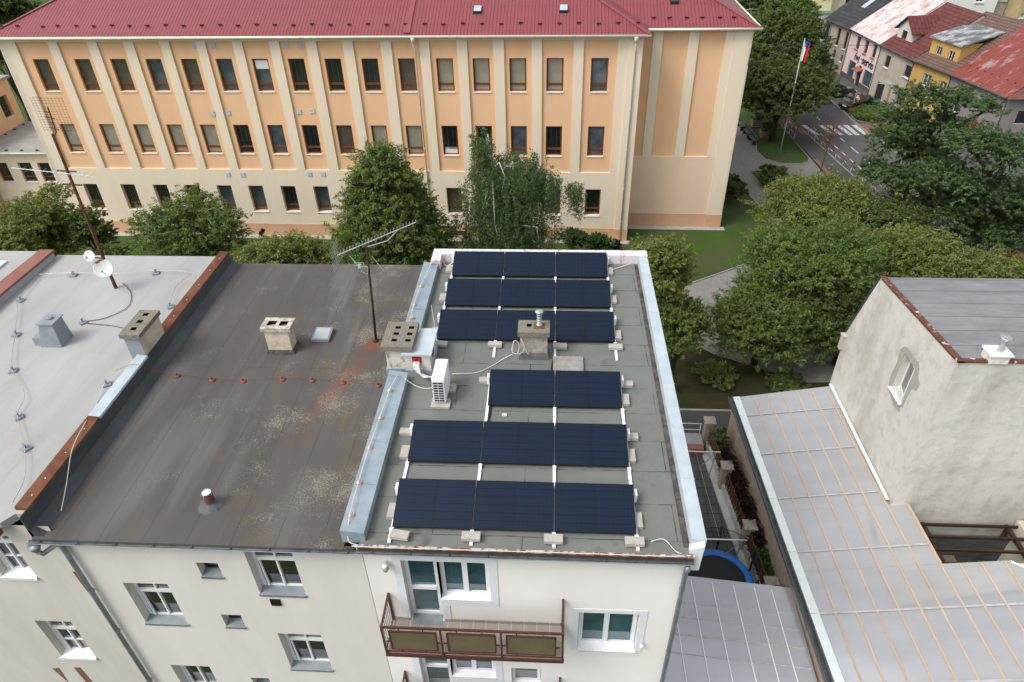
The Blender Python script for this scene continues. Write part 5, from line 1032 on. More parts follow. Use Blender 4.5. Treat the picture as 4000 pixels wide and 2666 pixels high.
# pergola court
pg=thing('pergola','dark stained open beam pergola in the court below the gable house','pergola',(16,17.4,0))
m=MB()
for y in (18.02,17.45,16.85,16.25,15.6): m.bar((14.3,y,2.72),(17.95,y,2.72),.07,.12)
m.build('rafter',dark_wood,pg)
for x in (14.45,17.6): m=MB(); m.bar((x,18.18,2.6),(x,14.8,2.6),.13,.15); m.build('beam',dark_wood,pg)
m=MB()
for x in (14.45,17.6):
    for y in (18.05,15.7): m.box(x-.06,x+.06,y-.06,y+.06,0,2.55)
m.build('post',dark_wood,pg)
m=MB(); m.box(13.1,19,17.98,18.16,.02,2.0); o=m.build('slate_wall',simple('dark_ledge_stone',(.055,.06,.062,1),(.13,.135,.13,1),4,.8,.8,14,stretch=(.25,1,2.5))); tag(o,'dark ledge stone clad wall base behind the pergola','wall')
pb=None
for k,(x,y,l) in enumerate(((15.9,17.2,'red flower trough in the middle of the pergola court'),(15.4,16.6,'red flower trough at the front left of the pergola court'),(16.6,16.9,'red flower trough at the right of the pergola court'))):
    t=thing('flower_trough',l,'planter',(x,y,.02),.1*k,'red troughs under the pergola') if pb is None else dup(pb,(x,y,.02),.2*k,l)
    if pb is None:
        m=MB(); m.hexa([(x-.32,y-.1,.02),(x+.32,y-.1,.02),(x+.32,y+.1,.02),(x-.32,y+.1,.02)],[(x-.38,y-.14,.32),(x+.38,y-.14,.32),(x+.38,y+.14,.32),(x-.38,y+.14,.32)]); m.build('trough',flat('terracotta_red',(.20,.03,.02,1),.6),t); pb=t
m=MB(); m.box(15.0,16.1,17.65,17.95,.9,.97); m.box(15.1,15.2,17.7,17.95,.02,.9); m.box(15.9,16.0,17.7,17.95,.02,.9); tag(m.build('plank_shelf',simple('old_plank',(.22,.16,.10,1))),'pale plank shelf against the dark stone wall under the pergola','shelf')
sh=thing('side_house','cream rendered house corner with grey downpipe at the right edge','house',(18,15,0))
m=MB(); m.box(17.85,24,8,16.0,0,4.6); m.box(17.9,24,16.0,18.2,0,2.9); m.build('wall',simple('cream_side_render',(.55,.50,.42,1),(.48,.44,.37,1),2,.9,.4),sh)
m=MB(); m.tube([(17.9,17.6,5.6),(17.2,16.4,4.3),(17.15,16.2,4.15)],.07,10); m.box(17.05,17.3,15.95,16.3,4.0,4.1); m.build('downpipe',zinc,sh)
# white shirt-like pegs, potted things in the strip right of the fence
# =================================================================== ground, streets
def sheet2(name,pts,z,mt,h=.06):
    m=MB(); n=len(pts); m.add([(x,y,z) for x,y in pts],[tuple(range(n))]); 
    m.add([(x,y,z) for x,y in pts]+[(x,y,z-h) for x,y in pts],[(i,n+i,n+(i+1)%n,(i+1)%n) for i in range(n)])
    return struct(name,m,MT[mt] if isinstance(mt,str) else mt)
def orient(p):
    a=sum(p[i][0]*p[(i+1)%len(p)][1]-p[(i+1)%len(p)][0]*p[i][1] for i in range(len(p))); return p if a>0 else p[::-1]
m=MB(); m.quad((-400,-60,0),(400,-60,0),(400,600,0),(-400,600,0)); struct('ground',m,MT['grass'])
sheet2('lane',orient([(-60,25.6),(60,25.6),(60,27.3),(-60,27.3)]),.01,'lane',.01)
sheet2('leaf_litter',orient([(-30,27.45),(4,27.45),(14,27.45),(18,28.5),(17,33.2),(12,33.6),(8,32.5),(-30,30)]),.004,'litter',.004)
m=MB(); m.box(-60,60,27.3,27.42,-.1,.05); struct('lane_kerb',m,kerbm)
# smooth outline helper
def smooth(pts,n=4):
    out=[];k=len(pts)
    for i in range(k):
        a,b,c,d=[Vector(pts[(i+j-1)%k]+(0,)) for j in range(4)]
        for s in range(n):
            t=s/n; q=.5*((2*b)+(c-a)*t+(2*a-5*b+4*c-d)*t*t+(3*b-a-3*c+d)*t**3); out.append((q.x,q.y))
    return out
def kerb(name,pts,w=.12,h=.09,mt=None,closed=False,z=0):
    m=MB(); P=[Vector((x,y,z+h/2-.02)) for x,y in pts]
    if closed: P.append(P[0])
    for a,b in zip(P[:-1],P[1:]): m.bar(a,b,w,h+.04)
    return struct(name,m,mt or kerbm)
# paved forecourt around the school corner and the two grass islands on it
fore=[(13.6,80),(23.3,80),(23.3,66.8),(23.45,62.2),(23.5,61.6),(23.6,55.3),(24.0,52),(24.5,46),(19.5,44.5),(17.4,47.0),(16.6,51.3),(15.9,56.0),(15.4,60.3),(14.0,66),(13.4,72)]
sheet2('paved_path',orient(fore),.02,'grey_block_pavers',.02)
isl1=[(19.2,90),(19.2,76.6),(19.0,73.5),(19.1,70.6),(19.6,66.6),(19.0,63.9),(19.3,61.9),(20.6,60.8),(22.2,60.8),(23.0,61.2),(23.35,62.1),(23.3,63.4),(23.2,66.8),(23.1,69.9),(23.0,90)]
sheet2('grass_island',orient(isl1),.05,'grass',.05); kerb('island_kerb',isl1,.08,.07)
isl2=[(17.45,59.0),(18.1,59.2),(19.6,58.7),(22.3,56.8),(23.6,55.0),(23.9,52),(24.3,46.5),(20,46),(18.3,50.8),(17.7,55.3),(17.4,58.0)]
sheet2('grass_island',orient(isl2),.05,'grass',.05); kerb('island_kerb',isl2,.08,.07)
kerb('path_kerb',[(13.4,72),(14.0,66),(15.4,60.3),(15.9,56.0),(16.6,51.3),(17.4,47.0)],.08,.06)
# lower path through the trees
lp=[(7.9,33.6),(8.6,39.6),(10.7,40.9),(14.3,43.2),(19.6,45),(24.5,46),(24,42.5),(14.0,41.2),(11.6,38.6),(11.3,36.2),(13.0,33.4),(16.4,33.0),(17.5,30.0),(14,29.8),(9.4,32.2)]
sheet2('paved_path',orient(lp),.016,'grey_block_pavers',.01); kerb('path_kerb',[(7.9,33.6),(8.6,39.6),(10.7,40.9),(14.3,43.2),(19.6,45)],.09,.08)
# pavement, road, kerbs
road=[(24.5,95),(24.5,71.4),(25.0,67.4),(25.9,57.6),(26.6,50),(27.6,40),(40,40),(34,52),(31.6,62.1),(31.2,67.2),(30.7,68.2),(30.5,72.3),(30.5,74.6),(30.3,79),(30.6,95)]
sheet2('road',orient(road),.024,'asphalt',.02)
side=[(23.25,100),(24.42,100),(24.42,71.4),(24.92,67.4),(25.82,57.6),(26.5,50),(27.5,40),(24.6,40),(24.1,50),(23.75,55.3),(23.6,61.2),(23.25,66.8)]
sheet2('pavement',orient(side),.12,'pavement',.12); kerb('road_kerb',[(24.46,100),(24.46,71.4),(24.96,67.4),(25.86,57.6),(26.55,50)],.14,.14)
sheet2('tactile_strip',orient([(23.55,61.6),(23.95,61.6),(24.3,55),(24.9,46),(24.5,46),(23.9,54.9)]),.126,'red_block_pavers',.01)
sheet2('tactile_strip',orient([(23.3,72.4),(24.38,72.4),(24.42,71.0),(24.55,69.8),(24.8,67.9),(24.35,67.9),(24.1,70.0),(23.25,70.2)]),.126,'red_block_pavers',.01)
far=[(30.6,110),(30.4,79),(30.6,74.6),(30.6,72.3),(30.8,68.2),(31.3,67.2),(31.7,62.1),(34.1,52),(40,41),(60,41),(60,62),(39.1,62.6),(37.6,69.6),(36.2,74.8),(35.3,81.1),(34.65,88.6),(33.4,110)]
sheet2('pavement',orient(far),.12,'pavement',.12); kerb('road_kerb',[(30.42,79),(30.6,74.6),(30.6,72.3),(30.8,68.2),(31.3,67.2),(31.7,62.1),(34.1,52)],.14,.14)
sheet2('parking_bay',orient([(30.2,90),(30.2,78.6),(30.6,75.1),(32.5,75.9),(34.2,76.8),(34.3,79),(33.8,86)]),.13,'asphalt',.1)
sheet2('tactile_strip',orient([(30.72,71.0),(34.8,71.5),(35.0,70.3),(31.9,69.9),(31.0,68.9),(31.3,67.4),(30.95,67.4),(30.65,69)]),.126,'red_block_pavers',.01)
b1=[(30.9,74.4),(30.9,72.2),(31.8,71.4),(34.2,71.8),(35.4,73.6),(34.6,75.9),(31.7,75.1)]; b2=[(31.2,68.6),(31.9,65.2),(34.4,63.5),(36,66),(34.7,69.6),(32.6,69.6)]
sheet2('planting_bed',orient(b1),.135,'litter',.03); sheet2('planting_bed',orient(b2),.135,'litter',.03); kerb('bed_kerb',b1,.1,.12,closed=True,z=.05)
for k,(a,b) in enumerate(((25.1,25.65),(26.8,27.2),(27.55,27.95),(28.5,28.85),(29.25,29.5),(30.1,30.35))):
    sheet2('crosswalk_stripe',orient([(a,71.0),(a+.46,71.0),(b+.46,68.15),(b,68.15)]),.030,'marking',.004)
for y0,y1 in ((82,79.5),(76.5,74.6),(73.6,72.4),(67.4,66.3),(65.0,63.3),(62.0,60.4),(58.6,56.6)):
    f=lambda y: 27.35+(.0 if y>72 else .085*(72-y)); sheet2('lane_marking',orient([(f(y0),y0),(f(y0)+.12,y0),(f(y1)+.12,y1),(f(y1),y1)]),.030,'marking',.004)
# flower bed growth
# =================================================================== street houses
AP=[(33.4,94),(34.65,88.5),(35.3,81),(36.2,74.7),(37.6,69.6),(39.1,62.4),(50,62.6)]
def hframe(i):
    a=Vector(AP[i]); b=Vector(AP[i+1]); an=math.atan2(b.y-a.y,b.x-a.x); return Matrix.Translation((a.x,a.y,0))@Matrix.Rotation(an,4,'Z'),an,(b-a).length
def HF(i,ex,ey,y=0):
    M,an,L=hframe(i); n=np.array([-math.sin(an),math.cos(an),0]); a=np.array([AP[i][0],AP[i][1],0])
    u,v=cE(ex,ey); q=atp(u,v,a+n*y,n)-a; return float(q[0]*math.cos(an)+q[1]*math.sin(an)),float(q[2])
def rect(i,x0,y0,x1,y1,y=0):               # photo extent of an upright opening -> metres on its wall
    if x1<20: return x0,y0,x1,y1
    bw,bh=x1-x0,y1-y0; w=max((bw-.28*bh)/.874,14); hs=bh-.45*w
    a=HF(i,x0+.28*hs,y0,y); b=HF(i,x0+w,y1,y); return a[0],b[0],b[1],a[1]
ER=.15
def gable(i,label,wallm,roofm,wins,he=5.5,run=5.6,rise=3.92,name='row_house',skew=0,**k):
    M,an,L=hframe(i); t=thing(name,label,'house',(AP[i][0],AP[i][1],0),an)
    hs=[]
    for w in wins: hs.append(rect(i,*w[:4]))
    m=MB(); wall(m,0,L,0,he,hs,depth=.18); m.quad((L,0,0),(L,10,0),(L,10,he),(L,0,he)); m.quad((0,10,0),(0,0,0),(0,0,he),(0,10,he))
    m.quad((0,0,he),(0,10,he),(0,run,he+rise)); m.quad((L,0,he),(L,run,he+rise),(L,10,he)); m.build('wall',wallm,t,frame=M)
    m=MB(); m.slab([(.0-.02,-.32,he-.12),(L+.02,-.32,he-.12),(L+.02,run,he+rise),(-.02,run,he+rise)],.12); m.slab([(-.02,run,he+rise),(L+.02,run,he+rise),(L+.02,2*run+.3,he-.1),(-.02,2*run+.3,he-.1)],.12); rf=m.build('roof',roofm,t,frame=M)
    m=MB(); m.tube([(0,-.38,he-.15),(L,-.38,he-.15)],.07,7); m.tube([(L-.05,-.35,he-.2),(L-.05,-.06,he-.5),(L-.05,-.06,.2)],.045,6); m.build('gutter',dark_zinc,t,frame=M)
    for w,h in zip(wins,hs):
        fm,gm=w[4],w[5]; x0,x1,z0,z1=h; x0+=.01;x1-=.01;z0+=.01;z1-=.01; f=.07; y=.18
        m=MB(); m.box(x0,x0+f,y-.06,y,z0,z1); m.box(x1-f,x1,y-.06,y,z0,z1); m.box(x0+f,x1-f,y-.06,y,z0,z0+f); m.box(x0+f,x1-f,y-.06,y,z1-f,z1)
        if len(w)>6 and 'm' in w[6]: xm=(x0+x1)/2; m.box(xm-.035,xm+.035,y-.07,y-.004,z0+f,z1-f)
        if len(w)>6 and 't' in w[6]: m.box(x0+f,x1-f,y-.075,y-.002,z1-.45,z1-.38)
        o=m.build('door' if (len(w)>6 and 'd' in w[6]) else 'window',fm,t,frame=M)
        m=MB(); m.box(x0+.05,x1-.05,y-.03,y-.02,z0+.05,z1-.05); m.build('pane',MT[gm],o,frame=M)
        if len(w)>7: m=MB(); m.hexa([(x0-.06,-.14,z0-.10),(x1+.06,-.14,z0-.10),(x1+.02,y-.06,z0-.07),(x0-.02,y-.06,z0-.07)],[(x0-.06,-.14,z0-.07),(x1+.06,-.14,z0-.07),(x1+.02,y-.06,z0-.0),(x0-.02,y-.06,z0-.0)]); m.build('sill',w[7],o,frame=M)
    return t,M,L,rf
whm=simple('old_white_frame',(.60,.60,.58,1)); brm=simple('red_brown_sill',(.22,.07,.05,1)); wnm=flat('dark_brown_joinery',(.06,.02,.015,1))
g='dark_glass'
H0,M0,L0,r0=gable(0,'grey beige row house with anthracite tiled roof next to the pink shop house',simple('grey_beige_render',(.34,.29,.235,1),(.39,.335,.27,1),1),MT['anthracite_tiles'],
   [(2.9,3.55,3.0,4.9,wnm,g,'t',whm),(4.65,5.25,2.95,4.85,wnm,g,'t',whm),(3.0,3.5,1.5,2.5,wnm,g,'',whm),(4.7,5.15,1.5,2.3,wnm,g,'',whm)])
m=MB(); m.box(.15,1.45,-.03,-.002,0,5.3); m.build('grey_strip',simple('blue_grey_render',(.16,.17,.20,1)),H0,frame=M0)
m=MB(); m.box(.5,1.1,-.05,-.031,3.2,4.9); m.box(.5,1.1,-.05,-.031,.6,2.4); m.build('window',MT[g],H0,frame=M0)
m=MB(); m.slab([(3.0,2.2,5.5+2.2*.7+.1),(3.7,2.2,5.5+2.2*.7+.1),(3.7,4.2,5.5+4.2*.7+.1),(3.0,4.2,5.5+4.2*.7+.1)],.12); m.build('skylight',simple('bright_skylight_pane',(.42,.47,.50,1)),r0,frame=M0)
m=MB(); m.box(3.9,4.7,4.2,5.2,8,10.6); m.build('chimney',simple('pale_grey_render',(.40,.38,.33,1)),r0,frame=M0)
H1,M1,L1,r1=gable(1,'pink shop house with dark lettering and faded pinkish metal roof','x' and simple('pink_render',(.60,.46,.46,1),(.66,.52,.52,1),1.2),MT['pink_worn_metal'],
   [(1.75,2.6,3.65,5.0,wnm,g,'m',brm),(3.85,4.65,3.65,5.02,wnm,g,'m',brm),(5.85,6.65,3.68,5.05,wnm,g,'m',brm),(1.2,2.95,.5,2.25,wnm,'teal_glass',''),(5.2,7.2,.6,2.2,wnm,'teal_glass',''),(3.7,4.7,.02,1.75,wnm,g,'d'),(657,665,700,722,wnm,g,'')])
a=(3.7,4.7,.02,1.75)
m=MB(); m.hexa([(a[0]-.2,-.7,a[3]+.0),(a[1]+.2,-.7,a[3]),(a[1]+.2,0,a[3]+.15),(a[0]-.2,0,a[3]+.15)],[(a[0]-.2,-.7,a[3]+.06),(a[1]+.2,-.7,a[3]+.06),(a[1]+.2,0,a[3]+.33),(a[0]-.2,0,a[3]+.33)]); m.build('awning',simple('awning_brown',(.25,.10,.06,1)),H1,frame=M1)
zp=.62; m=MB()
xs_=[0.02,a[0]-.08,a[1]+.08,L1-.05]; m.box(xs_[0],xs_[1],-.04,-.003,0,zp); m.box(xs_[2],xs_[3],-.04,-.003,0,zp); m.build('plinth',simple('dark_brown_plinth',(.09,.075,.065,1)),H1,frame=M1)
m=MB()
for (sx,sy) in ((2.2,1.6),(4.9,1.6)):
    z_=5.5+sy*.7; m.slab([(sx,sy,z_+.10),(sx+.75,sy,z_+.10),(sx+.75,sy+.95,z_+.10+.66),(sx,sy+.95,z_+.10+.66)],.16)
m.build('skylight',simple('bright_skylight_pane',(.42,.47,.50,1)),r1,frame=M1)
m=MB(); m.slab([(3.9,1.3,5.5+.91+.03),(4.55,1.3,5.5+.91+.03),(4.55,2.6,5.5+1.82+.03),(3.9,2.6,5.5+1.82+.03)],.02); m.build('roof_patch',simple('plain_red_sheet',(.30,.10,.08,1)),r1,frame=M1)
def text(s,x,z,size,parent,M,mat,italic=0,bold=0):
    cu=bpy.data.curves.new('lettering','FONT'); cu.body=s; cu.size=size; cu.extrude=.02; cu.shear=italic; cu.offset=bold
    o=bpy.data.objects.new('lettering',cu); COL.objects.link(o); me=bpy.data.meshes.new_from_object(o); bpy.data.objects.remove(o)
    T=M@Matrix.Translation((x,-.03,z))@Matrix.Rotation(math.pi/2,4,'X')
    root=parent
    while root.parent: root=root.parent
    inv=Matrix.Rotation(-root.rotation_euler.z,4,'Z')@Matrix.Translation(-root.location)
    me.transform(inv@T); me.materials.clear(); me.materials.append(mat); o=bpy.data.objects.new('lettering',me); COL.objects.link(o); o.parent=parent; return o
q0=HF(1,612,612); q1=HF(1,775,690); 
text('fwj',q0[0]+.02,2.55,1.12,H1,M1,flat('black_letter',(.012,.012,.014,1)),.25); text('·',q0[0]+1.62,2.55,1.12,H1,M1,flat('black_letter',(.012,.012,.014,1)),0,.01); text('servis',q0[0]+2.05,2.55,1.2,H1,M1,flat('black_letter',(.012,.012,.014,1)),0,.012)
H2,M2,L2,r2=gable(2,'cream plastered row house with brown tiled roof and white gabled dormer','c' and simple('dirty_cream_render',(.44,.38,.31,1),(.36,.31,.25,1),1,.9,.3),MT['brown_tiles'],
   [(918,560,998,702,wnm,g,'m',whm),(1118,658,1210,805,wnm,g,'m',whm),(808,830,932,1048,wnm,g,'m'),(930,888,997,1092,simple('ochre_door',(.42,.27,.08,1)),g,'d'),(1030,935,1118,1088,wnm,g,'',whm)])
m=MB(); m.box(2.6,4.3,-.05,-.002,1.9,2.45) if 0 else m.box(2.9,3.7,-.06,-.002,2.05,2.35); m.build('shop_sign',flat('small_sign',(.45,.44,.42,1)),H2,frame=M2)
def dormer(t,M,x0,x1,yf,zb,ze,wm,rm,kind,wins,back):
    m=MB(); sl=.7
    yb=(ze-5.5)/sl
    hs=wins
    wall(m,x0,x1,zb,ze,hs,y=yf,depth=.15); m.quad((x0,yf,zb),(x0,yf,ze),(x0,yb,ze)); m.quad((x1,yf,zb),(x1,yb,ze),(x1,yf,ze))
    xm=(x0+x1)/2; zr=ze+(x1-x0)*.42
    if kind=='gable': m.quad((x0,yf,ze),(x1,yf,ze),(xm,yf,zr))
    d=m.build('dormer',wm,t,frame=M)
    for a,b,c,e in hs:
        q=MB(); y=yf+.15; f=.07; q.box(a,a+f,y-.05,y,c,e); q.box(b-f,b,y-.05,y,c,e); q.box(a+f,b-f,y-.05,y,c,c+f); q.box(a+f,b-f,y-.05,y,e-f,e); q.box((a+b)/2-.03,(a+b)/2+.03,y-.055,y-.002,c+f,e-f); o=q.build('window',whm if kind!='gable' else wnm,d,frame=M); q=MB(); q.box(a+.03,b-.03,y-.03,y-.02,c+.03,e-.03); q.build('pane',MT[g],d,frame=M)
    m=MB()
    if kind=='gable':
        yr=(zr-5.5)/sl
        m.slab([(x0-.3,yf-.35,ze-.22),(xm,yf-.35,zr+.05),(xm,yr,zr+.05),(x0-.3,yb-.3,ze-.22)],.1); m.slab([(xm,yf-.35,zr+.05),(x1+.3,yf-.35,ze-.22),(x1+.3,yb-.3,ze-.22),(xm,yr,zr+.05)],.1)
    else:
        zb2=ze+(back-yf)*.22; m.slab([(x0-.25,yf-.3,ze-.02),(x1+.25,yf-.3,ze-.02),(x1+.25,back,zb2),(x0-.25,back,zb2)],.14)
    m.build('dormer_roof',rm,d,frame=M); return d
w2=rect(2,1105,335,1180,472,1.0)
dormer(H2,M2,.55,3.35,1.0,5.9,7.35,simple('white_grey_board',(.56,.55,.52,1),(.48,.47,.45,1),2,.8,.2),MT['brown_tiles'],'gable',[(1.3,2.25,6.05,7.1)],None)
H3,M3,L3,r3=gable(3,'ochre row house with flat roofed dormer and old brown tiles','o' and simple('ochre_render',(.44,.28,.085,1),(.50,.33,.11,1),1.2,.9,.3),MT['old_brown_tiles'],
   [(1300,745,1408,900,whm,'sky_glass','m',whm),(1470,822,1562,935,whm,'sky_glass','m',whm),(1190,1105,1262,1215,whm,g,'m',whm),(1330,1130,1390,1230,whm,g,'m',whm)],run=6.4,rise=4.0)
m=MB(); m.box(0,L3,-.16,-.002,3.05,3.3); m.build('cornice',simple('brown_cornice',(.20,.14,.09,1)),H3,frame=M3)
wa=rect(3,1438,468,1518,602,.9); wb=rect(3,1562,512,1645,652,.9)
dormer(H3,M3,.45,4.35,.9,5.75,7.7,simple('ochre_render',(.44,.28,.085,1)),MT['worn_grey'],'flat',[(wa[0],wa[1],6.15,6.95),(wb[0],wb[1],6.12,6.92)],6.2)
H4,M4,L4,r4=gable(4,'grey rendered corner house with red rusty metal roof','g' and simple('warm_grey_render',(.20,.185,.19,1),(.235,.22,.22,1),1.2,.9,.2),MT['red_rusty_metal'],
   [(1680,845,1755,925,whm,g,'m',whm),(1622,1025,1695,1145,whm,g,'m',whm)],run=5.6)
M5,an5,L5=hframe(5)
m=MB(); hs=[(1.2,2.4,3.0,4.3),(4.2,5.4,3.0,4.3)]; wall(m,0,10.9,0,5.5,hs,y=-.01,depth=.18); m.build('wall',simple('warm_grey_render',(.20,.185,.19,1)),H4,frame=M5)
for h in hs:
    m=MB(); m.box(h[0]+.02,h[1]-.02,.1,.17,h[2]+.02,h[3]-.02); o=m.build('window',whm,H4,frame=M5); m=MB(); m.box(h[0]+.1,h[1]-.1,.085,.099,h[2]+.1,h[3]-.1); m.build('pane',MT[g],o,frame=M5)
m=MB(); m.slab([(-.4,-.4,5.4),(11.3,-.4,5.4),(11.3,5.5,9.3),(5.5,5.5,9.3)],.12); m.build('roof',MT['red_rusty_metal'],H4,frame=M5)
m=MB(); m.tube([(-.4,-.45,5.33),(11,-.45,5.33)],.07,7); m.build('gutter',dark_zinc,H4,frame=M5)
pz=at(*cE(1835,1340),y=63.3)
qa=HF(4,1770,1275); 
m=MB(); M4i=M4; m.box(max(qa[0]-.1,.2)+0.0,max(qa[0]-.1,.2)+1.4,-.06,-.003,.7,2.4); m.build('red_panel',simple('red_poster',(.42,.04,.05,1)),H4,frame=M4)
# dark pick-up at the right edge, snow guards on the red roof
m=MB()
for k in range(7): m.box(.6+k*.95,.75+k*.95,.9,.98,5.5+.9*.7+.02,5.5+.9*.7+.16)
m.build('snow_guard',simple('dark_red_guard',(.09,.016,.018,1)),r4,frame=M4)
# background buildings
def block(name,label,x0,x1,y0,y1,h,wm,trim,wins,rm=None,rot=0):
    t=thing(name,label,'building',((x0+x1)/2,y0,0)); 
    m=MB(); wall(m,x0,x1,0,h,wins,y=y0,depth=.2); m.quad((x1,y0,0),(x1,y1,0),(x1,y1,h),(x1,y0,h)); m.quad((x0,y1,0),(x0,y0,0),(x0,y0,h),(x0,y1,h)); m.build('wall',wm,t)
    m=MB(); m.box(x0-.3,x1+.3,y0-.3,y1,h,h+.3); m.build('roof',rm or MT['brown_tiles'],t)
    for a,b,c,d in wins:
        m=MB(); m.box(a,b,y0+.1,y0+.16,c,d); f=m.build('window',whm,t); m=MB(); m.box(a+.1,(a+b)/2-.04,y0+.09,y0+.1,c+.1,d-.1); m.box((a+b)/2+.04,b-.1,y0+.09,y0+.1,c+.1,d-.1); m.build('pane',MT[g],f); m=MB(); m.box(a-.15,b+.15,y0-.15,y0,c-.15,c-.02); m.build('sill',trim,f)
    return t
mint=simple('mint_paint',(.20,.36,.27,1),(.28,.42,.33,1),2)
t=block('corner_building','tall pale yellow building with mint green bands behind the street trees',34.7,37.2,104.1,118,13,simple('pale_yellow_render',(.66,.60,.33,1),(.60,.57,.36,1),1.2),mint,[(35.1,35.6,6.2,8.4),(36.4,36.9,6.0,8.2)])
m=MB(); m.box(34.6,37.25,104.0,104.09,0,4.0); m.build('plinth',simple('mint_render',(.44,.52,.42,1),(.50,.57,.47,1),.8),t); m=MB(); m.box(34.4,37.35,103.8,104.09,4.0,4.35); m.build('cornice',mint,t)
m=MB(); m.box(35.85,36.2,104.02,104.08,5.6,7.5); m.build('banner',flat('blue_sign',(.03,.08,.30,1)),t)
t=block('corner_building','pale cream building with brown window behind the anthracite roof',37.4,50,106,120,13,simple('pale_cream_render',(.66,.60,.43,1),(.58,.44,.28,1),1.0,lo=.55,hi=.7),mint,[(39.6,40.9,4.2,6.9),(44,45.2,4.2,6.9)])
t=block('background_house','white house with small window behind the brown tiled ridge',53.5,59.3,105,115,9,simple('plain_white_render',(.66,.68,.66,1)),whm,[(56.4,57.4,5.0,6.6)])
t=block('background_house','ochre rendered house at the top right corner',61.3,70,103,115,9,simple('dull_ochre_render',(.36,.28,.16,1),(.42,.34,.20,1),1),whm,[(63.4,64.6,3.6,5.4),(61.8,62.3,3.4,4.0)])
t=block('background_house','weathered grey white house between the white and ochre houses',59.35,61.2,106,115,9,simple('weathered_render',(.30,.27,.22,1),(.45,.42,.36,1),1),whm,[(59.8,60.8,5.0,6.4)])
# small white outbuilding left of the grey-beige house
m=MB(); m.box(32.9,34.4,96.5,100,0,2.6); tag(m.build('outbuilding',simple('plain_white_render',(.66,.68,.66,1))),'small white outbuilding beyond the grey beige row house','building')

# =================================================================== vehicles and street furniture
def car(label,x,y,rz,paint,wagon=True,L=4.6,W_=1.78,H_=1.45,group=None,name='car'):
    t=thing(name,label,'car',(x,y,.13 if x>30.3 else .03),rz,group); fr=Matrix.Translation(t.location)@Matrix.Rotation(rz,4,'Z')
    pm=flat('car_paint_'+label[:6],paint,.25,.2,1)
    top=.62 if wagon else .48
    prof=[(0,.28),(.02,.62),(.10,.78),(.9,.92),(1.35,.96),(L-.75,.98),(L-.12,.92),(L,.62),(L,.30)]
    def loft(m,prof,w0,inset=None):
        n=len(prof); V=[(px,-w0,pz) for px,pz in prof]+[(px,w0,pz) for px,pz in prof]
        m.add(V,[tuple(range(n-1,-1,-1)),tuple(range(n,2*n))]+[(i,(i+1)%n,n+(i+1)%n,n+i) for i in range(n)])
    m=MB()                                   # front at x=0
    rings=[]; hw=W_/2
    secs=[(0,.30,.60,.80),(.12,.25,.72,.92),(.9,.22,.90,.97),(1.4,.22,.95,1),(2.6,.22,.97,1),(L-.8,.22,.98,1),(L-.15,.26,.95,.95),(L,.34,.62,.86)]
    V=[];F=[]
    for (sx,zb,zt,wf) in secs:
        w=hw*wf; V+=[(sx,-w*.94,zb),(sx,-w,(zb+zt)/2),(sx,-w*.93,zt),(sx,w*.93,zt),(sx,w,(zb+zt)/2),(sx,w*.94,zb)]
    k=6
    for i in range(len(secs)-1):
        for j in range(k): F.append((i*k+j,i*k+(j+1)%k,(i+1)*k+(j+1)%k,(i+1)*k+j))
    F+=[tuple(range(k))[::-1],tuple(range((len(secs)-1)*k,len(secs)*k))]
    m.add(V,F)
    x1=L-.35 if wagon else L-.95
    r0,r1=1.95,(L-.55 if wagon else L-1.5)
    m.hexa([(r0,-.56,H_-.04),(r1,-.56,H_-.04),(r1,.56,H_-.04),(r0,.56,H_-.04)],[(r0+.1,-.5,H_),(r1-.1,-.5,H_),(r1-.1,.5,H_),(r0+.1,.5,H_)])
    for sy in (-1,1):
        for xx,dx in ((1.25,.75),(2.75,.02),(x1,-(x1-r1)+.0)): m.bar((xx,sy*.80,.95),(xx+dx if xx!=x1 else r1,sy*.56,H_-.03),.07,.05)
    b=m.build('body',pm,t,frame=fr); md=b.modifiers.new('b','BEVEL'); md.width=.04; md.segments=2; md.limit_method='ANGLE'
    m=MB(); m.hexa([(1.15,-.80,.94),(x1,-.80,.95),(x1,.80,.95),(1.15,.80,.94)],[(r0,-.57,H_-.03),(r1,-.57,H_-.03),(r1,.57,H_-.03),(r0,.57,H_-.03)]); m.build('glasshouse',MT['dark_glass'],t,frame=fr)
    wx=(.85,L-.85); ax2=Matrix.Rotation(math.pi/2,3,'X')
    for xx in wx:
        for sy in (-1,1):
            m=MB(); m.lathe([(.31,-.1),(.33,-.07),(.33,.07),(.31,.1)],(xx,sy*(hw-.10),.32),18,ax2); w=m.build('wheel',dark_rubber,t,frame=fr)
            m=MB(); m.lathe([(.21,-.112),(.19,-.10),(.19,.10),(.21,.112)],(xx,sy*(hw-.10),.32),12,ax2); m.build('rim',alu,w,frame=fr)
    for sy in (-1,1):
        m=MB(); m.box(L-.10,L+.01,sy*.62-.16,sy*.62+.16,.66,.80); m.build('tail_light',flat('tail_red',(.45,.02,.02,1),.2),t,frame=fr)
        m=MB(); m.box(-.01,.12,sy*.56-.17,sy*.56+.17,.56,.68); m.build('headlight',flat('lamp_glass',(.6,.6,.6,1),.1),t,frame=fr)
        m=MB(); m.box(1.35,1.47,sy*(hw+.06)-.08,sy*(hw+.06)+.08,.92,1.03); m.build('mirror',pm,t,frame=fr)
    m=MB(); m.box(L-.005,L+.015,-.26,.26,.50,.61); m.build('number_plate',white_metal,t,frame=fr)
    return t
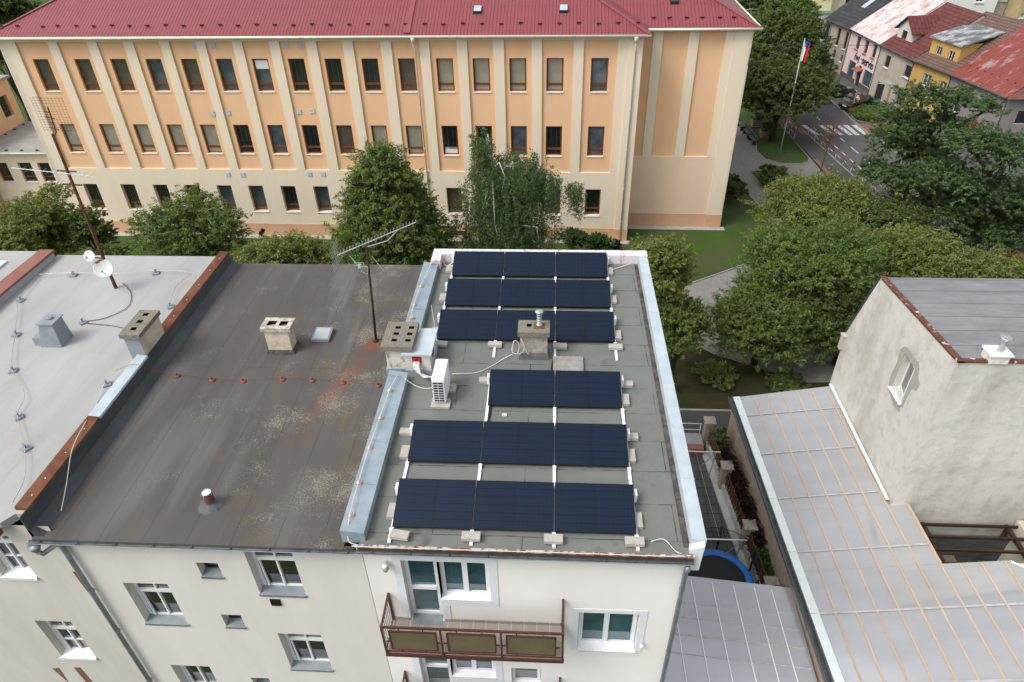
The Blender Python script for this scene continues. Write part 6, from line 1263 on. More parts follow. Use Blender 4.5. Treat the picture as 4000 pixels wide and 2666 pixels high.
# wagon rear towards the camera side, pointing away to the right
a=at(*cE(575,1160),z=.13); b=at(*cE(792,1105),z=.13); an=math.atan2(b[1]-a[1],b[0]-a[0])
dd=np.array([math.cos(an),math.sin(an)]); nn=np.array([-dd[1],dd[0]])
F0=np.array([a[0],a[1]])+dd*4.6+nn*.89
car('black estate car parked in the bay behind the warning sign',F0[0],F0[1],an+math.pi,(.008,.010,.010,1),True)
a2=at(*cE(362,1012),z=.15); bq2=at(*cE(560,998),z=.15); an2=math.atan2(bq2[1]-a2[1],bq2[0]-a2[0]); d2=np.array([math.cos(an2),math.sin(an2)]); n2_=np.array([-d2[1],d2[0]]); F2_=(a2[:2]+bq2[:2])/2+d2*2.05+n2_*.86
car('dark blue hatchback parked under the street tree by the pink shop',F2_[0],F2_[1],an2+math.pi,(.010,.014,.022,1),False,L=4.1)
vn=car('pale pinkish red car driving along the road behind the locust tree',28.3,61.8,-math.pi/2+.12+math.pi,(.45,.13,.12,1),False,L=4.3)
vn.location=(28.6,55.9,.03); vn.rotation_euler=(0,0,math.pi/2+.1+math.pi)
car('dark pick up vehicle parked at the foot of the grey corner house',45.6,64.5,.2,(.02,.022,.025,1),True,L=4.9,H_=1.8)
# extra parked cars glimpsed at lower right of the street
def post_rail(label,pts,z0,gap_posts,group=None,drop=True):
    t=thing('guard_rail',label,'railing',(pts[0][0],pts[0][1],z0),0,group)
    red=MB(); wht=MB(); P=[Vector((x,y,0)) for x,y in pts]
    a,b=P; L=(b-a).length; d=(b-a)/L; n=max(1,round(L/gap_posts)); k=0
    for i in range(n+1):
        q=a+d*(L*i/n)
        red.tube([q+Vector((0,0,z0+.5)),q+Vector((0,0,z0+1.0))],.020,6); wht.tube([q+Vector((0,0,z0)),q+Vector((0,0,z0+.5))],.020,6)
    s=0; seg=.8
    while s<L:
        e=min(L,s+seg); mm=red if k%2==0 else wht
        mm.tube([a+d*s+Vector((0,0,z0+1.02)),a+d*e+Vector((0,0,z0+1.02))],.024,6)
        mm2=wht if k%2==0 else red; mm2.tube([a+d*s+Vector((0,0,z0+.55)),a+d*e+Vector((0,0,z0+.45))],.014,6); s=e; k+=1
    red.build('red_section',red_paint,t,smooth=True); wht.build('white_section',white_metal,t,smooth=True)
post_rail('long red and white guard rail along the kerb before the crossing',[(24.85,67.9),(25.9,56.9)],.12,1.55); post_rail('red and white guard rail hidden behind the trees further down the kerb',[(25.95,56.2),(26.7,50)],.12,1.5); post_rail('short red and white guard rail at the left of the zebra crossing',[(23.0,69.6),(23.25,66.9)],.12,1.2); post_rail('small red and white rail nearest the zebra crossing on the pavement',[(23.7,71.0),(23.85,68.6)],.12,1.2)
def rail_posts(): pass
fp=thing('flagpole','tall pale flagpole with a white red and blue flag on the grass island','flagpole',(20.91,63.01,0))
m=MB(); m.tube([(20.91,63.01,0),(20.91,63.01,5),(20.91,63.01,10.1)],[.06,.05,.035],10); m.lathe([(.05,0),(.06,.04),(.0,.1)],(20.91,63.01,10.1),10); m.build('pole',simple('pole_grey',(.46,.47,.48,1)),fp,smooth=True)
m=MB(); nx,nz=9,14; vs=[];mi=[]
for j in range(nz+1):
    for i in range(nx+1):
        u_,v_=i/nx,j/nz; x=20.95+.50*u_*(1-.3*v_); z_=10.0-1.65*v_-.2*u_; y=62.98+.10*math.sin(u_*9+v_*3)*(.3+v_); vs.append((x,y,z_))
fs=[];
for j in range(nz):
    for i in range(nx): fs.append((j*(nx+1)+i,j*(nx+1)+i+1,(j+1)*(nx+1)+i+1,(j+1)*(nx+1)+i))
m.add(vs,fs)
cols=[]
for j in range(nz):
    for i in range(nx):
        u_,v_=(i+.5)/nx,(j+.5)/nz; tri=(v_<.5 and abs(u_-.5)<(.5-v_)*1.0)
        cols.append(2 if tri else (0 if u_<.5 else 1))
m.m=cols; fm_=m.build('flag',[flat('flag_white',(.75,.75,.75,1),.8),flat('flag_red',(.62,.02,.02,1),.8),flat('flag_blue',(.02,.05,.28,1),.8)],fp,smooth=True)
sol=fm_.modifiers.new('s','SOLIDIFY'); sol.thickness=.006
def lamp(label,x,y,h,arm,hd,z0=.12):
    t=thing('street_lamp',label,'street lamp',(x,y,z0),0,'street lamps with curved arms'); d=Vector((math.cos(hd),math.sin(hd),0))
    b=Vector((x,y,z0)); m=MB(); m.tube([b,b+Vector((0,0,h*.5)),b+Vector((0,0,h-.5)),b+Vector((0,0,h-.1))+d*.25,b+Vector((0,0,h))+d*.7,b+Vector((0,0,h))+d*arm],[.09,.07,.05,.045,.04,.035],9); m.build('pole',simple('lamp_grey_paint',(.24,.29,.32,1)),t,smooth=True)
    m=MB(); q=b+Vector((0,0,h))+d*arm; fr=Matrix.Translation(q)@Matrix.Rotation(hd,4,'Z'); m.hexa([(-.05,-.10,-.06),(.75,-.16,-.04),(.75,.16,-.04),(-.05,.10,-.06)],[(-.05,-.07,.06),(.7,-.10,.08),(.7,.10,.08),(-.05,.07,.06)]); o=m.build('lamp_head',simple('lamp_head_white',(.72,.74,.74,1)),t,frame=fr); md=o.modifiers.new('b','BEVEL'); md.width=.03; md.segments=2
q=at(*cD(765,300),y=74.5); lamp('street lamp with white head above the flag beside the big street tree',q[0],74.5,q[2]+.4,1.5,0)
q=at(*cD(415,105),y=100); lamp('street lamp with white head at the top above the school roof corner',q[0],100,q[2]+.6,2.2,0)
lamp('street lamp in front of the grey corner house at the right edge',43.4,67.7,7.3,1.1,math.pi)
cs=thing('crossing_sign','grey arm post with blue pedestrian crossing sign beside the zebra crossing','sign',(32.66,69.04,.13))
pa=at(*cE(1055,900),y=69.04); pb_=at(*cE(800,793),y=69.04)
m=MB(); x0_=32.66; b=Vector((x0_,69.04,.13)); zt_=float(pa[2]); m.tube([b,b+Vector((0,0,zt_-.6)),b+Vector((-.1,0,zt_-.1)),b+Vector((-.5,0,zt_+.15)),b+Vector((-2.4,0,zt_+.35))],[.08,.07,.06,.05,.04],9); m.build('pole',simple('lamp_grey_paint',(.24,.29,.32,1)),cs,smooth=True)
m=MB(); m.box(x0_-.32,x0_+.32,68.93,68.95,1.75,2.3); p=m.build('sign_plate',blue_paint,cs); m=MB(); m.add([(x0_-.2,68.922,1.82),(x0_+.2,68.922,1.82),(x0_,68.922,2.2)],[(0,1,2)]); m.build('triangle',flat('sign_white',(.75,.75,.75,1)),p); m=MB(); m.bar((x0_-.09,68.915,1.85),(x0_+.01,68.915,2.02),.035); m.bar((x0_+.1,68.915,1.85),(x0_+.01,68.915,2.02),.035); m.bar((x0_+.01,68.915,2.0),(x0_+.01,68.915,2.12),.04); m.build('walker_symbol',flat('sign_black',(.01,.01,.01,1)),p)
ws=thing('warning_sign','triangular red bordered warning sign above a white striped board by the parking bay','sign',(31.6,74.95,.13))
x,y=31.6,74.95
m=MB(); m.tube([(x,y,.1),(x,y,2.0)],.03,8); m.build('pole',steel,ws)
m=MB(); h=.80; zc=1.28; m.add([(x-.45,y-.05,zc),(x+.45,y-.05,zc),(x,y-.05,zc+h),(x-.45,y-.03,zc),(x+.45,y-.03,zc),(x,y-.03,zc+h)],[(0,1,2),(5,4,3),(0,3,4,1),(1,4,5,2),(2,5,3,0)]); p=m.build('sign_plate',red_paint,ws)
m=MB(); m.add([(x-.29,y-.056,zc+.09),(x+.29,y-.056,zc+.09),(x,y-.056,zc+.61)],[(0,1,2)]); m.build('sign_field',flat('sign_white',(.75,.75,.75,1)),p)
m=MB(); m.box(x-.13,x-.02,y-.064,y-.058,zc+.12,zc+.22); m.box(x+.02,x+.13,y-.064,y-.058,zc+.12,zc+.22); m.build('sign_symbol',flat('sign_black',(.01,.01,.01,1)),p)
m=MB(); m.box(x-.19,x+.19,y-.05,y-.02,.15,1.24); p=m.build('white_board',flat('sign_white',(.75,.75,.75,1)),ws)
m=MB(); m.add([(x-.19,y-.055,.20),(x+.19,y-.055,.38),(x+.19,y-.055,.52),(x-.19,y-.055,.34)],[(0,1,2,3)]); m.build('red_stripe',red_paint,p)
m=MB(); m.hexa([(33.75,75.35,.13),(34.15,75.35,.13),(34.15,75.75,.13),(33.75,75.75,.13)],[(33.68,75.28,.95),(34.22,75.28,.95),(34.22,75.82,.95),(33.68,75.82,.95)]); t=thing('waste_bin','green wheeled waste bin behind the flower bed','bin',(33.95,75.55,.13)); m.build('bin_body',flat('green_bin',(.01,.12,.03,1),.4),t); m=MB(); m.hexa([(33.64,75.24,.95),(34.26,75.24,.95),(34.26,75.86,.95),(33.64,75.86,.95)],[(33.68,75.3,1.02),(34.22,75.3,1.02),(34.22,75.84,1.06),(33.68,75.84,1.06)]); m.build('lid',flat('green_bin',(.01,.12,.03,1)),t)
# benches and planters
bn=None
for k,(x,y,l) in enumerate(((18.75,72.3,'farthest park bench at the path edge under the street trees'),(18.9,70.1,'second farthest park bench along the path edge'),(19.05,67.9,'second nearest dark park bench along the path edge'),(19.15,66.1,'nearest dark park bench on the path edge by the tree'))):
    if bn is None:
        bn=thing('park_bench',l,'bench',(0,0,0),0,'benches under the street trees')
        m=MB(); [m.box(-.30+i*.11,-.21+i*.11,-.8,.8,.42,.46) for i in range(4)]; m.build('seat',simple('bench_dark_slats',(.07,.07,.075,1),(.12,.12,.125,1),4,.35,.1),bn)
        for s in (-.65,.65): m=MB(); m.box(-.28,.1,s-.05,s+.05,0,.42); m.build('leg',dark_rubber,bn)
        m=MB(); [m.box(.17,.20,-.8,.8,.55+i*.12,.64+i*.12) for i in range(2)]; m.box(.15,.17,-.68,-.6,.42,.8); m.box(.15,.17,.6,.68,.42,.8); m.build('backrest',simple('bench_dark_slats',(.07,.07,.075,1)),bn); q=bn
    else: q=dup(bn,label=l)
    q.location=(x,y,.02); q.rotation_euler=(0,0,.06)
pp=None; PLANTERS=[]
for (x,y,l) in ((20.5,70.7,'small wooden crate planter farther back under the street trees'),(20.6,67.4,'wooden crate planter with shrub beside the tree trunk')):
    if pp is None:
        pp=thing('crate_planter',l,'planter',(0,0,0),0,'wooden planters under the street trees')
        for i in range(4): m=MB(); z_=.05+i*.18; m.box(-.5,.5,-.5,-.46,z_,z_+.12); m.box(-.5,.5,.46,.5,z_,z_+.12); m.box(-.5,-.46,-.46,.46,z_,z_+.12); m.box(.46,.5,-.46,.46,z_,z_+.12); m.build('slat',simple('grey_wood',(.20,.16,.12,1),(.26,.21,.16,1),4),pp)
        m=MB(); m.box(-.45,.45,-.45,.45,0,.6); m.build('soil',simple('soil',(.03,.022,.016,1)),pp); q=pp
    else: q=dup(pp,label=l)
    q.location=(x,y,.05)
# =================================================================== trees and plants
def leaf_mesh(name,centers,normals,sizes,mat,parent=None,aspect=.62,jitter=1.0):
    n=len(centers); r=RNG.normal(size=(n,3)); 
    t=r-(r*normals).sum(1,keepdims=True)*normals; t/=np.linalg.norm(t,axis=1,keepdims=True)+1e-9
    b=np.cross(normals,t); s=sizes[:,None]
    a0=centers-t*s; a1=centers+b*s*aspect*.5+normals*s*.08; a2=centers+t*s; a3=centers-b*s*aspect*.5+normals*s*.08
    V=np.stack([a0,a1,a2,a3],1).reshape(-1,3)
    if parent is not None: V=V-np.array(parent.location)
    me=bpy.data.meshes.new(name); me.vertices.add(4*n); me.vertices.foreach_set('co',V.astype(np.float32).ravel())
    me.loops.add(4*n); me.loops.foreach_set('vertex_index',np.arange(4*n,dtype=np.int32)); me.polygons.add(n); me.polygons.foreach_set('loop_start',np.arange(0,4*n,4,dtype=np.int32)); me.polygons.foreach_set('loop_total',np.full(n,4,dtype=np.int32))
    me.update(calc_edges=True); me.materials.append(mat); o=bpy.data.objects.new(name,me); COL.objects.link(o)
    if parent is not None: o.parent=parent
    return o
def sph(n):
    v=RNG.normal(size=(n,3)); return v/np.linalg.norm(v,axis=1,keepdims=True)
def clumps(lobes,m,per,cr,flat=.6,shell=(.55,1.02),size=.16,up=.5,droop=0):
    """m leafy boughs on the shells of the lobes, 'per' leaves each: domes of foliage with hollows between them"""
    lobes=np.array(lobes,float); vol=(lobes[:,3]*lobes[:,4]*lobes[:,5])**(2/3); pr=vol/vol.sum()
    idx=RNG.choice(len(lobes),m,p=pr); d=sph(m); d[:,2]=np.where(d[:,2]<-.35,-d[:,2]*.6,d[:,2])
    rr=RNG.uniform(shell[0],shell[1],m)**.8; C=lobes[idx,:3]+d*lobes[idx,3:6]*rr[:,None]
    w=RNG.uniform(.25,1.0,m); o_=RNG.random(m)<.16; rr=np.where(o_,RNG.uniform(1.04,1.2,m),rr); C=lobes[idx,:3]+d*lobes[idx,3:6]*rr[:,None]; w=np.where(o_,w*.35,w); w*=m/w.sum(); cnt=np.maximum(4,(per*w)).astype(int)
    # each bough carries sprays of leaves with hollows between them
    J=np.maximum(2,cnt//26); kb=np.repeat(np.arange(m),J); S=len(kb); crr=cr*np.sqrt(w)*RNG.uniform(.8,1.3,m)
    q=sph(S); q[:,2]=np.where(q[:,2]<-.15,-q[:,2],q[:,2]); dh=d.copy(); dh[:,2]*=.3
    off=q*RNG.uniform(.45,1.1,S)[:,None]*np.array([1,1,flat*1.3])*crr[kb][:,None]; off+=dh[kb]*(RNG.uniform(-.2,1,S)*RNG.uniform(0,.8,m)[kb]*crr[kb])[:,None]
    SP=C[kb]+off; SP[:,2]-=.3*crr[kb]*np.clip((off*dh[kb]).sum(1)/crr[kb],0,1.5)
    sr=min(.30,max(.10,cr*.30)); ax=q*.8+d[kb]*.6+np.array([0,0,.15]); ax/=np.linalg.norm(ax,axis=1,keepdims=True); sl=sr*RNG.uniform(.7,1.7,S)
    k=np.repeat(np.arange(S),26); n=len(k); t_=RNG.uniform(-.7,1,n)
    P=SP[k]+ax[k]*(t_*sl[k])[:,None]+RNG.normal(size=(n,3))*(sr*.34*(1.15-.55*np.abs(t_)))[:,None]*np.array([1,1,.6]); P[:,2]-=.25*sl[k]*np.clip(t_,0,1)**2
    nm=sph(n)*.75+ax[k]*.3+np.array([0,0,up+.15]); nm/=np.linalg.norm(nm,axis=1,keepdims=True)
    if droop: P[:,2]-=np.abs(RNG.exponential(droop,n))*.6
    return C,P,nm,size*RNG.uniform(.6,1.35,n)
def limbs(base,C,r0,mat,parent,k=14,fork=.35,sway=.0):
    m=MB(); base=Vector(base); cs=C[RNG.choice(len(C),min(k,len(C)),replace=False)]; top=Vector(C.mean(0))
    zc=base.z+(top.z-base.z)*.75; trunk=[base,base.lerp(Vector((top.x,top.y,zc)),.45)+Vector((.05,.08,0)),Vector((top.x,top.y,zc))]
    m.tube(trunk,[r0,r0*.75,r0*.45],9)
    for c in cs:
        c=Vector(c); t=random.uniform(fork,.95); s=trunk[0].lerp(trunk[2],t); mid=s.lerp(c,.5)+Vector((random.uniform(-.3,.3),random.uniform(-.3,.3),random.uniform(0,.5)))
        m.tube([s,mid,c],[r0*.32,r0*.18,r0*.05],6)
    return m.build('trunk',mat,parent,smooth=True)
def lobes_for(cx,cy,cz,rx,ry,rz,k,spread=.66,rad=.5,cone=0):
    L=[(cx,cy,cz,rx*.6,ry*.6,rz*.72)]
    for i in range(k):
        a=i*2.4+random.uniform(-.3,.3); h=random.uniform(-.75,.85) if not cone else -.8+1.7*i/k
        w=math.sqrt(max(.05,1-h*h)) if not cone else max(.12,(1-(h+1)/2)**.8)
        s=rad*random.uniform(.75,1.2); 
        L.append((cx+rx*spread*w*math.cos(a),cy+ry*spread*w*math.sin(a),cz+rz*.72*h,rx*s*(w if cone else 1)+.12*rx,ry*s*(w if cone else 1)+.12*ry,rz*s*.85))
    return L
def tree(name,label,u0,v0,u1,v1,Y,leaf,n=26000,size=.15,k=9,cr=.42,barkm=None,r0=.22,group=None,cone=0,shell=(.55,1.02),droop=0,depth=1.0,zmin=.8,per=120,rad=.42,cat='tree',lim=12):
    size*=.62; n=int(n*1.75); cr*=2.0; k=int(k*1.3); shell=(.40,1.04); per=230
    uc=(u0+u1)/2; c0=at(u0,(v0+v1)/2,y=Y); c1=at(u1,(v0+v1)/2,y=Y); rx=(c1[0]-c0[0])/2*.90; cx=(c0[0]+c1[0])/2
    ry=rx*depth; zt=at(uc,v0,y=Y+ry*.2)[2]; zb=max(zmin,at(uc,v1,y=Y-ry*.6)[2]); cz=(zt+zb)/2; rz=(zt-zb)/2
    t=thing(name,label,cat,(cx,Y,0),0,group); L=lobes_for(cx,Y,cz,rx,ry,rz,k,cone=cone,rad=rad)
    m=n//per; C,P,nm,s=clumps(L,m,per,min(cr,rx*.40),flat=.60,size=size,shell=shell,droop=droop)
    s_ok=P[:,2]>.15; leaf_mesh('crown',P[s_ok],nm[s_ok],s[s_ok],MT[leaf],t)
    limbs((cx,Y,0),C,r0,barkm or bark,t,k=lim); return t,L
G1='trees between the flat roofs and the school'
tree('linden_tree','yellowish green tree in front of the school at the far left edge',-60,520,70,640,34,'yellow_green_leaf',20000,.17,group=G1)
tree('linden_tree','round tree with yellow green crown beside the left aerial mast',25,432,175,640,38,'yellow_green_leaf',22000,.17,group=G1,k=8)
tree('linden_tree','small green tree just right of the left aerial mast',165,462,250,620,38,'linden_leaf',10000,.16,group=G1,k=6,cr=.35)
tree('linden_tree','bushy green tree in front of the third school window axis',345,440,550,660,38,'linden_leaf',30000,.16,group=G1,k=10)
tree('shrub','low leafy tree tops behind the dark roof left of the big linden',570,548,770,680,36,'yellow_green_leaf',20000,.16,group=G1,k=8,cat='shrub')
tree('shrub','small shrub between the two left trees behind the grey roof',225,562,300,650,36,'linden_leaf',6000,.15,group=G1,k=6,cat='shrub')
t,L=tree('linden_tree','tall conical linden tree left of the birch',752,306,1035,720,35,'linden_leaf',80000,.165,group=G1,k=16,cone=1,cr=.42,r0=.28,rad=.42,lim=18)
# birch: hanging strands
def birch(label,lobes,Y,n,base):
    t=thing('birch_tree',label,'tree',base,0,G1); C,P,nm,s=clumps(lobes,n//46,4,.20,flat=.6,shell=(.25,1.0),size=.125,up=.1)
    st=n//46; k=np.repeat(np.arange(st),46); s=.085*RNG.uniform(.6,1.3,len(k)); ln=RNG.uniform(.6,2.2,st)[k]; f=RNG.uniform(0,1,len(k)); P=C[k].copy(); P[:,2]-=f*ln; P[:,:2]+=RNG.normal(size=(len(k),2))*(.07+.05*f[:,None]); nm=sph(len(k)); nm[:,2]*=.4; nm/=np.linalg.norm(nm,axis=1,keepdims=True)
    ok=P[:,2]>.3; leaf_mesh('crown',P[ok],nm[ok],s[ok],MT['birch_leaf'],t); m=MB(); b=Vector(base); cc=Vector(C.mean(0)); top=Vector((cc.x-1.2,cc.y,C[:,2].max()-.6))
    m.tube([b,b.lerp(top,.5)+Vector((.5,0,0)),top],[.22,.14,.04],8)
    for c in C[RNG.choice(st,34,replace=False)]:
        c=Vector(c); s0=b.lerp(top,random.uniform(.35,.85)); mid=s0.lerp(c,.6)+Vector((0,0,.7)); m.tube([s0,mid,c],[.07,.04,.015],5); m.tube([c,c+Vector((random.uniform(-.3,.3),-.1,-.9))],[.015,.006],4)
    m.build('trunk',birch_bark,t,smooth=True)
YB_=37.0
def lob(u0,v0,u1,v1,Y,ry=None):
    a=at(u0,(v0+v1)/2,y=Y); b=at(u1,(v0+v1)/2,y=Y); zt=at((u0+u1)/2,v0,y=Y)[2]; zb=at((u0+u1)/2,v1,y=Y)[2]; rx=(b[0]-a[0])/2; return ((a[0]+b[0])/2,Y,(zt+zb)/2,rx,ry or rx,(zt-zb)/2)
bl=[lob(1075,292,1135,380,YB_),lob(1075,345,1255,430,YB_,2.2),lob(1050,400,1265,520,YB_,2.6),lob(1050,480,1290,600,YB_,2.8),lob(1190,370,1290,480,YB_,1.5),lob(1285,415,1352,455,YB_,.7),lob(1060,560,1290,640,YB_,2.8)]
c=at(1165,560,y=YB_); birch('weeping birch with pale branches in front of the school right of the linden',bl,YB_,88000,(float(c[0]),YB_,0))
tree('round_bush','larger round bright green bush at the school wall right of the birch',1288,524,1348,585,43.2,'hedge_green_leaf',9000,.11,k=7,cr=.25,r0=.06,group='bushes along the school wall',zmin=.1,cat='bush',shell=(.7,1.0))
tree('round_bush','lower round bright green bush near the school corner downpipe',1342,541,1408,592,42.9,'hedge_green_leaf',9000,.11,k=7,cr=.25,r0=.06,group='bushes along the school wall',zmin=.1,cat='bush',shell=(.7,1.0))
tree('small_spruce','small dark spruce at the school corner beside the bushes',1406,548,1432,590,43,'spruce_needle',2500,.10,k=8,cone=1,cr=.15,r0=.04,zmin=.1,rad=.4)
tree('small_spruce','tiny dark conifer by the school plinth left of the linden',596,524,609,552,45,'spruce_needle',800,.09,k=6,cone=1,cr=.1,r0=.03,zmin=.1,rad=.4)
G2='park trees right of the solar roof'
tree('linden_tree','narrow yellow green tree directly behind the right parapet of the solar roof',1440,540,1572,770,29.5,'yellow_green_leaf',26000,.13,k=11,group=G2,depth=1.1,cr=.34)
tree('linden_tree','drooping yellow green tree lower beside the right parapet of the solar roof',1500,680,1612,838,28.6,'linden_leaf',24000,.13,k=10,group=G2,cr=.34)
tree('linden_tree','large dense linden in the middle of the park right of the paved path',1722,492,1975,760,33.5,'linden_leaf',70000,.135,k=18,group=G2,r0=.3,cr=.42,depth=.9,lim=20)
tree('linden_tree','lower left bough heavy linden next to the lane',1646,640,1850,900,31.3,'linden_leaf',60000,.13,k=11,group=G2,cr=.38)
tree('linden_tree','linden with olive crown behind the ridge of the gable house',1955,528,2190,740,36,'yellow_green_leaf',50000,.15,k=14,group=G2,cr=.42,depth=.8)
tree('linden_tree','darker green linden between the big park linden and the gable house',1850,640,2040,880,31.5,'dark_linden_leaf',36000,.14,k=10,group=G2,cr=.4)
tree('linden_tree','olive green tree crown at the right edge above the grey sheet roof',2185,598,2400,740,34.5,'yellow_green_leaf',24000,.15,k=10,group=G2,cr=.4)
tree('orange_shrub','orange tinted bush at the right edge above the grey sheet roof',2298,588,2380,660,37,'orange_leaf',8000,.14,k=6,group=G2,cr=.3,cat='bush')
tree('maple_tree','bright yellow green tree in front of the little dead tree',1748,424,1985,600,45.5,'yellow_green_leaf',42000,.17,k=12,group=G2,cr=.5,depth=.8)
tree('linden_tree','dark filling tree between the yellow green maple and the locust tree',1955,480,2100,640,43,'dark_linden_leaf',22000,.17,k=9,group=G2,cr=.45)
# big locust trees
def locust(label,lobes,base,n,fork,size=.17,shell=(.5,1.0),cr=.42):
    t=thing('locust_tree',label,'tree',base,0,'spreading locust trees by the road'); n=int(n*1.25); C,P,nm,s=clumps(lobes,n//110,110,cr*1.35,flat=.42,shell=shell,size=size*.62,up=.8)
    ok=P[:,2]>.5; leaf_mesh('crown',P[ok],nm[ok],s[ok],MT['locust_leaf'],t,aspect=.7); m=MB(); b=Vector(base)
    fk=b.lerp(Vector((float(C[:,0].mean()),float(C[:,1].mean()),fork)),1.0); fk.z=fork; m.tube([b,b.lerp(fk,.5)+Vector((.2,0,0)),fk],[.34,.28,.22],9)
    for L_ in lobes:
        e=Vector(L_[:3]); mid=fk.lerp(e,.5)+Vector((random.uniform(-.4,.4),random.uniform(-.4,.4),.3)); m.tube([fk,mid,e],[.20,.14,.08],7)
        for q in range(7):
            d=sph(1)[0]*np.array(L_[3:6])*.85; e2=e+Vector(d); m.tube([e,e.lerp(e2,.5)+Vector((0,0,.25)),e2],[.06,.04,.012],5)
    m.build('trunk',bark,t,smooth=True)
YL=50.0
ll=[lob(2060,195,2180,262,YL,2.0),lob(2150,200,2235,270,YL,1.8),lob(2020,245,2110,330,YL,2.0),lob(2110,255,2215,330,YL,2.2),lob(2000,300,2080,380,YL,2.0),lob(2080,320,2180,400,YL,2.4),lob(1972,370,2060,440,YL,2.0),lob(2190,215,2210,240,YL,.8),lob(2235,230,2305,275,YL,1.0)]
c=at(2075,440,z=0); locust('spreading locust tree with bare dark limbs in front of the ochre house',ll,(float(at(2110,420,y=YL)[0]),YL,0),46000,5.0,shell=(.45,1.0))
YM=46.0
ll=[lob(2180,290,2290,380,YM,2.0),lob(2250,310,2380,420,YM,2.4),lob(2120,370,2240,460,YM,2.4),lob(2230,400,2380,520,YM,2.8),lob(2100,440,2230,540,YM,2.4),lob(2010,380,2120,460,YM,2.0),lob(2200,480,2340,590,YM,2.4),lob(2040,440,2140,520,YM,2),lob(2300,440,2420,600,YM,2.4)]
locust('large dark green locust tree at the right edge in front of the grey corner house',ll,(float(at(2200,480,y=YM)[0]),YM,0),95000,3.5,shell=(.35,1.0),cr=.46)
G3='big street trees beside the flagpole'
t1=at(1878,258,z=0)
tree('street_tree','large dark street tree right behind the flagpole over the crate planters',1700,150,1884,318,66.5,'dark_linden_leaf',60000,.25,k=15,group=G3,r0=.34,cr=.6,zmin=2.6,lim=14)
tree('street_tree','tall dark street tree close to the right wing of the school',1695,40,1880,225,73,'dark_linden_leaf',55000,.27,k=13,group=G3,r0=.36,cr=.65,zmin=3)
tree('street_tree','green street tree between the school roof and the pale yellow building',1755,-10,1862,120,88,'linden_leaf',42000,.30,k=12,group=G3,r0=.3,cr=.7,zmin=2)
tree('street_tree','street tree hanging over the road left of the pink shop house',1800,110,1898,228,72.5,'dark_linden_leaf',38000,.25,k=12,group=G3,r0=.3,cr=.6,zmin=3)
tree('street_tree','far tree at the top above the right school roof corner',1680,-40,1790,40,105,'dark_linden_leaf',22000,.33,k=9,group=G3,cr=.8)
tree('background_tree','dark tree behind the left end of the school roof',-60,-30,60,70,75,'dark_linden_leaf',30000,.3,k=9,cr=.8,group='trees behind the school')
tree('background_tree','dark tree left of the school between roof and annex',-40,60,30,170,66,'dark_linden_leaf',16000,.3,k=8,cr=.7,group='trees behind the school')
# dead little tree with brown leaves
dt=thing('dead_tree','small dying tree with thin brown leaves beside the guard rail','tree',(22.27,56.3,0))
m=MB(); b=Vector((22.27,56.3,0)); tp=Vector((22.5,56.3,5.0)); m.tube([b,tp],[.06,.03],6); cs=[]
for q in range(46):
    s=b.lerp(tp,random.uniform(.45,1)); a=random.uniform(0,6.28); e=s+Vector((math.cos(a)*.55,math.sin(a)*.55,random.uniform(.5,1.3))); m.tube([s,e],[.012,.004],4); cs.append(tuple(e)); cs.append(tuple(s.lerp(e,.6)))
m.build('trunk',simple('dry_bark',(.10,.06,.05,1),(.15,.09,.07,1)),dt)
cs=np.array(cs)[RNG.integers(0,len(cs),700)]+RNG.normal(size=(700,3))*.16; leaf_mesh('crown',cs,sph(700),RNG.uniform(.04,.10,700),MT['brown_dry_leaf'],dt)
# bushes near the forecourt
def bush(name,label,x,y,r,h,leaf,n,size=.10,cat='bush',group=None,z0=0,k=6):
    t=thing(name,label,cat,(x,y,z0),0,group); L=[(x,y,z0+h*.5,r,r,h*.5)]+[(x+r*.5*math.cos(a*1.3),y+r*.5*math.sin(a*1.3),z0+h*(.45+.1*(a%3)),r*.6,r*.6,h*.4) for a in range(k)]
    C,P,nm,s=clumps(L,n//30,30,min(.30,r*.4),size=size,shell=(.6,1)); ok=P[:,2]>z0+.02; leaf_mesh('foliage',P[ok],nm[ok],s[ok],MT[leaf],t)
    m=MB(); [m.tube([(x,y,z0),(x+r*.4*math.cos(a),y+r*.4*math.sin(a),z0+h*.6)],[.03,.01],5) for a in range(5)]; m.build('stem',bark,t); return t
bush('round_shrub','round shrub on the small grass wedge in the paved forecourt',18.4,56.3,.95,1.5,'linden_leaf',5000,.13)
bush('round_shrub','dark round shrub nearest the camera at the right school corner',14.0,52.8,1.15,1.9,'dark_linden_leaf',7000,.13); bush('round_shrub','dark shrub farther back along the right school wall',13.3,55.6,1.0,1.7,'dark_linden_leaf',5000,.13)
bush('low_shrub','low bright shrub on the leaf litter by the lane',9.0,30.0,.9,.6,'yellow_green_leaf',3500,.11); bush('low_shrub','sparse ground shrub under the big linden',12.6,29.4,.8,.5,'linden_leaf',2500,.10)
bush('planter_shrub','small shrub growing in the nearer crate planter',20.6,67.4,.5,.9,'linden_leaf',1500,.11,z0=.6); bush('planter_shrub','small shrub growing in the farther crate planter',20.5,70.7,.45,.7,'linden_leaf',1200,.11,z0=.6)
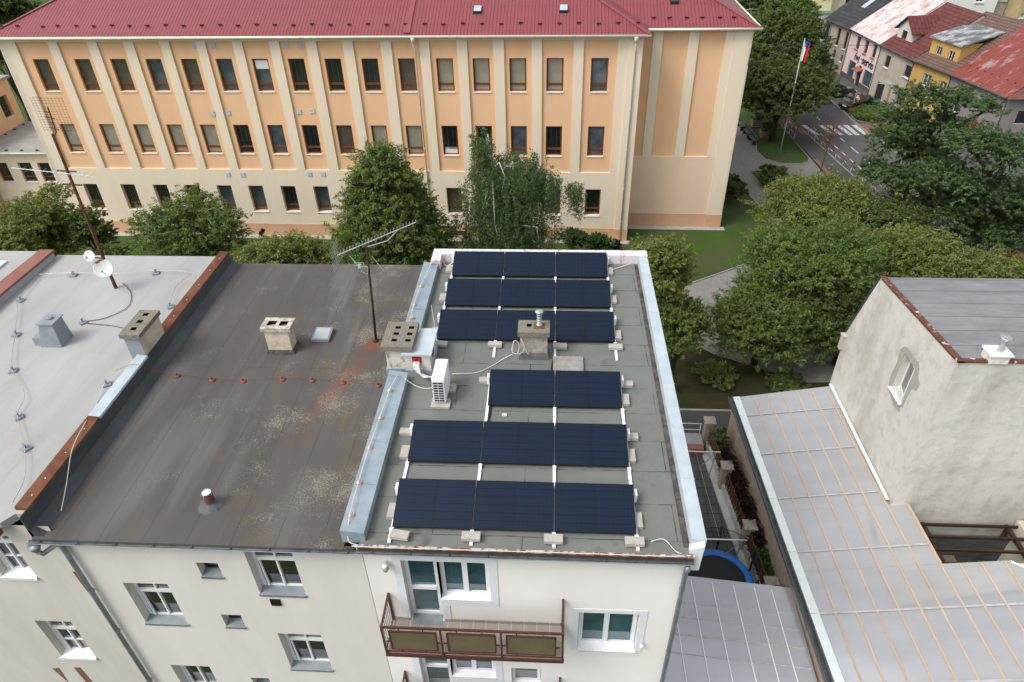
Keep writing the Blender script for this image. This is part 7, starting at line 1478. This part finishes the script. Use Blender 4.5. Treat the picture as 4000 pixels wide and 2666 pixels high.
def bed(label,poly,n,h,z0):
    xs=[p[0] for p in poly]; ys=[p[1] for p in poly]; P=[]
    def inside(x,y):
        c=False
        for i in range(len(poly)):
            (x1,y1),(x2,y2)=poly[i],poly[i-1]
            if (y1>y)!=(y2>y) and x<(x2-x1)*(y-y1)/(y2-y1)+x1: c=not c
        return c
    while len(P)<n//25:
        x,y=random.uniform(min(xs),max(xs)),random.uniform(min(ys),max(ys))
        if inside(x,y): P.append((x,y,z0+random.uniform(.05,h)))
    C=np.array(P); k=np.repeat(np.arange(len(C)),25); Q=C[k]+RNG.normal(size=(len(k),3))*np.array([.22,.22,.12]); Q[:,2]=np.maximum(Q[:,2],z0+.02); nm=sph(len(k))+np.array([0,0,.6]); nm/=np.linalg.norm(nm,axis=1,keepdims=True)
    o=leaf_mesh('flower_bed_growth',Q,nm,RNG.uniform(.06,.15,len(k)),MT['linden_leaf']); o['kind']='stuff'; tag(o,label,'flower bed')
    C=C[RNG.integers(0,len(C),260)]+np.array([0,0,.22])+RNG.normal(size=(260,3))*.1; o2=leaf_mesh('white_blossoms',C,np.tile([0,0,1.],(260,1)),RNG.uniform(.03,.07,260),MT['petal'],None); o2['kind']='stuff'; tag(o2,'white blossoms scattered over the '+label,'flowers')
bed('flower bed between the parked car and the zebra crossing',b1,9000,.55,.16); bed('flower bed on the near side of the zebra crossing by the blue sign',b2,9000,.55,.16)
# purple hedge and potted greens behind the garden fence
def strip(name,label,x0,y0,x1,y1,w,h0,h1,leaf,n,size,cat):
    t=thing(name,label,cat,((x0+x1)/2,(y0+y1)/2,0)); f=RNG.uniform(0,1,n//25); C=np.stack([x0+(x1-x0)*f+RNG.normal(size=len(f))*w,y0+(y1-y0)*f,RNG.uniform(h0,h1,len(f))],1); k=np.repeat(np.arange(len(C)),25); P=C[k]+RNG.normal(size=(len(k),3))*.10; nm=sph(len(k))+np.array([0,0,.5]); nm/=np.linalg.norm(nm,axis=1,keepdims=True)
    leaf_mesh('foliage',P,nm,RNG.uniform(.05,.10,len(k)),MT[leaf],t); m=MB(); [m.tube([(x0+(x1-x0)*q/9,y0+(y1-y0)*q/9,0),(x0+(x1-x0)*q/9,y0+(y1-y0)*q/9,h1*.8)],.012,4) for q in range(10)]; m.build('stem',bark,t)
fx_=lambda y: 8.42-.085*(y-16)
strip('purple_hedge','dark purple leaved hedge behind the garden fence slats',fx_(18.2)+.28,18.0,fx_(22.8)+.28,23.4,.10,.3,1.45,'purple_leaf',11000,.08,'hedge')
strip('green_hedge','green leafy plants behind the nearest fence pillar',fx_(16)+.3,16.1,fx_(18)+.3,17.9,.12,.3,1.2,'hedge_green_leaf',3500,.08,'hedge')
bush('laurel_bush','broad leaved green bush beside the nearest stone pillar',8.55,15.55,.42,1.5,'hedge_green_leaf',900,.16,group=None)
bush('potted_plant','bluish green plant by the farthest stone pillar',8.05,24.3,.28,1.5,'locust_leaf',900,.09)
bush('court_shrub','dark green climbing shrub in the pergola court',17.0,16.6,.8,1.3,'dark_linden_leaf',3500,.10)
bush('court_shrub','small leafy plant at the front left of the pergola court',15.0,16.5,.35,.8,'hedge_green_leaf',900,.10)
# =================================================================== sky, sun
w=bpy.data.worlds.new('World'); SC.world=w; w.use_nodes=True; nt=w.node_tree; bg=nt.nodes['Background']
sky=nt.nodes.new('ShaderNodeTexSky'); sky.sky_type='NISHITA'; sky.sun_disc=False; EL,AZ=R(52),R(236); sky.sun_elevation=EL; sky.sun_rotation=AZ; sky.dust_density=4; sky.air_density=1.0
hs_=nt.nodes.new('ShaderNodeHueSaturation'); hs_.inputs['Saturation'].default_value=.25; nt.links.new(sky.outputs[0],hs_.inputs['Color']); nt.links.new(hs_.outputs[0],bg.inputs['Color']); bg.inputs['Strength'].default_value=.15
sl=bpy.data.lights.new('sun','SUN'); sl.energy=.8; sl.angle=R(20); sl.color=(1,.97,.92); so=bpy.data.objects.new('sun',sl); COL.objects.link(so)
# sun direction: from behind the camera, slightly from the left
sd=Vector((math.sin(AZ)*math.cos(EL),math.cos(AZ)*math.cos(EL),math.sin(EL))); so.rotation_euler=sd.to_track_quat('Z','Y').to_euler()
SC.render.engine='CYCLES'; SC.view_settings.view_transform='Standard'; SC.view_settings.look='None'; SC.view_settings.exposure=.70; SC.view_settings.gamma=1
SC.cycles.max_bounces=6; SC.cycles.transparent_max_bounces=12
SC.render.resolution_x=1024; SC.render.resolution_y=682
bpy.data.objects.remove(proto) if 0 else None

cable('overhead_wire',[tuple(SF@Vector((7.3,2.3,12.9))),tuple(SF@Vector((7.6,2.2,11.6))),(20,62,9.8),(33,76,6.4)],.018,bc,'thin overhead wire from the school wing corner across to the street houses','wire')
